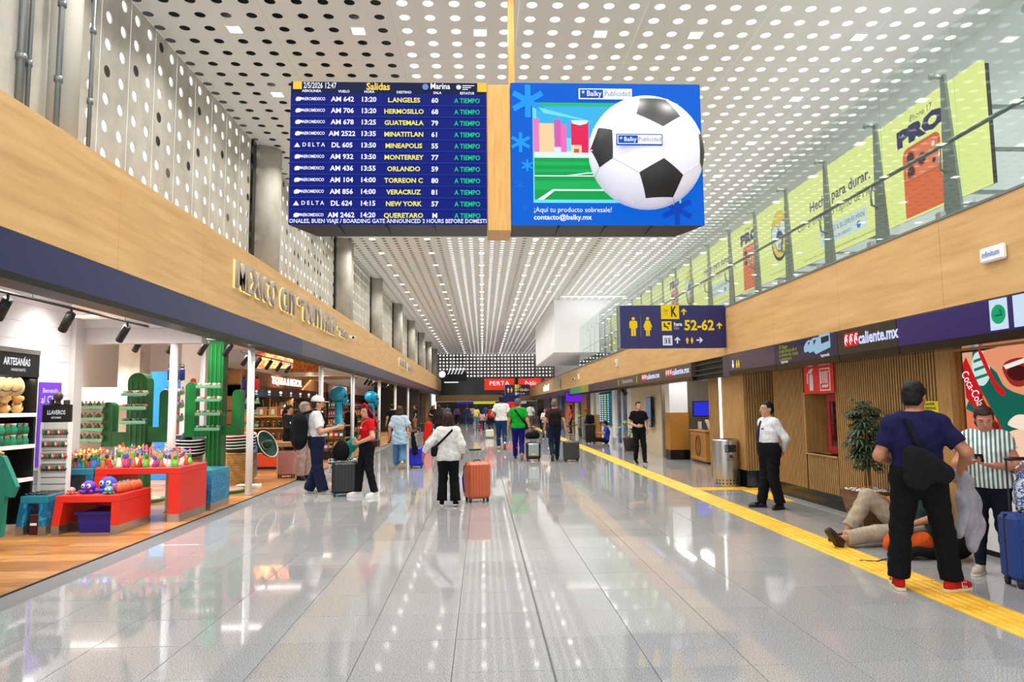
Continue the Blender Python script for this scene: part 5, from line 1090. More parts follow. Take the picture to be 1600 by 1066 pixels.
bl_ = thing('arch_display', 'blue wall panel with brown arch behind the tall cactus', 'display', (-7.0, 16.4, 0)); MB().bbox(-.55, .55, 0, .08, .0, 2.45, .01).build('panel', mat('panel_blue', (22, 120, 190), .4), bl_); MB().prism([(.0, .4), (.5, .4)] + [(.25 + .25 * math.cos(PI * a / 10), 1.5 + .5 * math.sin(PI * a / 10)) for a in range(11)], -.02, 0).build('arch', mat('arch_brown', (110, 56, 36), .5), bl_)
ns = thing('no_smoking_notice', 'small white no smoking notice on the shop pillar', 'notice', (-6.28, 15.6, 2.15)); MB().bbox(-.1, .1, 0, .01, -.18, .18, .002).build('plate', WHITE, ns); MB().lathe([(.05, 0), (.065, 0), (.065, .003), (.05, .003)], n=20).build('ring', mat('notice_red', (200, 40, 40), .5), ns).matrix_local = frame((0, -.002, .04), (1, 0, 0), (0, 0, 1)); MB().box(-.05, .05, -.005, -.001, -.11, -.09).build('print_line', BLK, ns)
structure('column_shop_pillar', MB().box(-6.55, -6.15, 15.61, 15.9, 0, 3.3), SHW)
# hanging papel picado and ceiling ring
for i, (x, y, c, lb) in enumerate(((-5.9, 20.3, (170, 60, 30), 'rust red paper banner hanging in the shop ceiling'), (-5.7, 22.6, (190, 100, 50), 'orange paper banner hanging deeper in the shop'))):
    o = thing('paper_banner', lb, 'banner', (x, y, 2.72)); MB().prism([(-.5, 0), (.5, .0), (.5, .45), (-.5, .45)], -.01, .01).build('sheet', varied('paper_%d' % i, [(.45, c), (.6, (220, 150, 70))], 9, (1, 1, 1), 2, .8), o); MB().tube([(-.5, 0, .45), (.5, 0, .45)], .01, 6).build('rod', BLK, o); MB().tube([(0, 0, .45), (0, 0, .58)], .006, 5).build('wire', BLK, o)
o = thing('ceiling_ring', 'wide wooden canopy disc hanging above the shop aisle', 'canopy', (-5.6, 25, 2.62)); MB().lathe([(.01, .06), (1.2, .0), (1.22, .03), (.01, .1)], n=30).build('disc', mat('canopy_wood', (150, 110, 56), .6), o, smooth=True); MB().tube([(0, 0, .09), (0, 0, .68)], .012, 6).build('suspension', BLK, o)
# low product bench with striped bags behind
o = thing('blue_display_case', 'blue boxy display with striped bags between the cacti', 'display', (-5.35, 15.9, 0)); MB().bbox(-.55, .3, -.3, .3, .1, 1.0, .02).build('case', mat('case_blue', (24, 120, 180), .4), o); MB().box(-.55, .3, -.32, .32, .06, .1).build('plinth', STEEL, o)
for q in range(5): MB().box(-.52 + .1 * q, -.47 + .1 * q, -.312, -.3, .45, .85).build('stripe', WHITE if q % 2 else BLK, o)
# ================================================================= things along the right wall
LXW = 5.2
la = thing('wall_screen', 'big lit drink advert screen at the right frame edge', 'screen', (0, 0, 0)); y_end = 7.42
MB().box(LXW, LXW + .1, 3.4, y_end, .87, 2.12).build('cabinet', BLK, la)
FL = frame((LXW - .001, y_end - .02, 0), (0, -1, 0), (0, 0, 1))          # u from the far edge towards the camera
def lp(poly, c, d=0., name='printed_shape', e=.8): MB().prism(poly, .001 + .0015 * d, .002 + .0015 * d, V=(0, 1, 0), W=(0, 0, 1)).build(name, emis('wad_%d_%d_%d' % c, c, e), la).matrix_local = FL
def cv(P, n=4):
    out = []; k = len(P)
    for i in range(k):
        p0, p1, p2, p3 = (Vector(P[(i + q) % k]) for q in (-1, 0, 1, 2))
        for j in range(n):
            t = j / n; out.append(tuple(.5 * ((2 * p1) + (p2 - p0) * t + (2 * p0 - 5 * p1 + 4 * p2 - p3) * t * t + (3 * p1 - p0 - 3 * p2 + p3) * t ** 3)))
    return out
lp([(0, .89), (3.9, .89), (3.9, 2.1), (0, 2.1)], (12, 96, 80), 0, 'display')
lp([(0, 1.5), (.12, 1.7), (.16, 2.1), (0, 2.1)], (224, 168, 130), 1)
lp([(.0, .89), (.62, .89), (.6, 1.1), (.44, 1.28), (.2, 1.42), (0, 1.5)], (226, 120, 84), 1, 'printed_hand')
lp(cv([(.22, .92), (.5, .95), (.56, 1.1), (.38, 1.2), (.2, 1.1)]), (206, 96, 66), 2, 'printed_finger'); lp(cv([(.05, 1.0), (.22, .98), (.3, 1.12), (.18, 1.26), (.03, 1.2)]), (238, 140, 100), 2, 'printed_finger')
lp(cv([(.14, 1.95), (.2, 2.08), (.36, 2.08), (.4, 1.86), (.3, 1.74), (.18, 1.78)]), (206, 230, 226), 1, 'printed_scarf')
for q in range(3): lp([(.17, 1.8 + .09 * q), (.38, 1.84 + .09 * q), (.38, 1.87 + .09 * q), (.17, 1.83 + .09 * q)], (20, 120, 96), 2)
lp([(0., 1.98), (.06, 2.05), (.24, 1.72), (.5, 1.33), (.53, 1.22), (.46, 1.18), (.30, 1.36), (.02, 1.62)], (196, 26, 30), 3, 'printed_bottle')
lp([(.24, 1.66), (.48, 1.32), (.45, 1.26), (.32, 1.38), (.2, 1.56)], (110, 24, 18), 4, 'printed_drink'); lp([(.27, 1.62), (.45, 1.36), (.46, 1.38), (.29, 1.64)], (240, 120, 60), 5)
text('Coca-Cola', .16, W_, la, FL @ T(.12, 1.72, .008) @ Matrix.Rotation(-1.0, 4, 'Z'), extrude=0, width=.42, shear=.3)
lp([(.2, 1.22), (.4, 1.3), (.46, 1.16), (.36, 1.08)], (214, 30, 34), 3)
lp(cv([(.34, 2.1), (.5, 1.86), (.62, 1.7), (.95, 1.62), (1.5, 1.66), (1.6, 2.1)], 3), (232, 150, 112), 3, 'printed_face'); lp(cv([(.58, 1.9), (.68, 1.98), (.9, 1.98), (.96, 1.84), (.84, 1.72), (.68, 1.74)]), (150, 40, 36), 4, 'printed_mouth'); lp(cv([(.64, 1.86), (.76, 1.92), (.9, 1.88), (.86, 1.78), (.72, 1.78)]), (70, 16, 16), 5)
lp([(.6, 1.93), (.9, 1.99), (.92, 1.95), (.63, 1.89)], (244, 240, 232), 6, 'printed_teeth'); lp(cv([(.3, 2.1), (.46, 1.8), (.6, 1.66), (.52, 1.64), (.4, 1.8), (.26, 2.08)]), (206, 20, 30), 4)
lp(cv([(.5, 1.0), (.56, 1.22), (.72, 1.3), (1.3, 1.34), (1.4, 1.0), (.8, .92)]), (244, 206, 176), 3, 'printed_hand'); lp(cv([(.6, 1.34), (.72, 1.44), (.9, 1.42), (.86, 1.3)]), (250, 226, 206), 4, 'printed_finger'); lp([(.62, .89), (3.9, .89), (3.9, .98), (.6, .94)], (196, 60, 40), 5)
lp([(1.5, .89), (3.9, .89), (3.9, 2.1), (1.7, 2.1)], (206, 30, 34), 5)
lb_ = thing('screen_base', 'white panelled base cabinet under the big lit screen', 'cabinet', (0, 0, 0)); MB().box(LXW - .02, LXW + .1, 3.4, y_end, .06, .865).build('body', WHITE, lb_)
for y in (4.2, 5.2, 6.2, 6.9): MB().box(LXW - .024, LXW - .02, y, y + .008, .06, .865).build('panel_joint', GREYM, lb_)
for y in (5.9, 6.75): MB().tube([(LXW - .02, y, .6), (LXW - .045, y, .6)], .018, 10).build('lock', STEEL, lb_)
MB().box(LXW, LXW + .1, 3.4, y_end, 0, .06).build('plinth', BLK, lb_)
structure('trim_3', MB().box(LXW - .06, LXW + .1, 3.4, 7.49, 2.12, 2.62), mat('soffit_wood', (176, 134, 78), .5)); structure('trim_4', MB().box(LXW - .02, LXW + .1, 7.425, 7.488, .02, 2.12), mat('return_orange', (150, 96, 40), .5))
# notices
nt_ = thing('yellow_notice', 'yellow warning notice on the slatted wall near the big screen', 'notice', (WX - .03, 7.92, 1.48)); MB().bbox(-.006, .0, -.19, .19, -.105, .105, .002).build('plate', mat('notice_yellow', (226, 214, 30), .5), nt_)
for q, (s, w_) in enumerate((('PRECAUCIÓN', .24), ('ELECTRICIDAD', .3), ('RIESGO DE', .2), ('NO RECARGARSE', .3))): text(s, .045, BLK, nt_, frame((-.008, 0, .07 - .047 * q), (0, -1, 0), (0, 0, 1)), extrude=0, width=w_, bold=.001)
rs = thing('fire_sign', 'red sign with white extinguisher and hose pictograms above the niche', 'sign', (WX - .03, 10.53, 1.93)); SR = mat('sign_red', (206, 34, 34), .4, emit=.15)
MB().bbox(-.012, 0, -.47, .47, -.205, .205, .003).build('plate', SR, rs); Fr = frame((-.014, 0, 0), (0, -1, 0), (0, 0, 1))
def rp_(P, name='pictogram', m=WHITE, d=0.): MB().prism(P, .0 + d, .002 + d, V=(0, 1, 0), W=(0, 0, 1)).build(name, m, rs).matrix_local = Fr
rp_([(-.28, -.16), (-.16, -.16), (-.16, .06), (-.19, .1), (-.25, .1), (-.28, .06)]); rp_([(-.27, .11), (-.2, .11), (-.17, .15), (-.12, .17), (-.2, .18), (-.27, .16)]); rp_([(-.36, -.05), (-.32, -.05), (-.32, .09), (-.27, .13), (-.28, .15), (-.36, .1)])
rp_([(.06, -.17), (.38, -.17), (.38, .17), (.06, .17)]); rp_([(.085, -.15), (.355, -.15), (.355, .15), (.085, .15)], m=SR, d=.002)
for q in range(4): MB().tube([(.12 + .06 * q, -.06, .006), (.12 + .06 * q, .1, .006), (.15 + .06 * q, .12, .006), (.165 + .06 * q, .1, .006)], .011, 6).build('pictogram', WHITE, rs).matrix_local = Fr
rp_([(.12, -.12), (.3, -.12), (.34, -.06), (.3, -.08), (.14, -.08)], d=.004)
# hydrant cabinet and extinguisher in the niche
hc = thing('hydrant_cabinet', 'red fire cabinet with glass front inside the wall niche', 'cabinet', (0, 0, 0)); RC = mat('cabinet_red', (168, 18, 30), .35)
cx0, cx1, cy0, cy1 = WX + .12, WX + .48, 10.14, 10.62
MB().box(cx0, cx0 + .03, cy0, cy0 + .08, .82, 1.70).build('door_stile', RC, hc); MB().box(cx0, cx0 + .03, cy1 - .08, cy1, .82, 1.70).build('door_stile', RC, hc); MB().box(cx0, cx0 + .03, cy0 + .08, cy1 - .08, 1.6, 1.70).build('door_rail', RC, hc); MB().box(cx0, cx0 + .03, cy0 + .08, cy1 - .08, .82, .92).build('door_rail', RC, hc)
MB().box(cx0 + .03, cx1, cy1 - .03, cy1, .82, 1.70).build('side_panel', RC, hc); MB().box(cx1, cx1 + .015, cy0, cy1, .82, 1.70).build('back_panel', mat('cabinet_dark', (40, 10, 12), .5), hc); MB().box(cx0 + .012, cx0 + .018, cy0 + .08, cy1 - .08, .92, 1.6).build('pane', CLEAR, hc); MB().box(cx0 + .03, cx1, cy0, cy1, .805, .82).build('floor_panel', RC, hc)
fe = thing('fire_extinguisher', 'red fire extinguisher with white label behind the cabinet glass', 'extinguisher', (WX + .3, 10.36, .821)); MB().lathe([(.07, 0), (.08, .02), (.08, .38), (.05, .44), (.03, .46)], n=18).build('cylinder', mat('ext_red', (200, 24, 28), .25), fe, smooth=True); MB().lathe([(.03, .46), (.035, .47), (.03, .53), (.0, .535)], n=12).build('valve', BLK, fe); MB().tube([(0, 0, .52), (-.02, -.09, .56)], .012, 6).build('lever', BLK, fe); MB().tube([(0, .03, .5), (-.02, .1, .42), (0, .095, .15)], .012, 8).build('hose', BLK, fe, smooth=True); MB().lathe([(.0815, .12), (.0815, .33)], n=18).build('label', WHITE, fe); MB().tube([(-.04, 0, .6), (-.055, 0, .6)], .06, 14).build('gauge', GREYM, fe)
# bin
bn = thing('waste_bin', 'round brushed steel waste bin beside the slatted pillar', 'bin', (4.70, 13.62, 0)); 
MB().lathe([(.235, .0), (.24, .02), (.24, .86), (.236, .90), (.2, .905)], n=32).build('drum', STEEL, bn, smooth=True); MB().lathe([(.2, .905), (.0, .9)], n=32).build('lid', mat('lid_steel', (150, 150, 150), .35, .8), bn)
MB().bbox(-.235 * .35, .13, -.245, -.2, .66, .80, .004).build('opening', BLK, bn); MB().bbox(-.09, -.03, -.25, -.22, .67, .79, .004).build('flap', mat('lid_steel', (150, 150, 150), .35, .8), bn)
for r_ in range(2):
    for q in range(9): a = -PI / 2 + (q - 4) * .28; MB().box(-.012, .012, -.008, .004, -.012, .012).build('vent_hole', BLK, bn).matrix_local = Matrix.Translation((.24 * math.cos(a), .24 * math.sin(a), .07 + .06 * r_)) @ Matrix.Rotation(a + PI / 2, 4, 'Z')
text('ORGÁNICA', .035, DARK, bn, frame((.03, -.243, .52), (1, 0, 0), (0, 0, 1)), extrude=0); MB().lathe([(.03, 0), (.036, 0), (.036, .003), (.03, .003)], n=16).build('symbol', DARK, bn).matrix_local = frame((.03, -.243, .58), (1, 0, 0), (0, 0, 1))
# bamboo palm in a pot
rl = random.Random(11)
def palm(label, loc, H, r0, npl, leaf_c, pot):
    p = thing('potted_plant', label, 'plant', loc)
    if pot == 'square':
        MB().add([(-.16, -.16, 0), (.16, -.16, 0), (.16, .16, 0), (-.16, .16, 0), (-.24, -.24, .47), (.24, -.24, .47), (.24, .24, .47), (-.24, .24, .47)], [(0, 3, 2, 1), (0, 1, 5, 4), (1, 2, 6, 5), (2, 3, 7, 6), (3, 0, 4, 7), (4, 5, 6, 7)]).build('pot', varied('bronze_pot', [(.35, (92, 62, 38)), (.65, (126, 90, 58))], 6, (1, 1, 4), 3, .4, .3), p)
        for q in range(4): a = [(-.245, .245, -.245, -.21), (-.245, .245, .21, .245), (-.245, -.21, -.21, .21), (.21, .245, -.21, .21)][q]; MB().box(*a, .455, .49).build('pot_rim', MATS['bronze_pot'], p)
        b = MB()
        for q in range(120): x, y = rl.uniform(-.2, .2), rl.uniform(-.2, .2); b.ell((x, y, .485 + rl.uniform(0, .012)), (.02, .016, .012), 6, 4)
        b.build('pebbles', mat('pebble', (214, 208, 200), .7), p, kind='stuff')
    else: MB().lathe([(.14, 0), (.2, .3), (.2, .33), (.17, .33)], n=18).build('pot', mat('plain_pot', (70, 60, 50), .6), p, smooth=True)
    G_ = [mat('leaf_%d_%d' % (leaf_c[1], q), tuple(min(255, int(v * f)) for v in leaf_c), .45) for q, f in enumerate((.8, 1.05, 1.3))]
    stems = MB()
    for q in range(3): stems.tube([(rl.uniform(-.05, .05), rl.uniform(-.05, .05), .4), (rl.uniform(-.05, .05), rl.uniform(-.05, .05), H * .9)], .012, 6)
    stems.build('stem', mat('stem_brown', (110, 80, 44), .7), p)
    for k in range(npl):
        u = rl.uniform(0, 1); z = H * .48 + u * (H * .5); a = rl.uniform(0, 2 * PI); el = rl.uniform(-.5, .6); L_ = r0 * rl.uniform(.5, 1.) * (1 - .25 * abs(u - .5))
        d = Vector((math.cos(a) * math.cos(el), math.sin(a) * math.cos(el), math.sin(el))); s = d.cross(Vector((0, 0, 1))).normalized()
        base = Vector((0, 0, z)); b = MB()
        for f in range(5):
            sp = (f - 2) * .42; dd = (d * math.cos(sp) + s * math.sin(sp)).normalized(); st_ = base + d * (L_ * .45); wv = dd.cross(Vector((0, 0, 1))).normalized() * .016; ln_ = L_ * rl.uniform(.55, .8)
            m1 = st_ + dd * ln_ * .5 + Vector((0, 0, .01)); m2 = st_ + dd * ln_ - Vector((0, 0, ln_ * .25)); up = Vector((0, 0, .004))
            b.add([st_, m1 + wv, m2, m1 - wv, m1 + up], [(0, 1, 4), (1, 2, 4), (2, 3, 4), (3, 0, 4)])
        b.tube([base, base + d * (L_ * .45)], .004, 4)
        b.build('frond', G_[k % 3], p)
    return p
palm('bushy dark green bamboo palm in a bronze square pot', (4.80, 8.72, 0), 1.60, .31, 190, (52, 70, 50), 'square')
# big-leaf plants further on
def leafplant(label, loc, H, n, c):
    p = thing('potted_plant', label, 'plant', loc); MB().lathe([(.16, 0), (.22, .42), (.22, .45), (.19, .45)], n=18).build('pot', mat('dark_pot', (52, 40, 34), .5), p, smooth=True)
    m = mat('bigleaf_%d' % c[1], c, .4)
    for k in range(n):
        a = k * 2.4; r_ = .12 + .2 * (k % 3) / 2; z = .55 + (H - .6) * (k / n); tip = Vector((math.cos(a) * (r_ + .28), math.sin(a) * (r_ + .28), z - .12)); b0 = Vector((math.cos(a) * r_, math.sin(a) * r_, z)); w_ = Vector((-math.sin(a), math.cos(a), 0)) * .13; mid = (b0 * .6 + tip * .4) + Vector((0, 0, .03))
        lf = MB().add([b0, mid + w_, tip, mid - w_, mid + Vector((0, 0, .02))], [(0, 1, 4), (1, 2, 4), (2, 3, 4), (3, 0, 4)]).build('leaf', m, p); MB().tube([(0, 0, .42), (math.cos(a) * r_ * .6, math.sin(a) * r_ * .6, z * .8), b0], .008, 5).build('leaf_stalk', m, lf)
leafplant('large-leaved green plant in a dark pot beside the black-shirted man', (5.1, 24.6, 0), 1.25, 9, (70, 130, 60)); leafplant('leafy green plant in a pot near the grey bin', (5.1, 36.2, 0), 1.5, 11, (86, 140, 56))
gb = thing('waste_bin', 'square grey metal bin near the leafy plant', 'bin', (5.05, 34.0, 0)); MB().bbox(-.25, .25, -.25, .25, .02, .98, .015).build('body', GREYM, gb); MB().bbox(-.18, .18, -.26, -.24, .72, .86, .004).build('opening', BLK, gb); MB().box(-.22, .22, -.22, .22, 0, .02).build('base', BLK, gb)
# reception podium with screen
pd = thing('podium', 'wooden podium with an oval motif under the blue monitor', 'podium', (6.15, 18.9, 0)); PW = mat('podium_wood', (186, 130, 60), .4)
MB().bbox(-.25, .32, -.32, 1.0, .05, .84, .008).build('body', PW, pd); MB().bbox(-.29, .36, -.36, 1.04, .84, .88, .006).build('top', PW, pd); MB().box(-.22, .3, -.3, .98, 0, .05).build('plinth', DARK, pd)
for a in ((-.262, -.25, -.3, -.26, .1, .8), (-.262, -.25, .94, .98, .1, .8), (-.262, -.25, -.26, .94, .1, .14), (-.262, -.25, -.26, .94, .76, .8)): MB().box(*a).build('frame_strip', mat('podium_edge', (206, 152, 80), .4), pd)
MB().tube([(-.258, .34 + .2 * math.cos(2 * PI * j / 24), .45 + .27 * math.sin(2 * PI * j / 24)) for j in range(25)], .014, 6, cap=False).tube([(-.258, .4, .68), (-.258, .3, .45), (-.258, .38, .22)], .012, 5).build('oval_motif', mat('motif_brown', (90, 56, 24), .5), pd)
for i, (y, c, lb) in enumerate(((18.75, (226, 226, 226), 'tilted white leaflet holder on the podium'), (19.25, (60, 60, 66), 'dark leaflet box on the podium'), (19.7, (206, 210, 214), 'small white bottle dispenser on the podium'))):
    o = thing('leaflet_holder', lb, 'holder', (6.1, y, .88)); M_ = Matrix.Rotation(-.35 if i == 0 else 0, 4, 'Y'); g = MB().bbox(-.02, .02, -.11, .11, 0.008, .3 if i == 0 else .22, .004).build('card', mat('leaf_%d' % i + 'c', c, .4), o); g.matrix_local = M_; MB().box(-.07, .1, -.11, .11, 0, .01).build('foot', GREYM, o)
mo = thing('monitor', 'blue lit monitor above the podium', 'screen', (6.55, 20.6, 1.45)); MB().bbox(-.36, .36, 0, .05, -.23, .23, .006).build('bezel', BLK, mo); MB().box(-.33, .33, -.004, 0, -.2, .2).build('display', emis('mon_blue', (44, 50, 214), .8), mo); MB().tube([(0, .05, 0), (0, .7, 0)], .03, 8).build('wall_arm', BLK, mo); MB().box(-.1, .1, .68, .7, -.1, .1).build('wall_plate', BLK, mo)
ms = thing('tilted_screen', 'tall narrow screen leaning off the cream wall', 'screen', (5.42, 22.7, 1.35)); MB().bbox(-.06, .0, -.35, .35, -.48, .48, .006).build('bezel', BLK, ms); MB().box(-.066, -.06, -.32, .32, -.45, .45).build('display', emis('tall_blue', (110, 130, 160), .6), ms); MB().box(0, .08, -.1, .1, -.1, .1).build('wall_mount', BLK, ms)
fd = thing('flight_board', 'teal flight board with white and yellow rows on the right wall', 'screen', (5.4, 30.9, 1.48)); MB().bbox(-.0, .1, -1.65, 1.65, -.75, .76, .01).build('bezel', BLK, fd); MB().box(-.006, 0, -1.6, 1.6, -.7, .62).build('display', emis('fids_teal', (16, 92, 110), .7), fd); MB().box(-.006, 0, -1.6, 1.6, .62, .72).build('header', emis('fids_dark', (30, 30, 60), .5), fd)
for r_ in range(13):
    for u, w_, m in ((-1.35, .35, W_), (-.75, .3, W_), (-.05, .5, emis('fids_yel', (226, 226, 110), .9)), (.7, .22, W_)): MB().box(-.010, -.006, -u - w_ / 2, -u + w_ / 2, .53 - .095 * r_, .57 - .095 * r_).build('row_text', m, fd)
pv = thing('hanging_monitor', 'small purple monitor hanging under the far fascia', 'screen', (5.0, 38.5, 2.05)); MB().bbox(-.5, .5, 0, .08, -.3, .3, .01).build('bezel', BLK, pv); MB().box(-.45, .45, -.006, 0, -.26, .26).build('display', emis('mon_purple', (110, 40, 220), .8), pv); MB().tube([(0, .04, .3), (0, .04, .56)], .02, 6).build('hanger', BLK, pv)
hs = thing('clamp_light', 'black spotlight arm under the ticker above the black-shirted man', 'light', (4.95, 24.5, 2.1)); MB().tube([(0, 0, .5), (0, 0, .1), (-.1, -.15, 0)], .02, 6).build('arm', BLK, hs); MB().tube([(-.1, -.15, 0), (-.05, -.45, -.12)], [.05, .08], 10).build('head', BLK, hs)
lr = thing('ceiling_lamp', 'long white tube lamp over the arcade', 'light', (5.6, 24, 2.56)); MB().box(-.1, .1, -5, 5, .02, .06).build('housing', WHITE, lr); MB().box(-.08, .08, -5, 5, -.0, .02).build('tube', mat('tube_lit', (255, 252, 246), .5, emit=3), lr)
lmp = bpy.data.lights.new('arcade', 'AREA'); lmp.shape = 'RECTANGLE'; lmp.size = .16; lmp.size_y = 10; lmp.energy = 50; lo = link('lamp', lmp, lr); lo.location = (0, 0, -.02)
lr2 = thing('ceiling_lamp', 'white tube lamp over the podium bay', 'light', (6.1, 18.3, 2.56)); MB().box(-.1, .1, -1.5, 1.5, .02, .06).build('housing', WHITE, lr2); MB().box(-.08, .08, -1.5, 1.5, 0, .02).build('tube', MATS['tube_lit'], lr2)
lmp = bpy.data.lights.new('podium_bay', 'AREA'); lmp.shape = 'RECTANGLE'; lmp.size = .16; lmp.size_y = 3; lmp.energy = 22; lo = link('lamp', lmp, lr2); lo.location = (0, 0, -.02)
# ================================================================= people: bodies grown from smooth-blended distance fields
V3 = lambda *a: np.array(a, float)
class Field:
    def __init__(s, lo, hi, res):
        s.res = res; s.lo = np.array(lo, float); n = np.maximum(4, np.ceil((np.array(hi) - s.lo) / res).astype(int) + 1); s.n = n
        s.ax = [s.lo[i] + res * np.arange(n[i]) for i in range(3)]; s.D = np.full(n, .3, np.float32)
    def put(s, fn, c0, c1, r, k=.03, sub=False):
        pad = r + .07; sl = []
        for i in range(3):
            a = int((min(c0[i], c1[i]) - pad - s.lo[i]) / s.res); b = int((max(c0[i], c1[i]) + pad - s.lo[i]) / s.res) + 2
            a = max(0, a); b = min(s.n[i], b)
            if b <= a: return
            sl.append(slice(a, b))
        X, Y, Z = np.meshgrid(s.ax[0][sl[0]], s.ax[1][sl[1]], s.ax[2][sl[2]], indexing='ij', sparse=True)
        d = fn(X, Y, Z); o = s.D[tuple(sl)]
        h = np.maximum(k - np.abs(o - d), 0) / k; s.D[tuple(sl)] = np.minimum(o, d) - h * h * k * .25
    def cone(s, a, b, ra, rb, k=.03, flat=1., e=None, g=0.):
        """tapered capsule a-b; flat<1 squashes along direction e"""
        a, b = np.array(a, float), np.array(b, float); ab = b - a; L2 = max(1e-9, ab @ ab); ra += g; rb += g
        def fn(X, Y, Z):
            t = np.clip(((X - a[0]) * ab[0] + (Y - a[1]) * ab[1] + (Z - a[2]) * ab[2]) / L2, 0, 1)
            x, y, z = X - a[0] - t * ab[0], Y - a[1] - t * ab[1], Z - a[2] - t * ab[2]; q = x * x + y * y + z * z
            if e is not None: c = x * e[0] + y * e[1] + z * e[2]; q = q + c * c * (1 / flat ** 2 - 1)
            return np.sqrt(q) - (ra + t * (rb - ra))
        s.put(fn, a, b, max(ra, rb), k)
    def ell(s, c, r, R=np.eye(3), k=.02, hs=1.):
        c = np.array(c, float); r = np.array(r, float) * hs
        def fn(X, Y, Z):
            x, y, z = X - c[0], Y - c[1], Z - c[2]; u = [x * R[0][i] + y * R[1][i] + z * R[2][i] for i in range(3)]
            k0 = np.sqrt(sum((u[i] / r[i]) ** 2 for i in range(3))); k1 = np.sqrt(sum((u[i] / r[i] ** 2) ** 2 for i in range(3))) + 1e-6
            return k0 * (k0 - 1) / k1
        s.put(fn, c, c, r.max(), k)
    def grid(s): return np.meshgrid(*s.ax, indexing='ij', sparse=True)
    def clip(s, p, n):
        """keep the side where (x-p).n < 0"""
        X, Y, Z = s.grid(); s.D = np.maximum(s.D, (X - p[0]) * n[0] + (Y - p[1]) * n[1] + (Z - p[2]) * n[2])
    def wrinkle(s, amp, f=1.):
        X, Y, Z = s.grid(); s.D = s.D + amp * (np.sin(31 * f * X + 9 * Z + 4 * np.sin(13 * Z)) * np.sin(27 * f * Z + 11 * Y) + .6 * np.sin(53 * f * Z + 21 * X - 17 * Y))
    def mesh(s):
        D = s.D; neg = D < 0; n = D.shape
        c = sum(neg[i:n[0] - 1 + i, j:n[1] - 1 + j, k:n[2] - 1 + k].astype(np.int8) for i in (0, 1) for j in (0, 1) for k in (0, 1))
        I = np.argwhere((c > 0) & (c < 8)); idx = np.full(c.shape, -1, np.int64); idx[tuple(I.T)] = np.arange(len(I))
        acc = np.zeros((len(I), 3)); cnt = np.zeros(len(I)); cor = [(i, j, k) for i in (0, 1) for j in (0, 1) for k in (0, 1)]
        for a in cor:
            for b in cor:
                if sum(b) - sum(a) == 1 and all(y >= x for x, y in zip(a, b)):
                    A = D[I[:, 0] + a[0], I[:, 1] + a[1], I[:, 2] + a[2]]; B = D[I[:, 0] + b[0], I[:, 1] + b[1], I[:, 2] + b[2]]
                    m = (A < 0) != (B < 0); t = np.where(m, A / np.where(m, A - B, 1), 0)
                    acc += np.where(m[:, None], np.array(a) + t[:, None] * (np.array(b) - np.array(a)), 0); cnt += m
        V = s.lo + (I + acc / np.maximum(cnt, 1)[:, None]) * s.res; Q = []
        for ax in range(3):
            o1, o2 = [(1, 2), (2, 0), (0, 1)][ax]; sl0 = [slice(None)] * 3; sl1 = [slice(None)] * 3; sl0[ax] = slice(0, -1); sl1[ax] = slice(1, None)
            E = np.argwhere(neg[tuple(sl0)] != neg[tuple(sl1)]); E = E[(E[:, o1] > 0) & (E[:, o2] > 0) & (E[:, o1] < n[o1] - 1) & (E[:, o2] < n[o2] - 1)]
            q = []
            for d1, d2 in ((1, 1), (0, 1), (0, 0), (1, 0)):
                P = E.copy(); P[:, o1] -= d1; P[:, o2] -= d2; q.append(idx[tuple(P.T)])
            q = np.stack(q, 1); f = neg[tuple(E.T)]; q[~f] = q[~f][:, ::-1]; Q.append(q)
        return V, np.concatenate(Q)
def np_mesh(name, parts, m, smooth=True):
    vs, fs, o = [], [], 0
    for V, Q in parts: vs.append(V); fs += [tuple(int(i) + o for i in q) for q in Q]; o += len(V)
    me = bpy.data.meshes.new(name); me.from_pydata(np.concatenate(vs).tolist(), [], fs)
    for x in (m if isinstance(m, list) else [m]): me.materials.append(x)
    me.polygons.foreach_set('use_smooth', [smooth] * len(me.polygons)); me.update(); return me
def nrm(v): v = np.array(v, float); return v / max(1e-9, np.linalg.norm(v))
def rotz(a): c, s = math.cos(a), math.sin(a); return np.array([[c, -s, 0], [s, c, 0], [0, 0, 1]])
def rotx(a): c, s = math.cos(a), math.sin(a); return np.array([[1, 0, 0], [0, c, -s], [0, s, c]])
def roty(a): c, s = math.cos(a), math.sin(a); return np.array([[c, 0, s], [0, 1, 0], [-s, 0, c]])

STAND = dict(pel=(0, 0, .93), chest=(0, .0, 1.24), neck=(0, -.015, 1.435), head=(0, .02, 1.585), shR=(.160, -.01, 1.365), shL=(-.160, -.01, 1.365), elR=(.235, -.04, 1.10), elL=(-.235, -.04, 1.10),
             wrR=(.25, .05, .86), wrL=(-.25, .05, .86), hipR=(.09, 0, .90), hipL=(-.09, 0, .90), knR=(.10, .02, .49), knL=(-.10, .02, .49), anR=(.105, -.02, .09), anL=(-.105, -.02, .09),
             footR=(-.15, 0), footL=(.15, 0), look=(0, 0, 0), hR=None, hL=None, nR=None, nL=None, curl=.35)
WALK = dict(knR=(.09, .16, .51), anR=(.09, .26, .10), footR=(0, .12), knL=(-.09, .03, .48), anL=(-.09, -.26, .20), footL=(0, -.75), elR=(.24, -.14, 1.12), wrR=(.26, -.12, .88), elL=(-.24, .0, 1.11), wrL=(-.26, .16, .90))
WALK2 = {k[:-1] + ('L' if k[-1] == 'R' else 'R'): ((-v[0],) + tuple(v[1:]) if len(v) == 3 else v) for k, v in WALK.items()}
_hm = {}
def skinmat(c): return varied('skin_%d_%d_%d' % c, [(.35, tuple(int(v * .93) for v in c)), (.65, c)], 30, (1, 1, 1), 2, .5, coord='object')
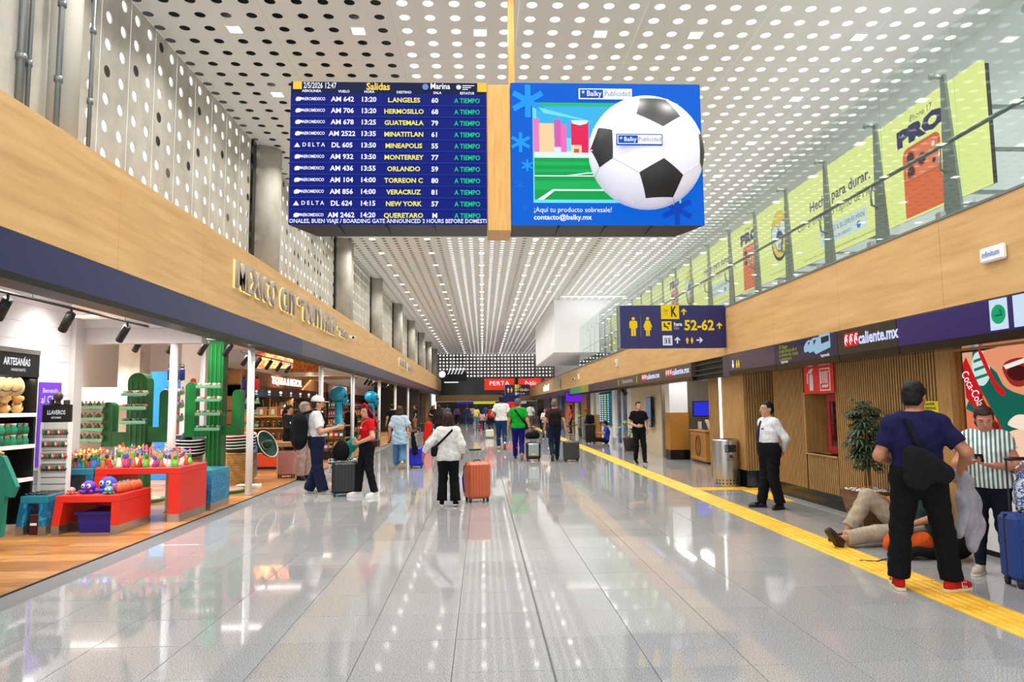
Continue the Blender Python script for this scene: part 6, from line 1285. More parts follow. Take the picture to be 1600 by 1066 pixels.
def cloth(c, bump=.12):
    c = tuple(c); return varied('cloth_%d_%d_%d' % c, [(.35, tuple(max(0, int(v * .88)) for v in c)), (.65, c)], 22, (1, 1, .5), 3, .9, spec=.15, bump=bump, coord='object')
def shoe_mesh(key, cu, cs, dress=False):
    if key in _hm: return _hm[key]
    f = Field((-.07, -.11, -.02), (.07, .23, .16), .0085)
    f.ell((0, .115, .035), (.044, .095, .042), k=.02); f.ell((0, -.03, .045), (.036, .055, .05), k=.02); f.cone((0, .0, .05), (0, -.015, .105), .04, .04, .03); f.cone((0, .03, .055), (0, .1, .045), .032, .03, .03); f.clip((0, 0, .018), (0, 0, -1))
    up = np_mesh('upper', [f.mesh()], cloth(cu, .05) if not dress else mat('leather_%d_%d_%d' % cu, cu, .25))
    P = [(.036, -.075), (.042, -.02), (.038, .04), (.047, .11), (.042, .17), (.02, .207), (-.012, .207), (-.04, .17), (-.046, .11), (-.037, .04), (-.041, -.02), (-.034, -.075), (0, -.088)]
    so = MB().prism(P, 0, .022, V=(0, 1, 0), W=(0, 0, 1)).mesh('sole', mat('sole_%d_%d_%d' % cs, cs, .6)); _hm[key] = (up, so); return _hm[key]
def hand_parts(w, d, n, side, curl, detail, grip=0.):
    """wrist, finger direction, palm normal, +1 if thumb lies on n x d side"""
    d = nrm(d); n = nrm(np.array(n) - d * (np.array(n) @ d)); t = np.cross(d, n) * side; w = np.array(w); L = lambda a, b, c: w + d * a + t * b + n * c
    segs = []
    for i, (o, ln) in enumerate(((.028, .072), (.009, .080), (-.010, .074), (-.028, .058))):
        p = L(.088, o, 0); a = curl * .6; pts = [p]
        for j, f in enumerate((.42, .32, .26)):
            p = p + (d * math.cos(a) + n * math.sin(a)) * ln * f + t * o * .06; pts.append(p); a += curl * (1.1 if j == 0 else .9)
        segs.append((pts, [.0095, .009, .0082, .007]))
    p0 = L(.022, .030, .006); p1 = L(.052, .056, .014); p2 = L(.078, .062 - .018 * min(1, curl), .022 + .01 * curl); segs.append(([p0, p1, p2], [.013, .0105, .008]))
    if detail:
        lo = w - .2; hi = w + .2; allp = np.array([q for s_, _ in segs for q in s_] + [w]); f = Field(allp.min(0) - .035, allp.max(0) + .035, .0048)
        f.cone(L(-.01, 0, 0), L(.03, .002, 0), .028, .034, .02, .6, n); f.cone(L(.03, .012, 0), L(.082, .018, .0), .026, .023, .02, .55, n); f.cone(L(.03, -.012, 0), L(.078, -.018, .0), .026, .022, .02, .55, n)
        for pts, rs in segs:
            for j in range(len(pts) - 1): f.cone(pts[j], pts[j + 1], rs[j], rs[j + 1], .006)
        return [f.mesh()]
    b = MB(); R_ = Matrix((tuple(d), tuple(t), tuple(n))).transposed(); b.ell(L(.045, 0, 0), (.055, .042, .018), 10, 6, R_)
    for pts, rs in segs: b.tube(pts, rs, 6)
    return [(np.array([tuple(v) for v in b.v]), b.f)]

def person(label, loc, rz, h=1.70, pose=None, skin=(196, 142, 108), hair=((28, 22, 20), 'short'), top=None, bottom=None, shoes=((30, 30, 32), (220, 220, 216)), g=1., sex='m', res=.016, detail=False, face=False, dress_shoes=False, extra=None, name='person'):
    J = {k: (np.array(v, float) if isinstance(v, tuple) and len(v) == 3 and k != 'look' else v) for k, v in STAND.items()}
    if sex == 'f':
        for k in ('shR', 'shL'): J[k] = J[k] * V3(.9, 1, 1)
    for k, v in (pose or {}).items(): J[k] = np.array(v, float) if isinstance(v, (tuple, list)) and len(v) == 3 and k != 'look' else v
    s = h / 1.70; root = thing(name, label, 'person', loc, rz); root.scale = (s, s, s)
    up = nrm(J['neck'] - J['pel']); sd = nrm(J['shR'] - J['shL']); fw = nrm(np.cross(up, sd)); hs = nrm(J['hipR'] - J['hipL']); up2 = nrm(J['chest'] - J['pel']); fw2 = nrm(np.cross(up2, hs))
    allp = np.array([v for k, v in J.items() if isinstance(v, np.ndarray)]); lo0, hi0 = allp.min(0) - .24, allp.max(0) + .2
    pel, ch, nk = J['pel'], J['chest'], J['neck']; st = nk - up * .075; wst = pel * .45 + ch * .55
    wf = .9 if sex == 'f' else 1.
    def torso(f, gr, lowhip=True):
        if lowhip: f.cone(J['hipL'] + up2 * .02, J['hipR'] + up2 * .02, .098 * g + gr, .098 * g + gr, .05, .98, fw2)
        f.cone(pel, wst, .148 * g + gr, .128 * g * wf + gr, .05, .74, fw2); f.cone(wst, ch, .128 * g * wf + gr, .152 * g + gr, .06, .74, fw); f.cone(ch, st, .152 * g + gr, .128 + gr, .05, .68, fw)
        f.cone(J['shL'], J['shR'], .046 + gr, .046 + gr, .06)
        for S in 'RL': f.cone(nk - up * .01, J['sh' + S], .040 + gr * .6, .046 + gr, .05)
        if sex == 'f':
            for q in (-1, 1): f.cone(ch + sd * .065 * q + fw * .075 + up * .015, ch + sd * .07 * q + fw * .085, .058 + gr * .6, .055 + gr * .6, .05)
        if g > 1.08: f.cone(wst + fw * .05, pel + fw * .05 + up * .06, .10 * g + gr, .1 * g + gr, .08)
    def arm(f, S, gr, frac, k=.03):
        sh, el, wr = J['sh' + S], J['el' + S], J['wr' + S]; ga = (g + 1) / 2
        if frac <= 1: e = sh + (el - sh) * frac; f.cone(sh, e, .054 * ga + gr, (.054 - .010 * frac) * ga + gr * 1.15, k); return e, nrm(el - sh)
        f.cone(sh, el, .054 * ga + gr, .043 * ga + gr, k); fr = frac - 1; e = el + (wr - el) * fr; f.cone(el, e, .043 * ga + gr, (.043 - .013 * fr) * ga + gr, k); return e, nrm(wr - el)
    # ---- skin
    f = Field(lo0, hi0, res); torso(f, 0)
    for S in 'RL':
        arm(f, S, 0, 2.0); hp, kn, an = J['hip' + S], J['kn' + S], J['an' + S]
        f.cone(hp, kn, .083 * g, .056, .04); f.cone(kn, kn * .6 + an * .4 - nrm(fw2) * .012, .054, .056, .03); f.cone(kn * .6 + an * .4, an, .054, .036, .03)
    f.cone(nk - up * .03, J['head'] - up * .06, .058, .052, .03)
    yaw, pit, rol = J['look']; B0 = np.stack([sd - np.array([0, 0, sd[2]]), np.zeros(3), np.array([0, 0, 1.])], 1); xs = nrm(V3(sd[0], sd[1], 0)); zs = V3(0, 0, 1); ys = np.cross(zs, xs); R0 = np.stack([xs, ys, zs], 1)
    if pose and pose.get('lie'): R0 = np.stack([sd, fw, up], 1)
    R = R0 @ rotz(yaw) @ rotx(pit) @ roty(rol); hc = J['head']; HSC = 1.07; H = lambda x, y, z: hc + R @ (V3(x, y, z) * HSC)
    def headshape(f):
        f.ell(H(0, -.014, .03), (.074, .094, .086), R, .02, HSC); f.ell(H(0, .022, -.03), (.060, .070, .082), R, .03, HSC); f.ell(H(0, .045, -.082), (.040, .038, .030), R, .03, HSC); f.cone(H(0, .088, .015), H(0, .108, -.022), .009, .0145, .012); f.cone(H(-.02, .082, -.058), H(.02, .082, -.058), .011, .011, .01)
        for q in (-1, 1): f.ell(H(q * .074, -.008, -.008), (.011, .022, .031), R, .008, HSC); f.cone(H(q * .012, .083, .028), H(q * .05, .068, .026), .010, .010, .015)
    parts = []
    if detail:
        parts.append(f.mesh()); f2 = Field(hc - .16, hc + .16, .0062); headshape(f2); f2.cone(nk - up * .02, J['head'] - up * .05, .057, .052, .03); parts.append(f2.mesh())
    else: headshape(f); parts.append(f.mesh())
    for S, q in (('R', 1), ('L', -1)):
        wr, el = J['wr' + S], J['el' + S]; d = J['h' + S] if J['h' + S] is not None else nrm(wr - el); n = J['n' + S] if J['n' + S] is not None else -sd * q
        parts += hand_parts(wr, d, n, q if True else 1, J['curl'], detail)
    body = link('body', np_mesh('body', parts, skinmat(skin)), root)
    # ---- clothes
    def garment(nm, f, m, wr=.003): f.wrinkle(wr); return link(nm, np_mesh(nm, [f.mesh()], m), root)
    if bottom:
        f = Field(lo0, hi0, res); gr = bottom.get('loose', .016); f.cone(J['hipL'] + up2 * .02, J['hipR'] + up2 * .02, .098 * g + gr, .098 * g + gr, .05, .98, fw2); f.cone(pel, wst, .148 * g + gr * .8, .13 * g + gr * .8, .05, .76, fw2)
        if g > 1.08: f.cone(wst + fw2 * .05, pel + fw2 * .05 + up2 * .06, .10 * g + gr, .1 * g + gr, .08)
        f.clip(pel + up2 * bottom.get('waist', .10), up2)
        end = bottom.get('end', .97)
        for S in 'RL':
            hp, kn, an = J['hip' + S], J['kn' + S], J['an' + S]; f3 = f; e = kn + (an - kn) * end; fl = bottom.get('flare', .06)
            f.cone(hp, kn, .084 * g + gr, .058 + gr * 1.1, .03); fs_ = Field(lo0, hi0, res); fs_.cone(kn, e, .058 + gr * 1.1, fl, .03); dl = nrm(an - kn); fs_.clip(e + dl * .012, dl); hh = np.maximum(.03 - np.abs(f.D - fs_.D), 0) / .03; f.D = np.minimum(f.D, fs_.D) - hh * hh * .0075
        garment('trousers', f, bottom.get('m') or cloth(bottom['c']), bottom.get('wr', .004))
    if top:
        f = Field(lo0, hi0, res); gr = top.get('loose', .018); torso(f, gr, top.get('hem', -.02) < .06); f.cone(nk - up * .05, nk + up * .015, .075, .066, .03)
        f.clip(pel + up2 * top.get('hem', -.02), -up2); f.clip(nk + up * top.get('neck', .022), up); D0 = f.D
        for S in 'RL':
            fa = Field(lo0, hi0, res); e, dr = arm(fa, S, gr * .9, top.get('sleeve', .6), .03); fa.clip(e, dr); k = .03; hh = np.maximum(k - np.abs(f.D - fa.D), 0) / k; f.D = np.minimum(f.D, fa.D) - hh * hh * k * .25
        garment('shirt' if top.get('name') is None else top['name'], f, top.get('m') or cloth(top['c']), top.get('wr', .004))
    for S in 'RL':
        an = J['an' + S]; yw, pt = J['foot' + S]; base = R0 if not (pose and pose.get('lie')) else R0
        fy = math.atan2(-fw2[0], fw2[1]); Rf = rotz(fy + yw) @ rotx(pt); up_, so = shoe_mesh((shoes, dress_shoes), shoes[0], shoes[1], dress_shoes)
        M_ = Matrix([list(Rf[i]) + [0] for i in range(3)] + [[0, 0, 0, 1]]); p = an - Rf @ V3(0, 0, .088)
        sh = link('shoe', up_, root); sh.matrix_local = Matrix.Translation(tuple(p)) @ M_; link('sole', so, sh)
    # ---- hair
    hcol, sty = hair; HM = varied('hair_%d_%d_%d' % hcol, [(.35, tuple(int(v * .6) for v in hcol)), (.65, hcol)], 60, (1, 1, .15), 2, .62, coord='object', bump=.3, spec=.25)
    if sty != 'none':
        f = Field(hc - V3(.2, .2, .5 if sty in ('long', 'tail') else .2), hc + .19, .0065 if detail else max(.010, res * .75)); big = 1.12 if sty == 'bob' else 1.
        f.ell(H(0, -.016, .036), (.083 * big, .103 * big, .092 * big), R, .02, HSC)
        if sty == 'crop': pass
        if sty in ('bob', 'long', 'tail'):
            f.ell(H(0, -.035, -.03), (.082 * big, .08 * big, .10), R, .03, HSC)
        X, Y, Z = f.grid(); q = [((X - hc[0]) * R[0][i] + (Y - hc[1]) * R[1][i] + (Z - hc[2]) * R[2][i]) / HSC for i in range(3)]
        fr = .050 if sty in ('short', 'crop') else .042
        f.D = np.maximum(f.D, -np.maximum(fr - .02 + .25 * (q[2]) - q[1], q[2] - .066)); 
        if sty in ('short', 'crop'): f.ell(H(0, -.05, -.025), (.074, .064, .07), R, .03, HSC); f.D = np.maximum(f.D, -np.maximum(q[2] + .002, -.028 - q[1])); f.clip(H(0, 0, -.078), -R[:, 2]); 
        if sty == 'crop': f.D = f.D + .004
        if sty == 'bob': f.ell(H(-.075, -.01, -.06), (.03, .05, .07), R, .03, HSC); f.ell(H(.075, -.01, -.06), (.03, .05, .07), R, .03, HSC); f.clip(H(0, 0, -.14), -R[:, 2])
        if sty == 'long': f.cone(H(0, -.06, -.02), H(0, -.10, -.30), .085, .07, .04, .5, R[:, 1]); f.cone(H(-.07, -.02, 0), H(-.085, -.03, -.22), .03, .03, .03); f.cone(H(.07, -.02, 0), H(.085, -.03, -.22), .03, .03, .03)
        if sty == 'tail': f.cone(H(0, -.10, .01), H(0, -.13, -.1), .035, .03, .03); f.cone(H(0, -.13, -.1), H(0, -.12, -.26), .03, .012, .03)
        f.wrinkle(.0022, 2.2); link('hair', np_mesh('hair', [f.mesh()], HM), root)
    RM = Matrix([list(R[i]) + [0] for i in range(3)] + [[0, 0, 0, 1]]); HMx = Matrix.Translation(tuple(hc)) @ RM @ Matrix.Scale(HSC, 4)
    if face:
        for q in (-1, 1):
            e = MB().ell((q * .031, .074, .006), (.0135, .0075, .0062), 10, 8).build('eye', mat('eye_white', (176, 160, 150), .3), root, smooth=True); e.matrix_local = HMx; i = MB().ell((q * .031, .0800, .005), (.0066, .0035, .0056), 8, 6).build('iris', mat('iris', (34, 22, 16), .2), e, smooth=True)
            MB().tube([(q * .013, .0895, .024), (q * .032, .086, .030), (q * .052, .071, .025)], [.0032, .0042, .002], 6).build('eyebrow', HM, root).matrix_local = HMx
        MB().tube([(-.024, .0875, -.058), (0, .0945, -.057), (.024, .0875, -.058)], [.002, .0048, .002], 6).build('lips', mat('lips', (150, 84, 72), .4), root, smooth=True).matrix_local = HMx
    root['_'] = 0; del root['_']
    return dict(root=root, J=J, H=HMx, s=s, fw=fw, up=up, sd=sd)
def strap(P, name, pts, m, r=.022, flat=.25):
    """strap lying on a body, as its own child part of the bag"""
    return MB().tube(pts, r, 8, flat=flat)
def world_pt(P, p): return P['root'].matrix_world @ Vector(tuple(p))
def at_person(name, label, cat, P):
    o = thing(name, label, cat); o.location = P['root'].location; o.rotation_euler = P['root'].rotation_euler; o.scale = P['root'].scale; return o
def ring(P, a, b, z0, gx, gy, n=20):
    pass
def sling(label, P, c, bag=(.12, -.2, 1.02), size=(.13, .045, .17), r=.165, cat='bag', tilt=.3, front=False, mat_=None, over=-1):
    """bag with a strap that crosses the torso from the shoulder 'over' side to the opposite hip"""
    o = at_person('shoulder_bag', label, cat, P); m = mat_ or cloth(c, .05); bx, by, bz = bag; w_, d_, h_ = size
    MB().bbox(-w_, w_, -d_, d_, -h_, h_, .03).build('pouch', m, o).matrix_local = Matrix.Translation(bag) @ Matrix.Rotation(tilt, 4, 'Y'); MB().bbox(-w_ * .7, w_ * .7, -d_ - .006, -d_ + .01, -h_ * .6, h_ * .1, .004).build('pocket', m, o).matrix_local = Matrix.Translation(bag) @ Matrix.Rotation(tilt, 4, 'Y')
    k = over; z1 = 1.43; pts = [(bx, by * .9, bz + h_ * .7), ((bx + k * .09) / 2, -r, (bz + z1) / 2), (k * .085, -r * .72, z1 - .045), (k * .10, -.01, z1 + .022), (k * .085, r * .72, z1 - .05), (0, r * 1.0, 1.22), (-k * .1, r * .95, 1.06), (bx * 1.25 if abs(bx) > .1 else -k * .17, .02, bz + .02)]
    MB().tube(pts, .02, 8, flat=.3, up=(0, 1, 0)).build('strap', m, o, smooth=True); return o
def backpack(label, P, c, y=-.235, z=1.17, w_=.15, h_=.24, d_=.085, accent=None):
    o = at_person('backpack', label, 'backpack', P); m = cloth(c, .05); f = Field((-.25, -.2, -.36), (.25, .2, .36), .016); f.ell((0, 0, -.02), (w_ * 1.12, d_ * 1.2, h_ * 1.1), k=.04); f.cone((-w_ * .5, 0, -h_ * .65), (w_ * .5, 0, -h_ * .65), d_, d_, .06); f.cone((-w_ * .45, 0, h_ * .5), (w_ * .45, 0, h_ * .5), d_ * .85, d_ * .85, .06)
    b = link('sack', np_mesh('sack', [f.mesh()], m), o); b.location = (0, y, z); MB().bbox(-w_ * .65, w_ * .65, -.03, .03, -h_ * .6, .0, .025).build('front_pocket', m, o).location = (0, y - d_ * 1.05, z - .03)
    if accent: MB().tube([(-.05, 0, .05), (.02, 0, .02), (.08, 0, .03)], .008, 6).build('logo_mark', mat('acc_%d_%d_%d' % accent, accent, .5), o).location = (0, y - d_ * 1.25, z + .08)
    for q in (-1, 1): MB().tube([(q * .09, y + .06, z + h_ * .9), (q * .105, -.03, 1.475), (q * .11, .1, 1.40), (q * .12, .155, 1.25), (q * .15, .07, 1.08), (q * .14, y + .06, z - h_ * .6)], .022, 8, flat=.3, up=(1, 0, 0)).build('shoulder_strap', m, o, smooth=True)
    MB().tube([(-.03, y, z + h_ * 1.02), (0, y, z + h_ * 1.18), (.03, y, z + h_ * 1.02)], .008, 6).build('grab_loop', m, o); return o
def suitcase(label, loc, rz, w_, d_, h_, c, handle=.45, lean=0., ribs=True, soft=False):
    o = thing('suitcase', label, 'suitcase', loc, rz); o.rotation_euler = (lean, 0, rz); m = mat('case_%d_%d_%d' % c, c, .75 if soft else .35)
    MB().bbox(-w_ / 2, w_ / 2, -d_ / 2, d_ / 2, .055, .055 + h_, min(.04, d_ * .2)).build('shell', m, o, smooth=False)
    if ribs:
        for k in range(7): x = -w_ * .38 + w_ * .76 * k / 6; MB().bbox(x - w_ * .025, x + w_ * .025, -d_ / 2 - .006, d_ / 2 + .006, .055 + h_ * .06, .055 + h_ * .94, .004).build('shell_rib', m, o)
    else: MB().bbox(-w_ * .38, w_ * .38, -d_ / 2 - .02, -d_ / 2 + .02, .055 + h_ * .08, .055 + h_ * .55, .015).build('front_pocket', m, o); MB().bbox(-w_ * .36, w_ * .36, -d_ / 2 - .014, -d_ / 2 + .02, .055 + h_ * .6, .055 + h_ * .92, .012).build('front_pocket', m, o)
    MB().box(-w_ / 2 - .002, w_ / 2 + .002, -.006, .006, .06, .05 + h_).build('zip_seam', BLK, o)
    for sx in (-1, 1):
        for sy in (-1, 1):
            wh = MB().tube([(sx * (w_ / 2 - .05) - .012, sy * (d_ / 2 - .04), .028), (sx * (w_ / 2 - .05) + .012, sy * (d_ / 2 - .04), .028)], .028, 14).build('wheel', BLK, o); MB().box(sx * (w_ / 2 - .05) - .02, sx * (w_ / 2 - .05) + .02, sy * (d_ / 2 - .04) - .02, sy * (d_ / 2 - .04) + .02, .04, .062).build('wheel_fork', DARK, wh)
    MB().tube([(-.06, 0, .055 + h_), (-.05, 0, .085 + h_), (.05, 0, .085 + h_), (.06, 0, .055 + h_)], .01, 8).build('carry_handle', BLK, o, smooth=True)
    if handle:
        hd = MB().tube([(-.09, d_ * .36, .05 + h_), (-.09, d_ * .36, .05 + h_ + handle)], .009, 8).tube([(.09, d_ * .36, .05 + h_), (.09, d_ * .36, .05 + h_ + handle)], .009, 8).build('telescopic_bars', STEEL if handle != .46 else BLK, o); MB().tube([(-.1, d_ * .36, .05 + h_ + handle), (.1, d_ * .36, .05 + h_ + handle)], .016, 8).build('grip', BLK, hd, smooth=True)
    return o
# ================================================================= the people in the hall
BLKC = (22, 22, 26)
# --- man in navy polo, nearest
pA = dict(STAND); PA = person('heavy man in navy polo and black trousers standing with his back turned', (3.70, 5.92, 0), -.42, 1.74, dict(
    shR=(.175, -.01, 1.355), shL=(-.175, -.01, 1.355), elL=(-.285, -.02, 1.09), wrL=(-.17, .20, 1.02), elR=(.34, -.08, 1.13), wrR=(.33, .13, .98), hR=(-.1, .7, -.7), nR=(-1, 0, -.2), anL=(-.19, .0, .09), knL=(-.15, .02, .49), anR=(.20, .05, .09), knR=(.16, .04, .49), footR=(-.85, 0), footL=(.1, 0), look=(-.55, -.12, 0), head=(.015, .045, 1.585)),
    (176, 118, 84), ((16, 15, 17), 'short'), dict(c=(28, 28, 66), sleeve=.72, hem=-.06, loose=.022, neck=.03), dict(c=(16, 16, 19), flare=.085, loose=.024), ((190, 32, 30), (222, 206, 160)), 1.13, 'm', .0125, True, True)
e = PA['root']; gl = MB().tube([(.02, .098, .01), (.05, .088, .01), (.078, .03, .01), (.08, -.01, .0)], .003, 6).tube([(.018, .102, .02), (.044, .097, .02), (.046, .095, -.008), (.02, .1, -.008), (.018, .102, .02)], .0025, 6).build('glasses', BLK, e); gl.matrix_local = PA['H']
sb = sling('black flat sling bag worn across the navy polo man back', PA, (24, 24, 27), (.05, -.215, 1.0), (.10, .02, .11), .19, tilt=.7, over=-1); f = Field((-.22, -.3, .78), (.28, -.1, 1.25), .011); f.cone((-.06, -.215, 1.12), (-.04, -.222, .93), .07, .10, .08, .42, (0, 1, 0)); f.cone((.02, -.22, 1.04), (.14, -.222, .97), .11, .085, .08, .42, (0, 1, 0)); f.wrinkle(.003); link('soft_body', np_mesh('soft_body', [f.mesh()], cloth((24, 24, 27), .05)), sb)
for sh in [c for c in PA['root'].children if c.name.startswith('shoe')]:
    for q in range(3): MB().tube([(.047, .06 + .022 * q, .028), (.030, .07 + .022 * q, .072)], .004, 5).tube([(-.047, .06 + .022 * q, .028), (-.030, .07 + .022 * q, .072)], .004, 5).build('stripe', WHITE, sh)
jk = thing('hooded_jacket', 'grey jacket hanging from the navy polo man right hand', 'jacket', (0, 0, 0)); jk.location = PA['root'].location; jk.rotation_euler = PA['root'].rotation_euler
f = Field((.1, -.2, .3), (.6, .45, 1.05), .012); f.cone((.36, .19, .95), (.38, .16, .72), .045, .085, .05, .6, (0, 1, 0)); f.cone((.38, .16, .74), (.42, .12, .50), .085, .06, .05, .6, (0, 1, 0)); f.cone((.38, .15, .72), (.29, .1, .47), .07, .045, .04); f.cone((.42, .12, .55), (.38, .12, .36), .06, .045, .04); f.cone((.33, .2, .96), (.40, .2, .9), .05, .05, .03); X, Y, Z = f.grid(); f.D = f.D + .007 * np.sin(75 * X + 30 * Y + 5 * np.sin(7 * Z)) * np.clip((1.0 - Z) * 3, 0, 1)
link('cloth', np_mesh('cloth', [f.mesh()], cloth((150, 150, 158))), jk)
# --- woman in striped shirt with phone
STR = striped('striped_shirt', (232, 236, 234), (74, 120, 112), 26, 0, .52)
PB = person('woman in green and white striped blouse looking down at a phone', (4.70, 6.45, 0), 2.45, 1.53, dict(elR=(.27, .02, 1.10), wrR=(.13, .27, 1.14), hR=(-.7, .5, .2), nR=(0, .1, 1), elL=(-.27, .02, 1.08), wrL=(-.06, .28, 1.11), hL=(.8, .4, .1), nL=(0, .1, 1), look=(.15, -.42, 0), head=(0, .05, 1.57), anR=(.12, .08, .09), anL=(-.12, -.06, .09), footR=(-.2, 0), footL=(.35, 0), curl=.5),
    (190, 128, 98), ((58, 36, 28), 'tail'), dict(m=STR, sleeve=.42, hem=-.06, loose=.026), dict(c=(24, 28, 44), flare=.05, loose=.012), ((196, 180, 160), (222, 212, 196)), 1.12, 'f', .0125, True, True)
ph = at_person('smartphone', 'dark smartphone held by the striped blouse woman', 'phone', PB); M_ = Matrix.Translation((.045, .345, 1.185)) @ Matrix.Rotation(.6, 4, 'X'); MB().bbox(-.037, .037, -.075, .075, -.004, .004, .002).build('case', BLK, ph).matrix_local = M_; MB().box(-.033, .033, -.07, .07, .004, .005).build('display', emis('phone_scr', (60, 70, 90), .4), ph).matrix_local = M_
FLOR = varied('floral', [(.38, (238, 242, 246)), (.47, (230, 236, 244)), (.5, (60, 110, 190)), (.56, (30, 60, 150)), (.62, (236, 240, 246))], 20, (1, 1, 1), 2, .7, coord='object')
tb = at_person('tote_bag', 'blue and white floral tote bag on the striped blouse woman arm', 'bag', PB); f = Field((-.62, -.2, .55), (-.08, .35, 1.2), .012); f.cone((-.36, .06, .88), (-.38, .05, .74), .16, .18, .06, .45, (0, 1, 0)); f.cone((-.31, .07, 1.0), (-.35, .07, .92), .07, .14, .05, .5, (0, 1, 0)); f.wrinkle(.006); link('bag_body', np_mesh('bag_body', [f.mesh()], FLOR), tb)
MB().tube([(-.44, .06, .98), (-.38, .06, 1.1), (-.29, .1, 1.135), (-.22, .12, 1.06), (-.25, .1, .98)], .022, 8, flat=.4).build('strap', FLOR, tb, smooth=True)
# --- man sitting on the floor against the wall, khaki trousers
PC = person('man in khaki trousers sitting on the floor leaning by the wall', (4.80, 7.86, 0), PI / 2, 1.72, dict(pel=(0, .0, .13), chest=(0, -.10, .44), neck=(0, -.16, .63), head=(0, -.15, .78), shR=(.18, -.16, .58), shL=(-.18, -.16, .58), elR=(.30, .08, .42), wrR=(.24, .30, .52), elL=(-.28, -.08, .32), wrL=(-.26, .16, .25),
    hipR=(.09, .02, .12), hipL=(-.09, .02, .12), knR=(.14, .40, .50), anR=(.16, .66, .10), knL=(-.12, .46, .14), anL=(-.14, .88, .09), footR=(0, 0), footL=(.3, .9), look=(0, -.2, 0)), (186, 128, 96), ((40, 34, 30), 'short'), dict(c=(44, 66, 62), sleeve=.7, hem=-.03), dict(c=(172, 160, 138), flare=.082, loose=.03, end=.82), ((46, 34, 28), (30, 24, 22)), 1.05, 'm', .014, True, True, True)
ob = thing('backpack', 'orange and black backpack lying on the floor behind the navy polo man', 'backpack', (4.35, 7.2, 0)); f = Field((-.35, -.25, -.05), (.35, .25, .4), .014); f.ell((0, 0, .13), (.26, .16, .12), k=.05); f.cone((-.12, 0, .17), (.14, 0, .15), .09, .1, .05); f.clip((0, 0, .005), (0, 0, -1)); f.wrinkle(.005); link('sack', np_mesh('sack', [f.mesh()], cloth((206, 84, 26))), ob); MB().tube([(-.27, -.1, .02), (0, -.17, .09), (.27, -.1, .03)], .05, 8).build('base_pad', cloth((26, 26, 28)), ob, smooth=True); MB().tube([(-.2, .0, .25), (0, -.05, .27), (.2, .02, .25)], .03, 8).build('grey_pocket', cloth((120, 118, 110)), ob, smooth=True); MB().tube([(-.25, -.12, .02), (-.45, -.2, .008), (-.6, -.15, .008)], .01, 6, flat=.5).build('loose_strap', BLK, ob)
bb = thing('duffel_bag', 'black bag on the floor between the navy polo man and the wall', 'bag', (4.72, 7.15, 0)); f = Field((-.3, -.35, -.03), (.3, .35, .4), .016); f.cone((0, -.15, .16), (0, .15, .16), .15, .15, .05); f.clip((0, 0, .005), (0, 0, -1)); link('body', np_mesh('body', [f.mesh()], cloth((20, 20, 22))), bb); MB().tube([(0, -.1, .3), (0, -.06, .38), (0, .06, .38), (0, .1, .3)], .012, 6).build('handle', BLK, bb)
# --- security guard
PD = person('guard in white shirt and dark tie with hands behind his back', (4.36, 10.66, 0), PI / 2 + .25, 1.60, dict(elR=(.27, -.12, 1.12), wrR=(.10, -.20, .92), elL=(-.27, -.12, 1.12), wrL=(-.06, -.21, .92), hR=(-.8, -.1, -.5), hL=(.8, -.1, -.5), nR=(0, -1, 0), nL=(0, -1, 0), look=(-.05, 0, 0), anR=(.15, .08, .09), anL=(-.14, -.06, .09), footR=(-.3, 0), footL=(.35, 0)),
    (196, 146, 116), ((22, 20, 20), 'crop'), dict(c=(232, 234, 240), sleeve=1.9, hem=.05, loose=.016), dict(c=(20, 20, 24), flare=.08, loose=.026, waist=.13), ((14, 14, 15), (20, 20, 20)), 1.1, 'm', .0135, True, True, True)
MB().tube([(0, .135, 1.40), (0, .178, 1.30), (0, .205, 1.16), (0, .205, 1.06)], [.018, .022, .032, .012], 8, flat=.35, up=(1, 0, 0)).build('tie', mat('tie_navy', (28, 32, 66), .6), PD['root'], smooth=True); MB().lathe([(.069, 1.415), (.078, 1.40), (.078, 1.455), (.066, 1.462)], n=20, sy=.95, c=(0, -.015, 0)).build('collar', cloth((232, 234, 240)), PD['root']); MB().lathe([(.165, 1.035), (.168, 1.065)], n=24, sy=.85).build('belt', BLK, PD['root']); MB().bbox(-.12, -.06, .172, .182, 1.26, 1.285, .002).build('chest_badge', mat('badge_blue', (60, 80, 120), .6), PD['root'])
# --- man in black shirt walking this way
person('man in all black walking towards the camera by the podium', (4.26, 19.2, 0), PI + .05, 1.66, dict(WALK2, elR=(.27, -.03, 1.12), wrR=(.10, .20, 1.03), hR=(-.8, .4, .1), nR=(0, -1, 0), elL=(-.29, -.08, 1.12), wrL=(-.24, .06, .93), anR=(.08, -.1, .11), anL=(-.1, .16, .09), knR=(.1, .05, .49), knL=(-.1, .1, .49), footR=(0, -.3), footL=(0, .05)), (196, 142, 112), ((20, 18, 18), 'crop'), dict(c=(18, 18, 20), sleeve=.62, hem=-.05), dict(c=(20, 20, 22), flare=.06), ((24, 24, 26), (200, 200, 200)), 1.0, 'm', .014, True, True)
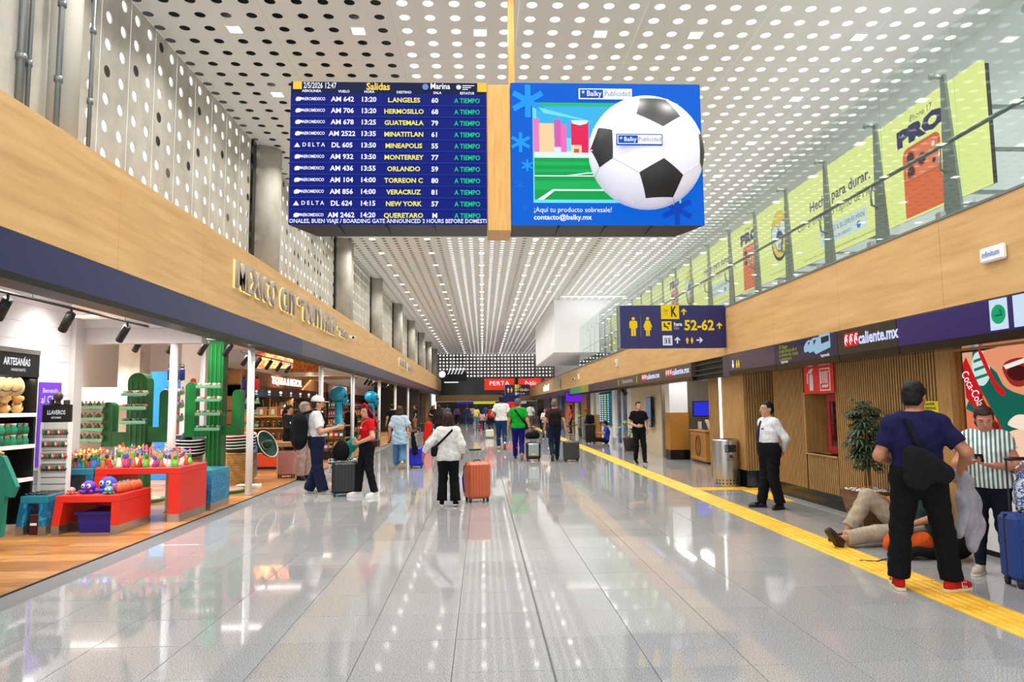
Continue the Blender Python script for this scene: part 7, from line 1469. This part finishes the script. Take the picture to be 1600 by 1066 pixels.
# --- man sitting on the floor in blue by the flight board
person('man in bright blue shirt sitting on the floor under the flight board', (5.18, 29.6, 0), PI / 2 - .1, 1.70, dict(pel=(0, .0, .14), chest=(0, -.04, .46), neck=(0, .0, .66), head=(0, .05, .80), shR=(.18, -.02, .61), shL=(-.18, -.02, .61), elR=(.26, .12, .42), wrR=(.12, .34, .46), elL=(-.26, .12, .40), wrL=(-.1, .34, .44), hipR=(.09, .02, .12), hipL=(-.09, .02, .12), knR=(.22, .42, .16), anR=(.05, .62, .09), knL=(-.22, .42, .16), anL=(-.05, .6, .12), footR=(.9, 0), footL=(-.9, 0), look=(0, -.4, 0)), (176, 122, 90), ((20, 18, 18), 'crop'), dict(c=(28, 80, 200), sleeve=.6), dict(c=(30, 30, 34)), res=.018, face=True)
suitcase('black upright suitcase beside the blue-shirted man on the floor', (4.55, 29.9, 0), 0, .42, .26, .72, (24, 24, 26), .0); o = thing('duffel_bag', 'small black bag on top of the upright black suitcase', 'bag', (4.55, 29.9, .81)); MB().bbox(-.18, .18, -.12, .12, .01, .38, .05).build('body', cloth((22, 22, 24)), o); MB().tube([(-.08, 0, .38), (0, 0, .44), (.08, 0, .38)], .012, 6).build('handle', BLK, o)
# --- three men walking away
PE = person('grey-haired man in maroon shirt with black backpack walking away', (2.08, 20.5, 0), 0, 1.76, dict(WALK, elR=(.25, -.08, 1.11), wrR=(.30, -.10, .87), elL=(-.25, -.02, 1.11), wrL=(-.28, .04, .87)), (190, 134, 104), ((120, 112, 106), 'crop'), dict(c=(72, 40, 48), sleeve=.65, hem=-.04), dict(c=(24, 38, 62), flare=.065), ((30, 30, 32), (60, 60, 60)), 1.06, 'm', .015); backpack('black backpack on the maroon-shirted man', PE, (24, 22, 24))
suitcase('black cabin suitcase pulled by the maroon-shirted man', (2.52, 20.2, 0), .1, .44, .25, .52, (52, 54, 54), .42, 0, True)
PF = person('grey-haired man in bright green T-shirt walking away', (1.05, 20.9, 0), -.05, 1.80, dict(WALK2, elR=(.25, -.05, 1.10), wrR=(.32, -.06, .88), elL=(-.26, .0, 1.10), wrL=(-.29, .02, .86), look=(-.5, 0, 0)), (190, 134, 104), ((104, 102, 100), 'crop'), dict(c=(20, 156, 44), sleeve=.7, hem=-.05, loose=.022), dict(c=(28, 24, 110), flare=.065), ((70, 70, 76), (150, 150, 150)), 1.08, 'm', .015)
sling('black strap bag across the green T-shirt man back', PF, (20, 20, 22), (.23, -.02, .92), (.04, .07, .08), .185, tilt=0, over=-1)
suitcase('black wheeled case with a clear window pulled by the green-shirted man', (1.46, 20.6, 0), 0, .42, .26, .48, (26, 28, 30), .42, 0, False); o = thing('pet_window', 'clear curved window cover on the black wheeled case', 'cover', (1.46, 20.43, .12)); MB().bbox(-.15, .15, -.045, -.015, .03, .38, .012).build('cover_shell', mat('smoke_cover', (130, 146, 150), .12), o); MB().box(-.05, .05, -.05, -.045, .06, .1).build('yellow_tag', mat('tag_yellow', (230, 200, 40), .5), o)
o = thing('duffel_bag', 'black bag sitting on top of the green-shirted man wheeled case', 'bag', (1.44, 20.58, .60)); f = Field((-.28, -.2, -.02), (.28, .2, .32), .016); f.cone((-.1, 0, .12), (.12, 0, .13), .11, .10, .05); f.cone((.05, 0, .2), (.12, 0, .22), .07, .05, .05); f.clip((0, 0, .03), (0, 0, -1)); link('body', np_mesh('body', [f.mesh()], cloth((20, 20, 22))), o); MB().tube([(-.1, 0, .2), (0, 0, .3), (.1, 0, .25)], .012, 6).build('handle', BLK, o)
PG = person('tall man in white T-shirt and blue jeans walking away', (.70, 26.3, 0), 0, 1.97, dict(WALK2, elR=(.27, -.03, 1.11), wrR=(.2, .16, 1.0), elL=(-.30, -.04, 1.12), wrL=(-.2, .16, 1.02)), (178, 122, 90), ((26, 22, 22), 'short'), dict(c=(230, 228, 228), sleeve=.7, hem=-.02, loose=.024), dict(c=(28, 58, 104), flare=.06), ((210, 206, 200), (150, 110, 60)), 1.05, 'm', .016)
# --- woman with orange suitcase
PH = person('short woman in white sweater and black trousers walking away with orange case', (-.56, 11.5, 0), -.05, 1.47, dict(elL=(-.34, -.06, 1.14), wrL=(-.46, .02, .94), hL=(-.25, .2, -1), elR=(.26, -.04, 1.12), wrR=(.26, .12, .95), knR=(.11, .03, .49), anR=(.14, -.06, .10), knL=(-.1, .06, .49), anL=(-.12, .04, .09), footR=(-.1, -.1), footL=(.1, 0), look=(-.1, 0, 0)), (176, 120, 92), ((54, 30, 24), 'bob'), dict(c=(224, 222, 218), sleeve=1.75, hem=-.10, loose=.035), dict(c=(16, 16, 18), flare=.10, loose=.022), ((24, 24, 26), (214, 214, 210)), 1.16, 'f', .013, True)
sling('black crossbody bag on the white sweater woman', PH, (22, 22, 24), (-.25, -.04, 1.0), (.06, .09, .09), .225, tilt=0, over=1)
suitcase('tall orange suitcase rolling beside the white sweater woman', (-.10, 11.95, 0), .35, .40, .27, .60, (196, 96, 62), .2, 0, True)
o = thing('neck_pillow', 'purple strap hanging by the orange suitcase', 'bag', (-.31, 11.75, 0)); MB().tube([(0, 0, .60), (-.02, -.01, .4), (0, 0, .18)], [.02, .035, .02], 8, flat=.5).build('cloth', cloth((90, 40, 150)), o, smooth=True); MB().tube([(0, 0, .6), (.05, .05, .66)], .008, 6).build('loop', BLK, o)
# --- man with white cap, black backpack, and the woman in red
PI_ = person('bearded man in white cap and white T-shirt holding a phone', (-3.02, 13.05, 0), -PI / 2 + .25, 1.78, dict(elR=(.25, .06, 1.10), wrR=(.16, .34, 1.17), hR=(-.2, 1, .1), nR=(-1, 0, 0), elL=(-.25, .04, 1.10), wrL=(-.14, .32, 1.15), hL=(.2, 1, .1), look=(0, -.08, 0), anR=(.12, .12, .09), anL=(-.12, -.12, .09), curl=.8), (196, 144, 112), ((50, 34, 26), 'crop'), dict(c=(226, 226, 228), sleeve=.75, hem=-.04, loose=.026), dict(c=(26, 32, 58), flare=.095, loose=.03), ((180, 174, 164), (214, 210, 204)), 1.08, 'm', .014, True, True)
hat = MB().lathe([(.088, .03), (.09, .05), (.084, .09), (.05, .125), (.0, .135)], n=20, sy=1.18, c=(0, -.014, 0)).build('cap', cloth((232, 232, 228)), PI_['root'], smooth=True); hat.matrix_local = PI_['H']; MB().prism([(-.075, .07), (-.06, .15), (-.03, .175), (.03, .175), (.06, .15), (.075, .07)], .034, .044, V=(0, 1, 0), W=(0, 0, 1)).build('visor', cloth((232, 232, 228)), hat)
br = MB().ell((0, .055, -.075), (.05, .045, .045), 12, 8).build('beard', mat('beard', (56, 36, 28), .8), PI_['root'], smooth=True); br.matrix_local = PI_['H']
backpack('big black backpack on the white-capped man', PI_, (20, 22, 26), -.29, 1.14, .17, .30, .12, (220, 220, 220))
ph = at_person('smartphone', 'phone held out by the white-capped man', 'phone', PI_); MB().bbox(-.035, .035, .40, .54, 1.19, 1.198, .002).build('case', BLK, ph); MB().box(-.03, .03, .405, .535, 1.198, 1.199).build('display', DARK, ph)
suitcase('black upright suitcase between the capped man and the woman in red', (-2.50, 13.0, 0), .25, .44, .28, .55, (26, 26, 28), .0, 0, True)
o = thing('backpack', 'small black backpack standing on the black suitcase', 'backpack', (-2.56, 13.0, .62)); f = Field((-.2, -.18, -.03), (.2, .18, .45), .014); f.ell((0, 0, .17), (.15, .12, .2), k=.04); f.clip((0, 0, .01), (0, 0, -1)); link('sack', np_mesh('sack', [f.mesh()], cloth((18, 18, 20))), o); MB().tube([(-.12, -.06, .05), (-.19, -.1, .2), (-.12, -.06, .36)], .018, 6).build('shoulder_strap', BLK, o, smooth=True); MB().tube([(-.05, 0, .36), (0, 0, .43), (.05, 0, .36)], .014, 6).build('grab_loop', BLK, o)
o = thing('teal_bag', 'teal soft bag piled behind the black suitcase', 'bag', (-2.62, 13.85, 0)); f = Field((-.35, -.25, -.02), (.4, .25, 1.05), .018); f.cone((-.05, 0, .2), (-.1, 0, .65), .15, .16, .06); f.cone((-.1, 0, .7), (.12, 0, .88), .13, .11, .06); f.clip((0, 0, .01), (0, 0, -1)); f.wrinkle(.006); link('cloth', np_mesh('cloth', [f.mesh()], cloth((14, 132, 122))), o); MB().bbox(-.3, .22, -.27, -.22, .35, .62, .01).build('printed_pocket', varied('zebra', [(.45, (20, 20, 24)), (.5, (236, 236, 236))], 18, (1, 1, 1), 1, .7), o)
PJ = person('woman in red polo with red headscarf and black trousers', (-2.08, 12.88, 0), PI / 2 + .55, 1.62, dict(elR=(.24, .0, 1.10), wrR=(.08, .20, 1.02), hR=(-.7, .5, 0), nR=(0, -1, 0), elL=(-.26, .0, 1.11), wrL=(-.06, .20, 1.0), hL=(.7, .5, 0), nL=(0, -1, 0), look=(.15, -.1, 0), anR=(.13, .12, .09), anL=(-.14, -.10, .09), knR=(.12, .08, .49), knL=(-.12, .0, .49), footR=(-.2, 0), footL=(.35, 0)), (206, 152, 124), ((26, 20, 20), 'long'), dict(c=(206, 22, 30), sleeve=.6, hem=.05, loose=.012), dict(c=(20, 20, 24), flare=.07, loose=.016, waist=.10), ((232, 232, 230), (236, 236, 236)), 1.03, 'f', .0135, True, True)
sc = MB().tube([(-.082, .02, .02), (-.07, .03, .1), (0, .02, .138), (.07, .03, .1), (.082, .02, .02)], .022, 8, flat=.5, up=(0, 1, 0)).tube([(-.08, -.02, .03), (-.12, -.09, -.12), (-.12, -.12, -.32)], [.025, .04, .03], 8, flat=.4).build('headscarf', cloth((206, 22, 30)), PJ['root'], smooth=True); sc.matrix_local = PJ['H']; MB().bbox(-.115, -.05, .155, .168, 1.27, 1.295, .002).build('name_badge', WHITE, PJ['root'])
sling('thin tan strap bag across the woman in red', PJ, (150, 110, 80), (.18, .1, 1.0), (.05, .03, .05), .165, tilt=0, over=-1)
# --- woman in light blue with blue case
PK = person('woman in light blue tunic and jeans walking away with long hair', (-2.17, 18.6, 0), .08, 1.60, dict(WALK2, elR=(.28, -.05, 1.14), wrR=(.34, .06, .96), elL=(-.26, -.05, 1.10), wrL=(-.27, .0, .86)), (186, 130, 104), ((78, 56, 40), 'long'), dict(c=(184, 204, 222), sleeve=.85, hem=-.08, loose=.032), dict(c=(84, 124, 164), flare=.09, loose=.028), ((200, 170, 110), (206, 176, 120)), 1.05, 'f', .015); f = Field((-.3, -.25, .55), (.3, .25, 1.05), .018); f.cone((0, -.02, .95), (0, -.03, .70), .185, .215, .04, .8, (0, 1, 0)); f.wrinkle(.012); f.clip((0, 0, .68), (0, .1, -1)); link('tunic_skirt', np_mesh('tunic_skirt', [f.mesh()], cloth((160, 192, 214))), PK['root'])
suitcase('royal blue suitcase wheeled by the light blue woman', (-1.74, 18.75, 0), 0, .36, .24, .48, (24, 28, 190), .5, 0, True); o = thing('hanging_jacket', 'black jacket draped over the royal blue suitcase', 'jacket', (-1.80, 18.57, 0)); f = Field((-.2, -.1, .2), (.22, .12, 1.0), .016); f.cone((-.02, 0, .9), (.04, -.01, .42), .05, .085, .05, .5, (0, 1, 0)); f.wrinkle(.01); link('cloth', np_mesh('cloth', [f.mesh()], cloth((20, 20, 22))), o)
# --- behind the capped man
person('woman with grey knit hat and dark navy top behind the capped man', (-4.0, 16.1, 0), -PI / 2 - .5, 1.70, dict(elR=(.25, .04, 1.12), wrR=(.12, .25, 1.06), look=(.3, 0, 0)), (196, 146, 120), ((150, 146, 142), 'bob'), dict(c=(44, 54, 76), sleeve=1.9, hem=-.1), dict(c=(170, 142, 132), flare=.1, loose=.03), ((60, 50, 46), (40, 40, 40)), 1.02, 'f', .017, face=True)
suitcase('pink suitcase standing on the shop wooden floor', (-4.5, 16.55, 0), 0, .40, .27, .56, (186, 130, 122), .0); bxo = thing('cardboard_tray', 'tan cardboard tray carried behind the capped man', 'box', (-4.5, 16.55, .71)); MB().bbox(-.24, .24, -.18, .18, .0, .1, .004).build('box', mat('cardboard', (176, 132, 82), .8), bxo); MB().box(-.22, .22, -.16, .16, .1, .102).build('lid', mat('cardboard2', (150, 110, 66), .8), bxo)
person('shop worker in black with white side stripe facing the shelves', (-4.98, 18.4, 0), -PI / 2 - .2, 1.66, dict(elR=(.24, .05, 1.12), wrR=(.15, .3, 1.12), elL=(-.24, .05, 1.12), wrL=(-.1, .3, 1.15), look=(0, -.3, 0)), (186, 130, 100), ((20, 18, 20), 'tail'), dict(c=(30, 30, 34), sleeve=1.9, hem=-.05), dict(c=(18, 18, 20), flare=.06), sex='f', res=.018, face=True)
# --- farther people
FAR = [('man in black T-shirt and khaki trousers far left by the shopfront', (-4.15, 44, 0), PI / 2, 1.72, (20, 20, 22), .65, (150, 120, 86), 'short', 'm', dict()), ('man in black top and grey jeans walking towards the camera on the left', (-2.95, 43.2, 0), PI, 1.72, (26, 22, 24), .7, (70, 84, 92), 'crop', 'm', dict(WALK, elR=(.24, .05, 1.12), wrR=(.1, .25, 1.08), elL=(-.24, .05, 1.12), wrL=(-.1, .25, 1.06))),
       ('shopper in black T-shirt behind the light blue woman', (-4.0, 31.5, 0), .5, 1.72, (20, 20, 22), .65, (52, 46, 44), 'short', 'm', dict()), ('shopper in black standing by the second blue skull', (-4.9, 26.5, 0), .8, 1.68, (24, 24, 28), 1.9, (30, 30, 34), 'tail', 'f', dict()),
       ('woman with long brown hair and dark jacket ahead of the white sweater woman', (-1.85, 30, 0), -.15, 1.66, (52, 42, 40), 1.9, (40, 38, 40), 'long', 'f', WALK), ('person in grey hoodie farther down the left side', (-2.6, 52, 0), .1, 1.74, (92, 98, 104), 1.9, (48, 50, 58), 'short', 'm', WALK2), ('person in dark coat beside the grey hoodie', (-3.5, 50, 0), 0, 1.68, (34, 32, 36), 1.9, (26, 26, 30), 'bob', 'f', WALK),
       ('person with yellow backpack and light jeans in the far crowd', (-.45, 50, 0), 0, 1.64, (196, 190, 170), .8, (126, 150, 178), 'long', 'f', WALK), ('person with red backpack and navy trousers in the far crowd', (.50, 45, 0), 0, 1.62, (60, 34, 40), .8, (36, 42, 70), 'short', 'm', WALK2), ('child in pink beside the red backpack', (-.02, 46, 0), 0, 1.30, (206, 176, 166), .8, (50, 60, 100), 'long', 'f', WALK),
       ('person in navy jacket at the left of the far crowd', (-1.2, 55, 0), .2, 1.70, (44, 52, 90), 1.9, (50, 70, 110), 'short', 'm', WALK), ('person in white shirt and grey trousers right of the green T-shirt', (3.25, 48, 0), .1, 1.78, (232, 232, 234), .8, (130, 122, 116), 'short', 'm', WALK), ('person in black beside the far white shirt', (3.95, 47, 0), -.2, 1.72, (22, 22, 26), 1.9, (24, 24, 28), 'tail', 'f', WALK2),
       ('woman in white top with a baby blanket right of the green T-shirt', (3.05, 34.5, 0), PI, 1.46, (212, 208, 204), .8, (52, 70, 100), 'long', 'f', dict(elR=(.24, .05, 1.12), wrR=(.08, .24, 1.08), elL=(-.24, .05, 1.12), wrL=(-.08, .24, 1.05))), ('woman in pink top and red cap near the far wall', (4.98, 40, 0), PI / 2, 1.62, (214, 70, 86), .8, (44, 52, 92), 'long', 'f', dict()), ('person in light shirt behind the white T-shirt man', (1.5, 60, 0), 0, 1.72, (220, 210, 206), .8, (60, 60, 70), 'short', 'm', WALK),
       ('person in beige at the far end of the hall', (-.9, 63, 0), 0, 1.7, (190, 160, 130), .9, (60, 70, 96), 'bob', 'f', WALK2), ('person in blue at the far end of the hall', (.3, 62, 0), 0, 1.72, (50, 80, 140), .9, (40, 40, 48), 'short', 'm', WALK), ('person in black at the far end right', (2.5, 62, 0), PI, 1.7, (26, 26, 30), .9, (46, 50, 60), 'short', 'm', WALK), ('person in purple at the far end left', (-2.3, 64, 0), 0, 1.68, (110, 80, 130), .9, (40, 40, 46), 'long', 'f', WALK2),
       ('person in grey at the far end behind the crowd', (1.1, 66, 0), PI, 1.72, (120, 120, 126), .9, (36, 40, 60), 'crop', 'm', WALK), ('person in olive coat far left of the crowd', (-3.4, 60, 0), 0, 1.72, (86, 84, 60), 1.9, (40, 38, 36), 'short', 'm', WALK), ('person in brown far right of the crowd', (3.4, 60, 0), 0, 1.66, (110, 80, 60), .9, (40, 44, 60), 'bob', 'f', WALK2)]
FP = {}
for k, (lb, loc, rz, hh, tc, sl_, bc_, hr, sx, ps) in enumerate(FAR):
    FP[k] = person(lb, loc, rz, hh, ps, [(190, 134, 104), (176, 120, 92), (206, 154, 126)][k % 3], ([(24, 20, 20), (60, 38, 28), (34, 26, 24)][k % 3], hr), dict(c=tc, sleeve=sl_, hem=-.04), dict(c=bc_), res=.024 if loc[1] > 40 else .019, sex=sx, face=abs(rz) > 2)
backpack('red backpack in the far crowd', FP[8], (196, 30, 44)); backpack('yellow backpack in the far crowd', FP[7], (224, 208, 110))
cap = MB().lathe([(.092, .03), (.094, .05), (.086, .1), (.05, .13), (0, .138)], n=14, sy=1.18).build('cap', cloth((196, 30, 40)), FP[14]['root'], smooth=True); cap.matrix_local = FP[14]['H']
o = thing('red_bag', 'bright red soft bag left of the dark jacket woman', 'bag', (-2.3, 29.6, 0)); f = Field((-.3, -.25, -.02), (.3, .25, 1.15), .022); f.cone((0, 0, .35), (.05, 0, .85), .17, .15, .06); f.clip((0, 0, .01), (0, 0, -1)); f.cone((0, 0, .03), (0, 0, .3), .16, .17, .05); f.clip((0, 0, .005), (0, 0, -1)); link('body', np_mesh('body', [f.mesh()], cloth((220, 36, 26))), o); MB().tube([(-.08, 0, .95), (0, 0, 1.08), (.1, 0, .95)], .015, 6).build('handle', BLK, o)
suitcase('dark cabin suitcase beside the khaki-trousered man', (-3.75, 44.2, 0), 0, .40, .26, .55, (44, 44, 48), .4); suitcase('red wheeled case in the far crowd', (-.1, 47.2, 0), 0, .4, .25, .4, (170, 50, 60), 0); suitcase('cream case left of the white T-shirt man', (.35, 36, 0), 0, .42, .28, .36, (220, 210, 186), .2)
suitcase('royal blue suitcase at the right frame edge', (4.67, 5.97, 0), -.1, .40, .25, .56, (22, 56, 120), .46, 0, False, True)
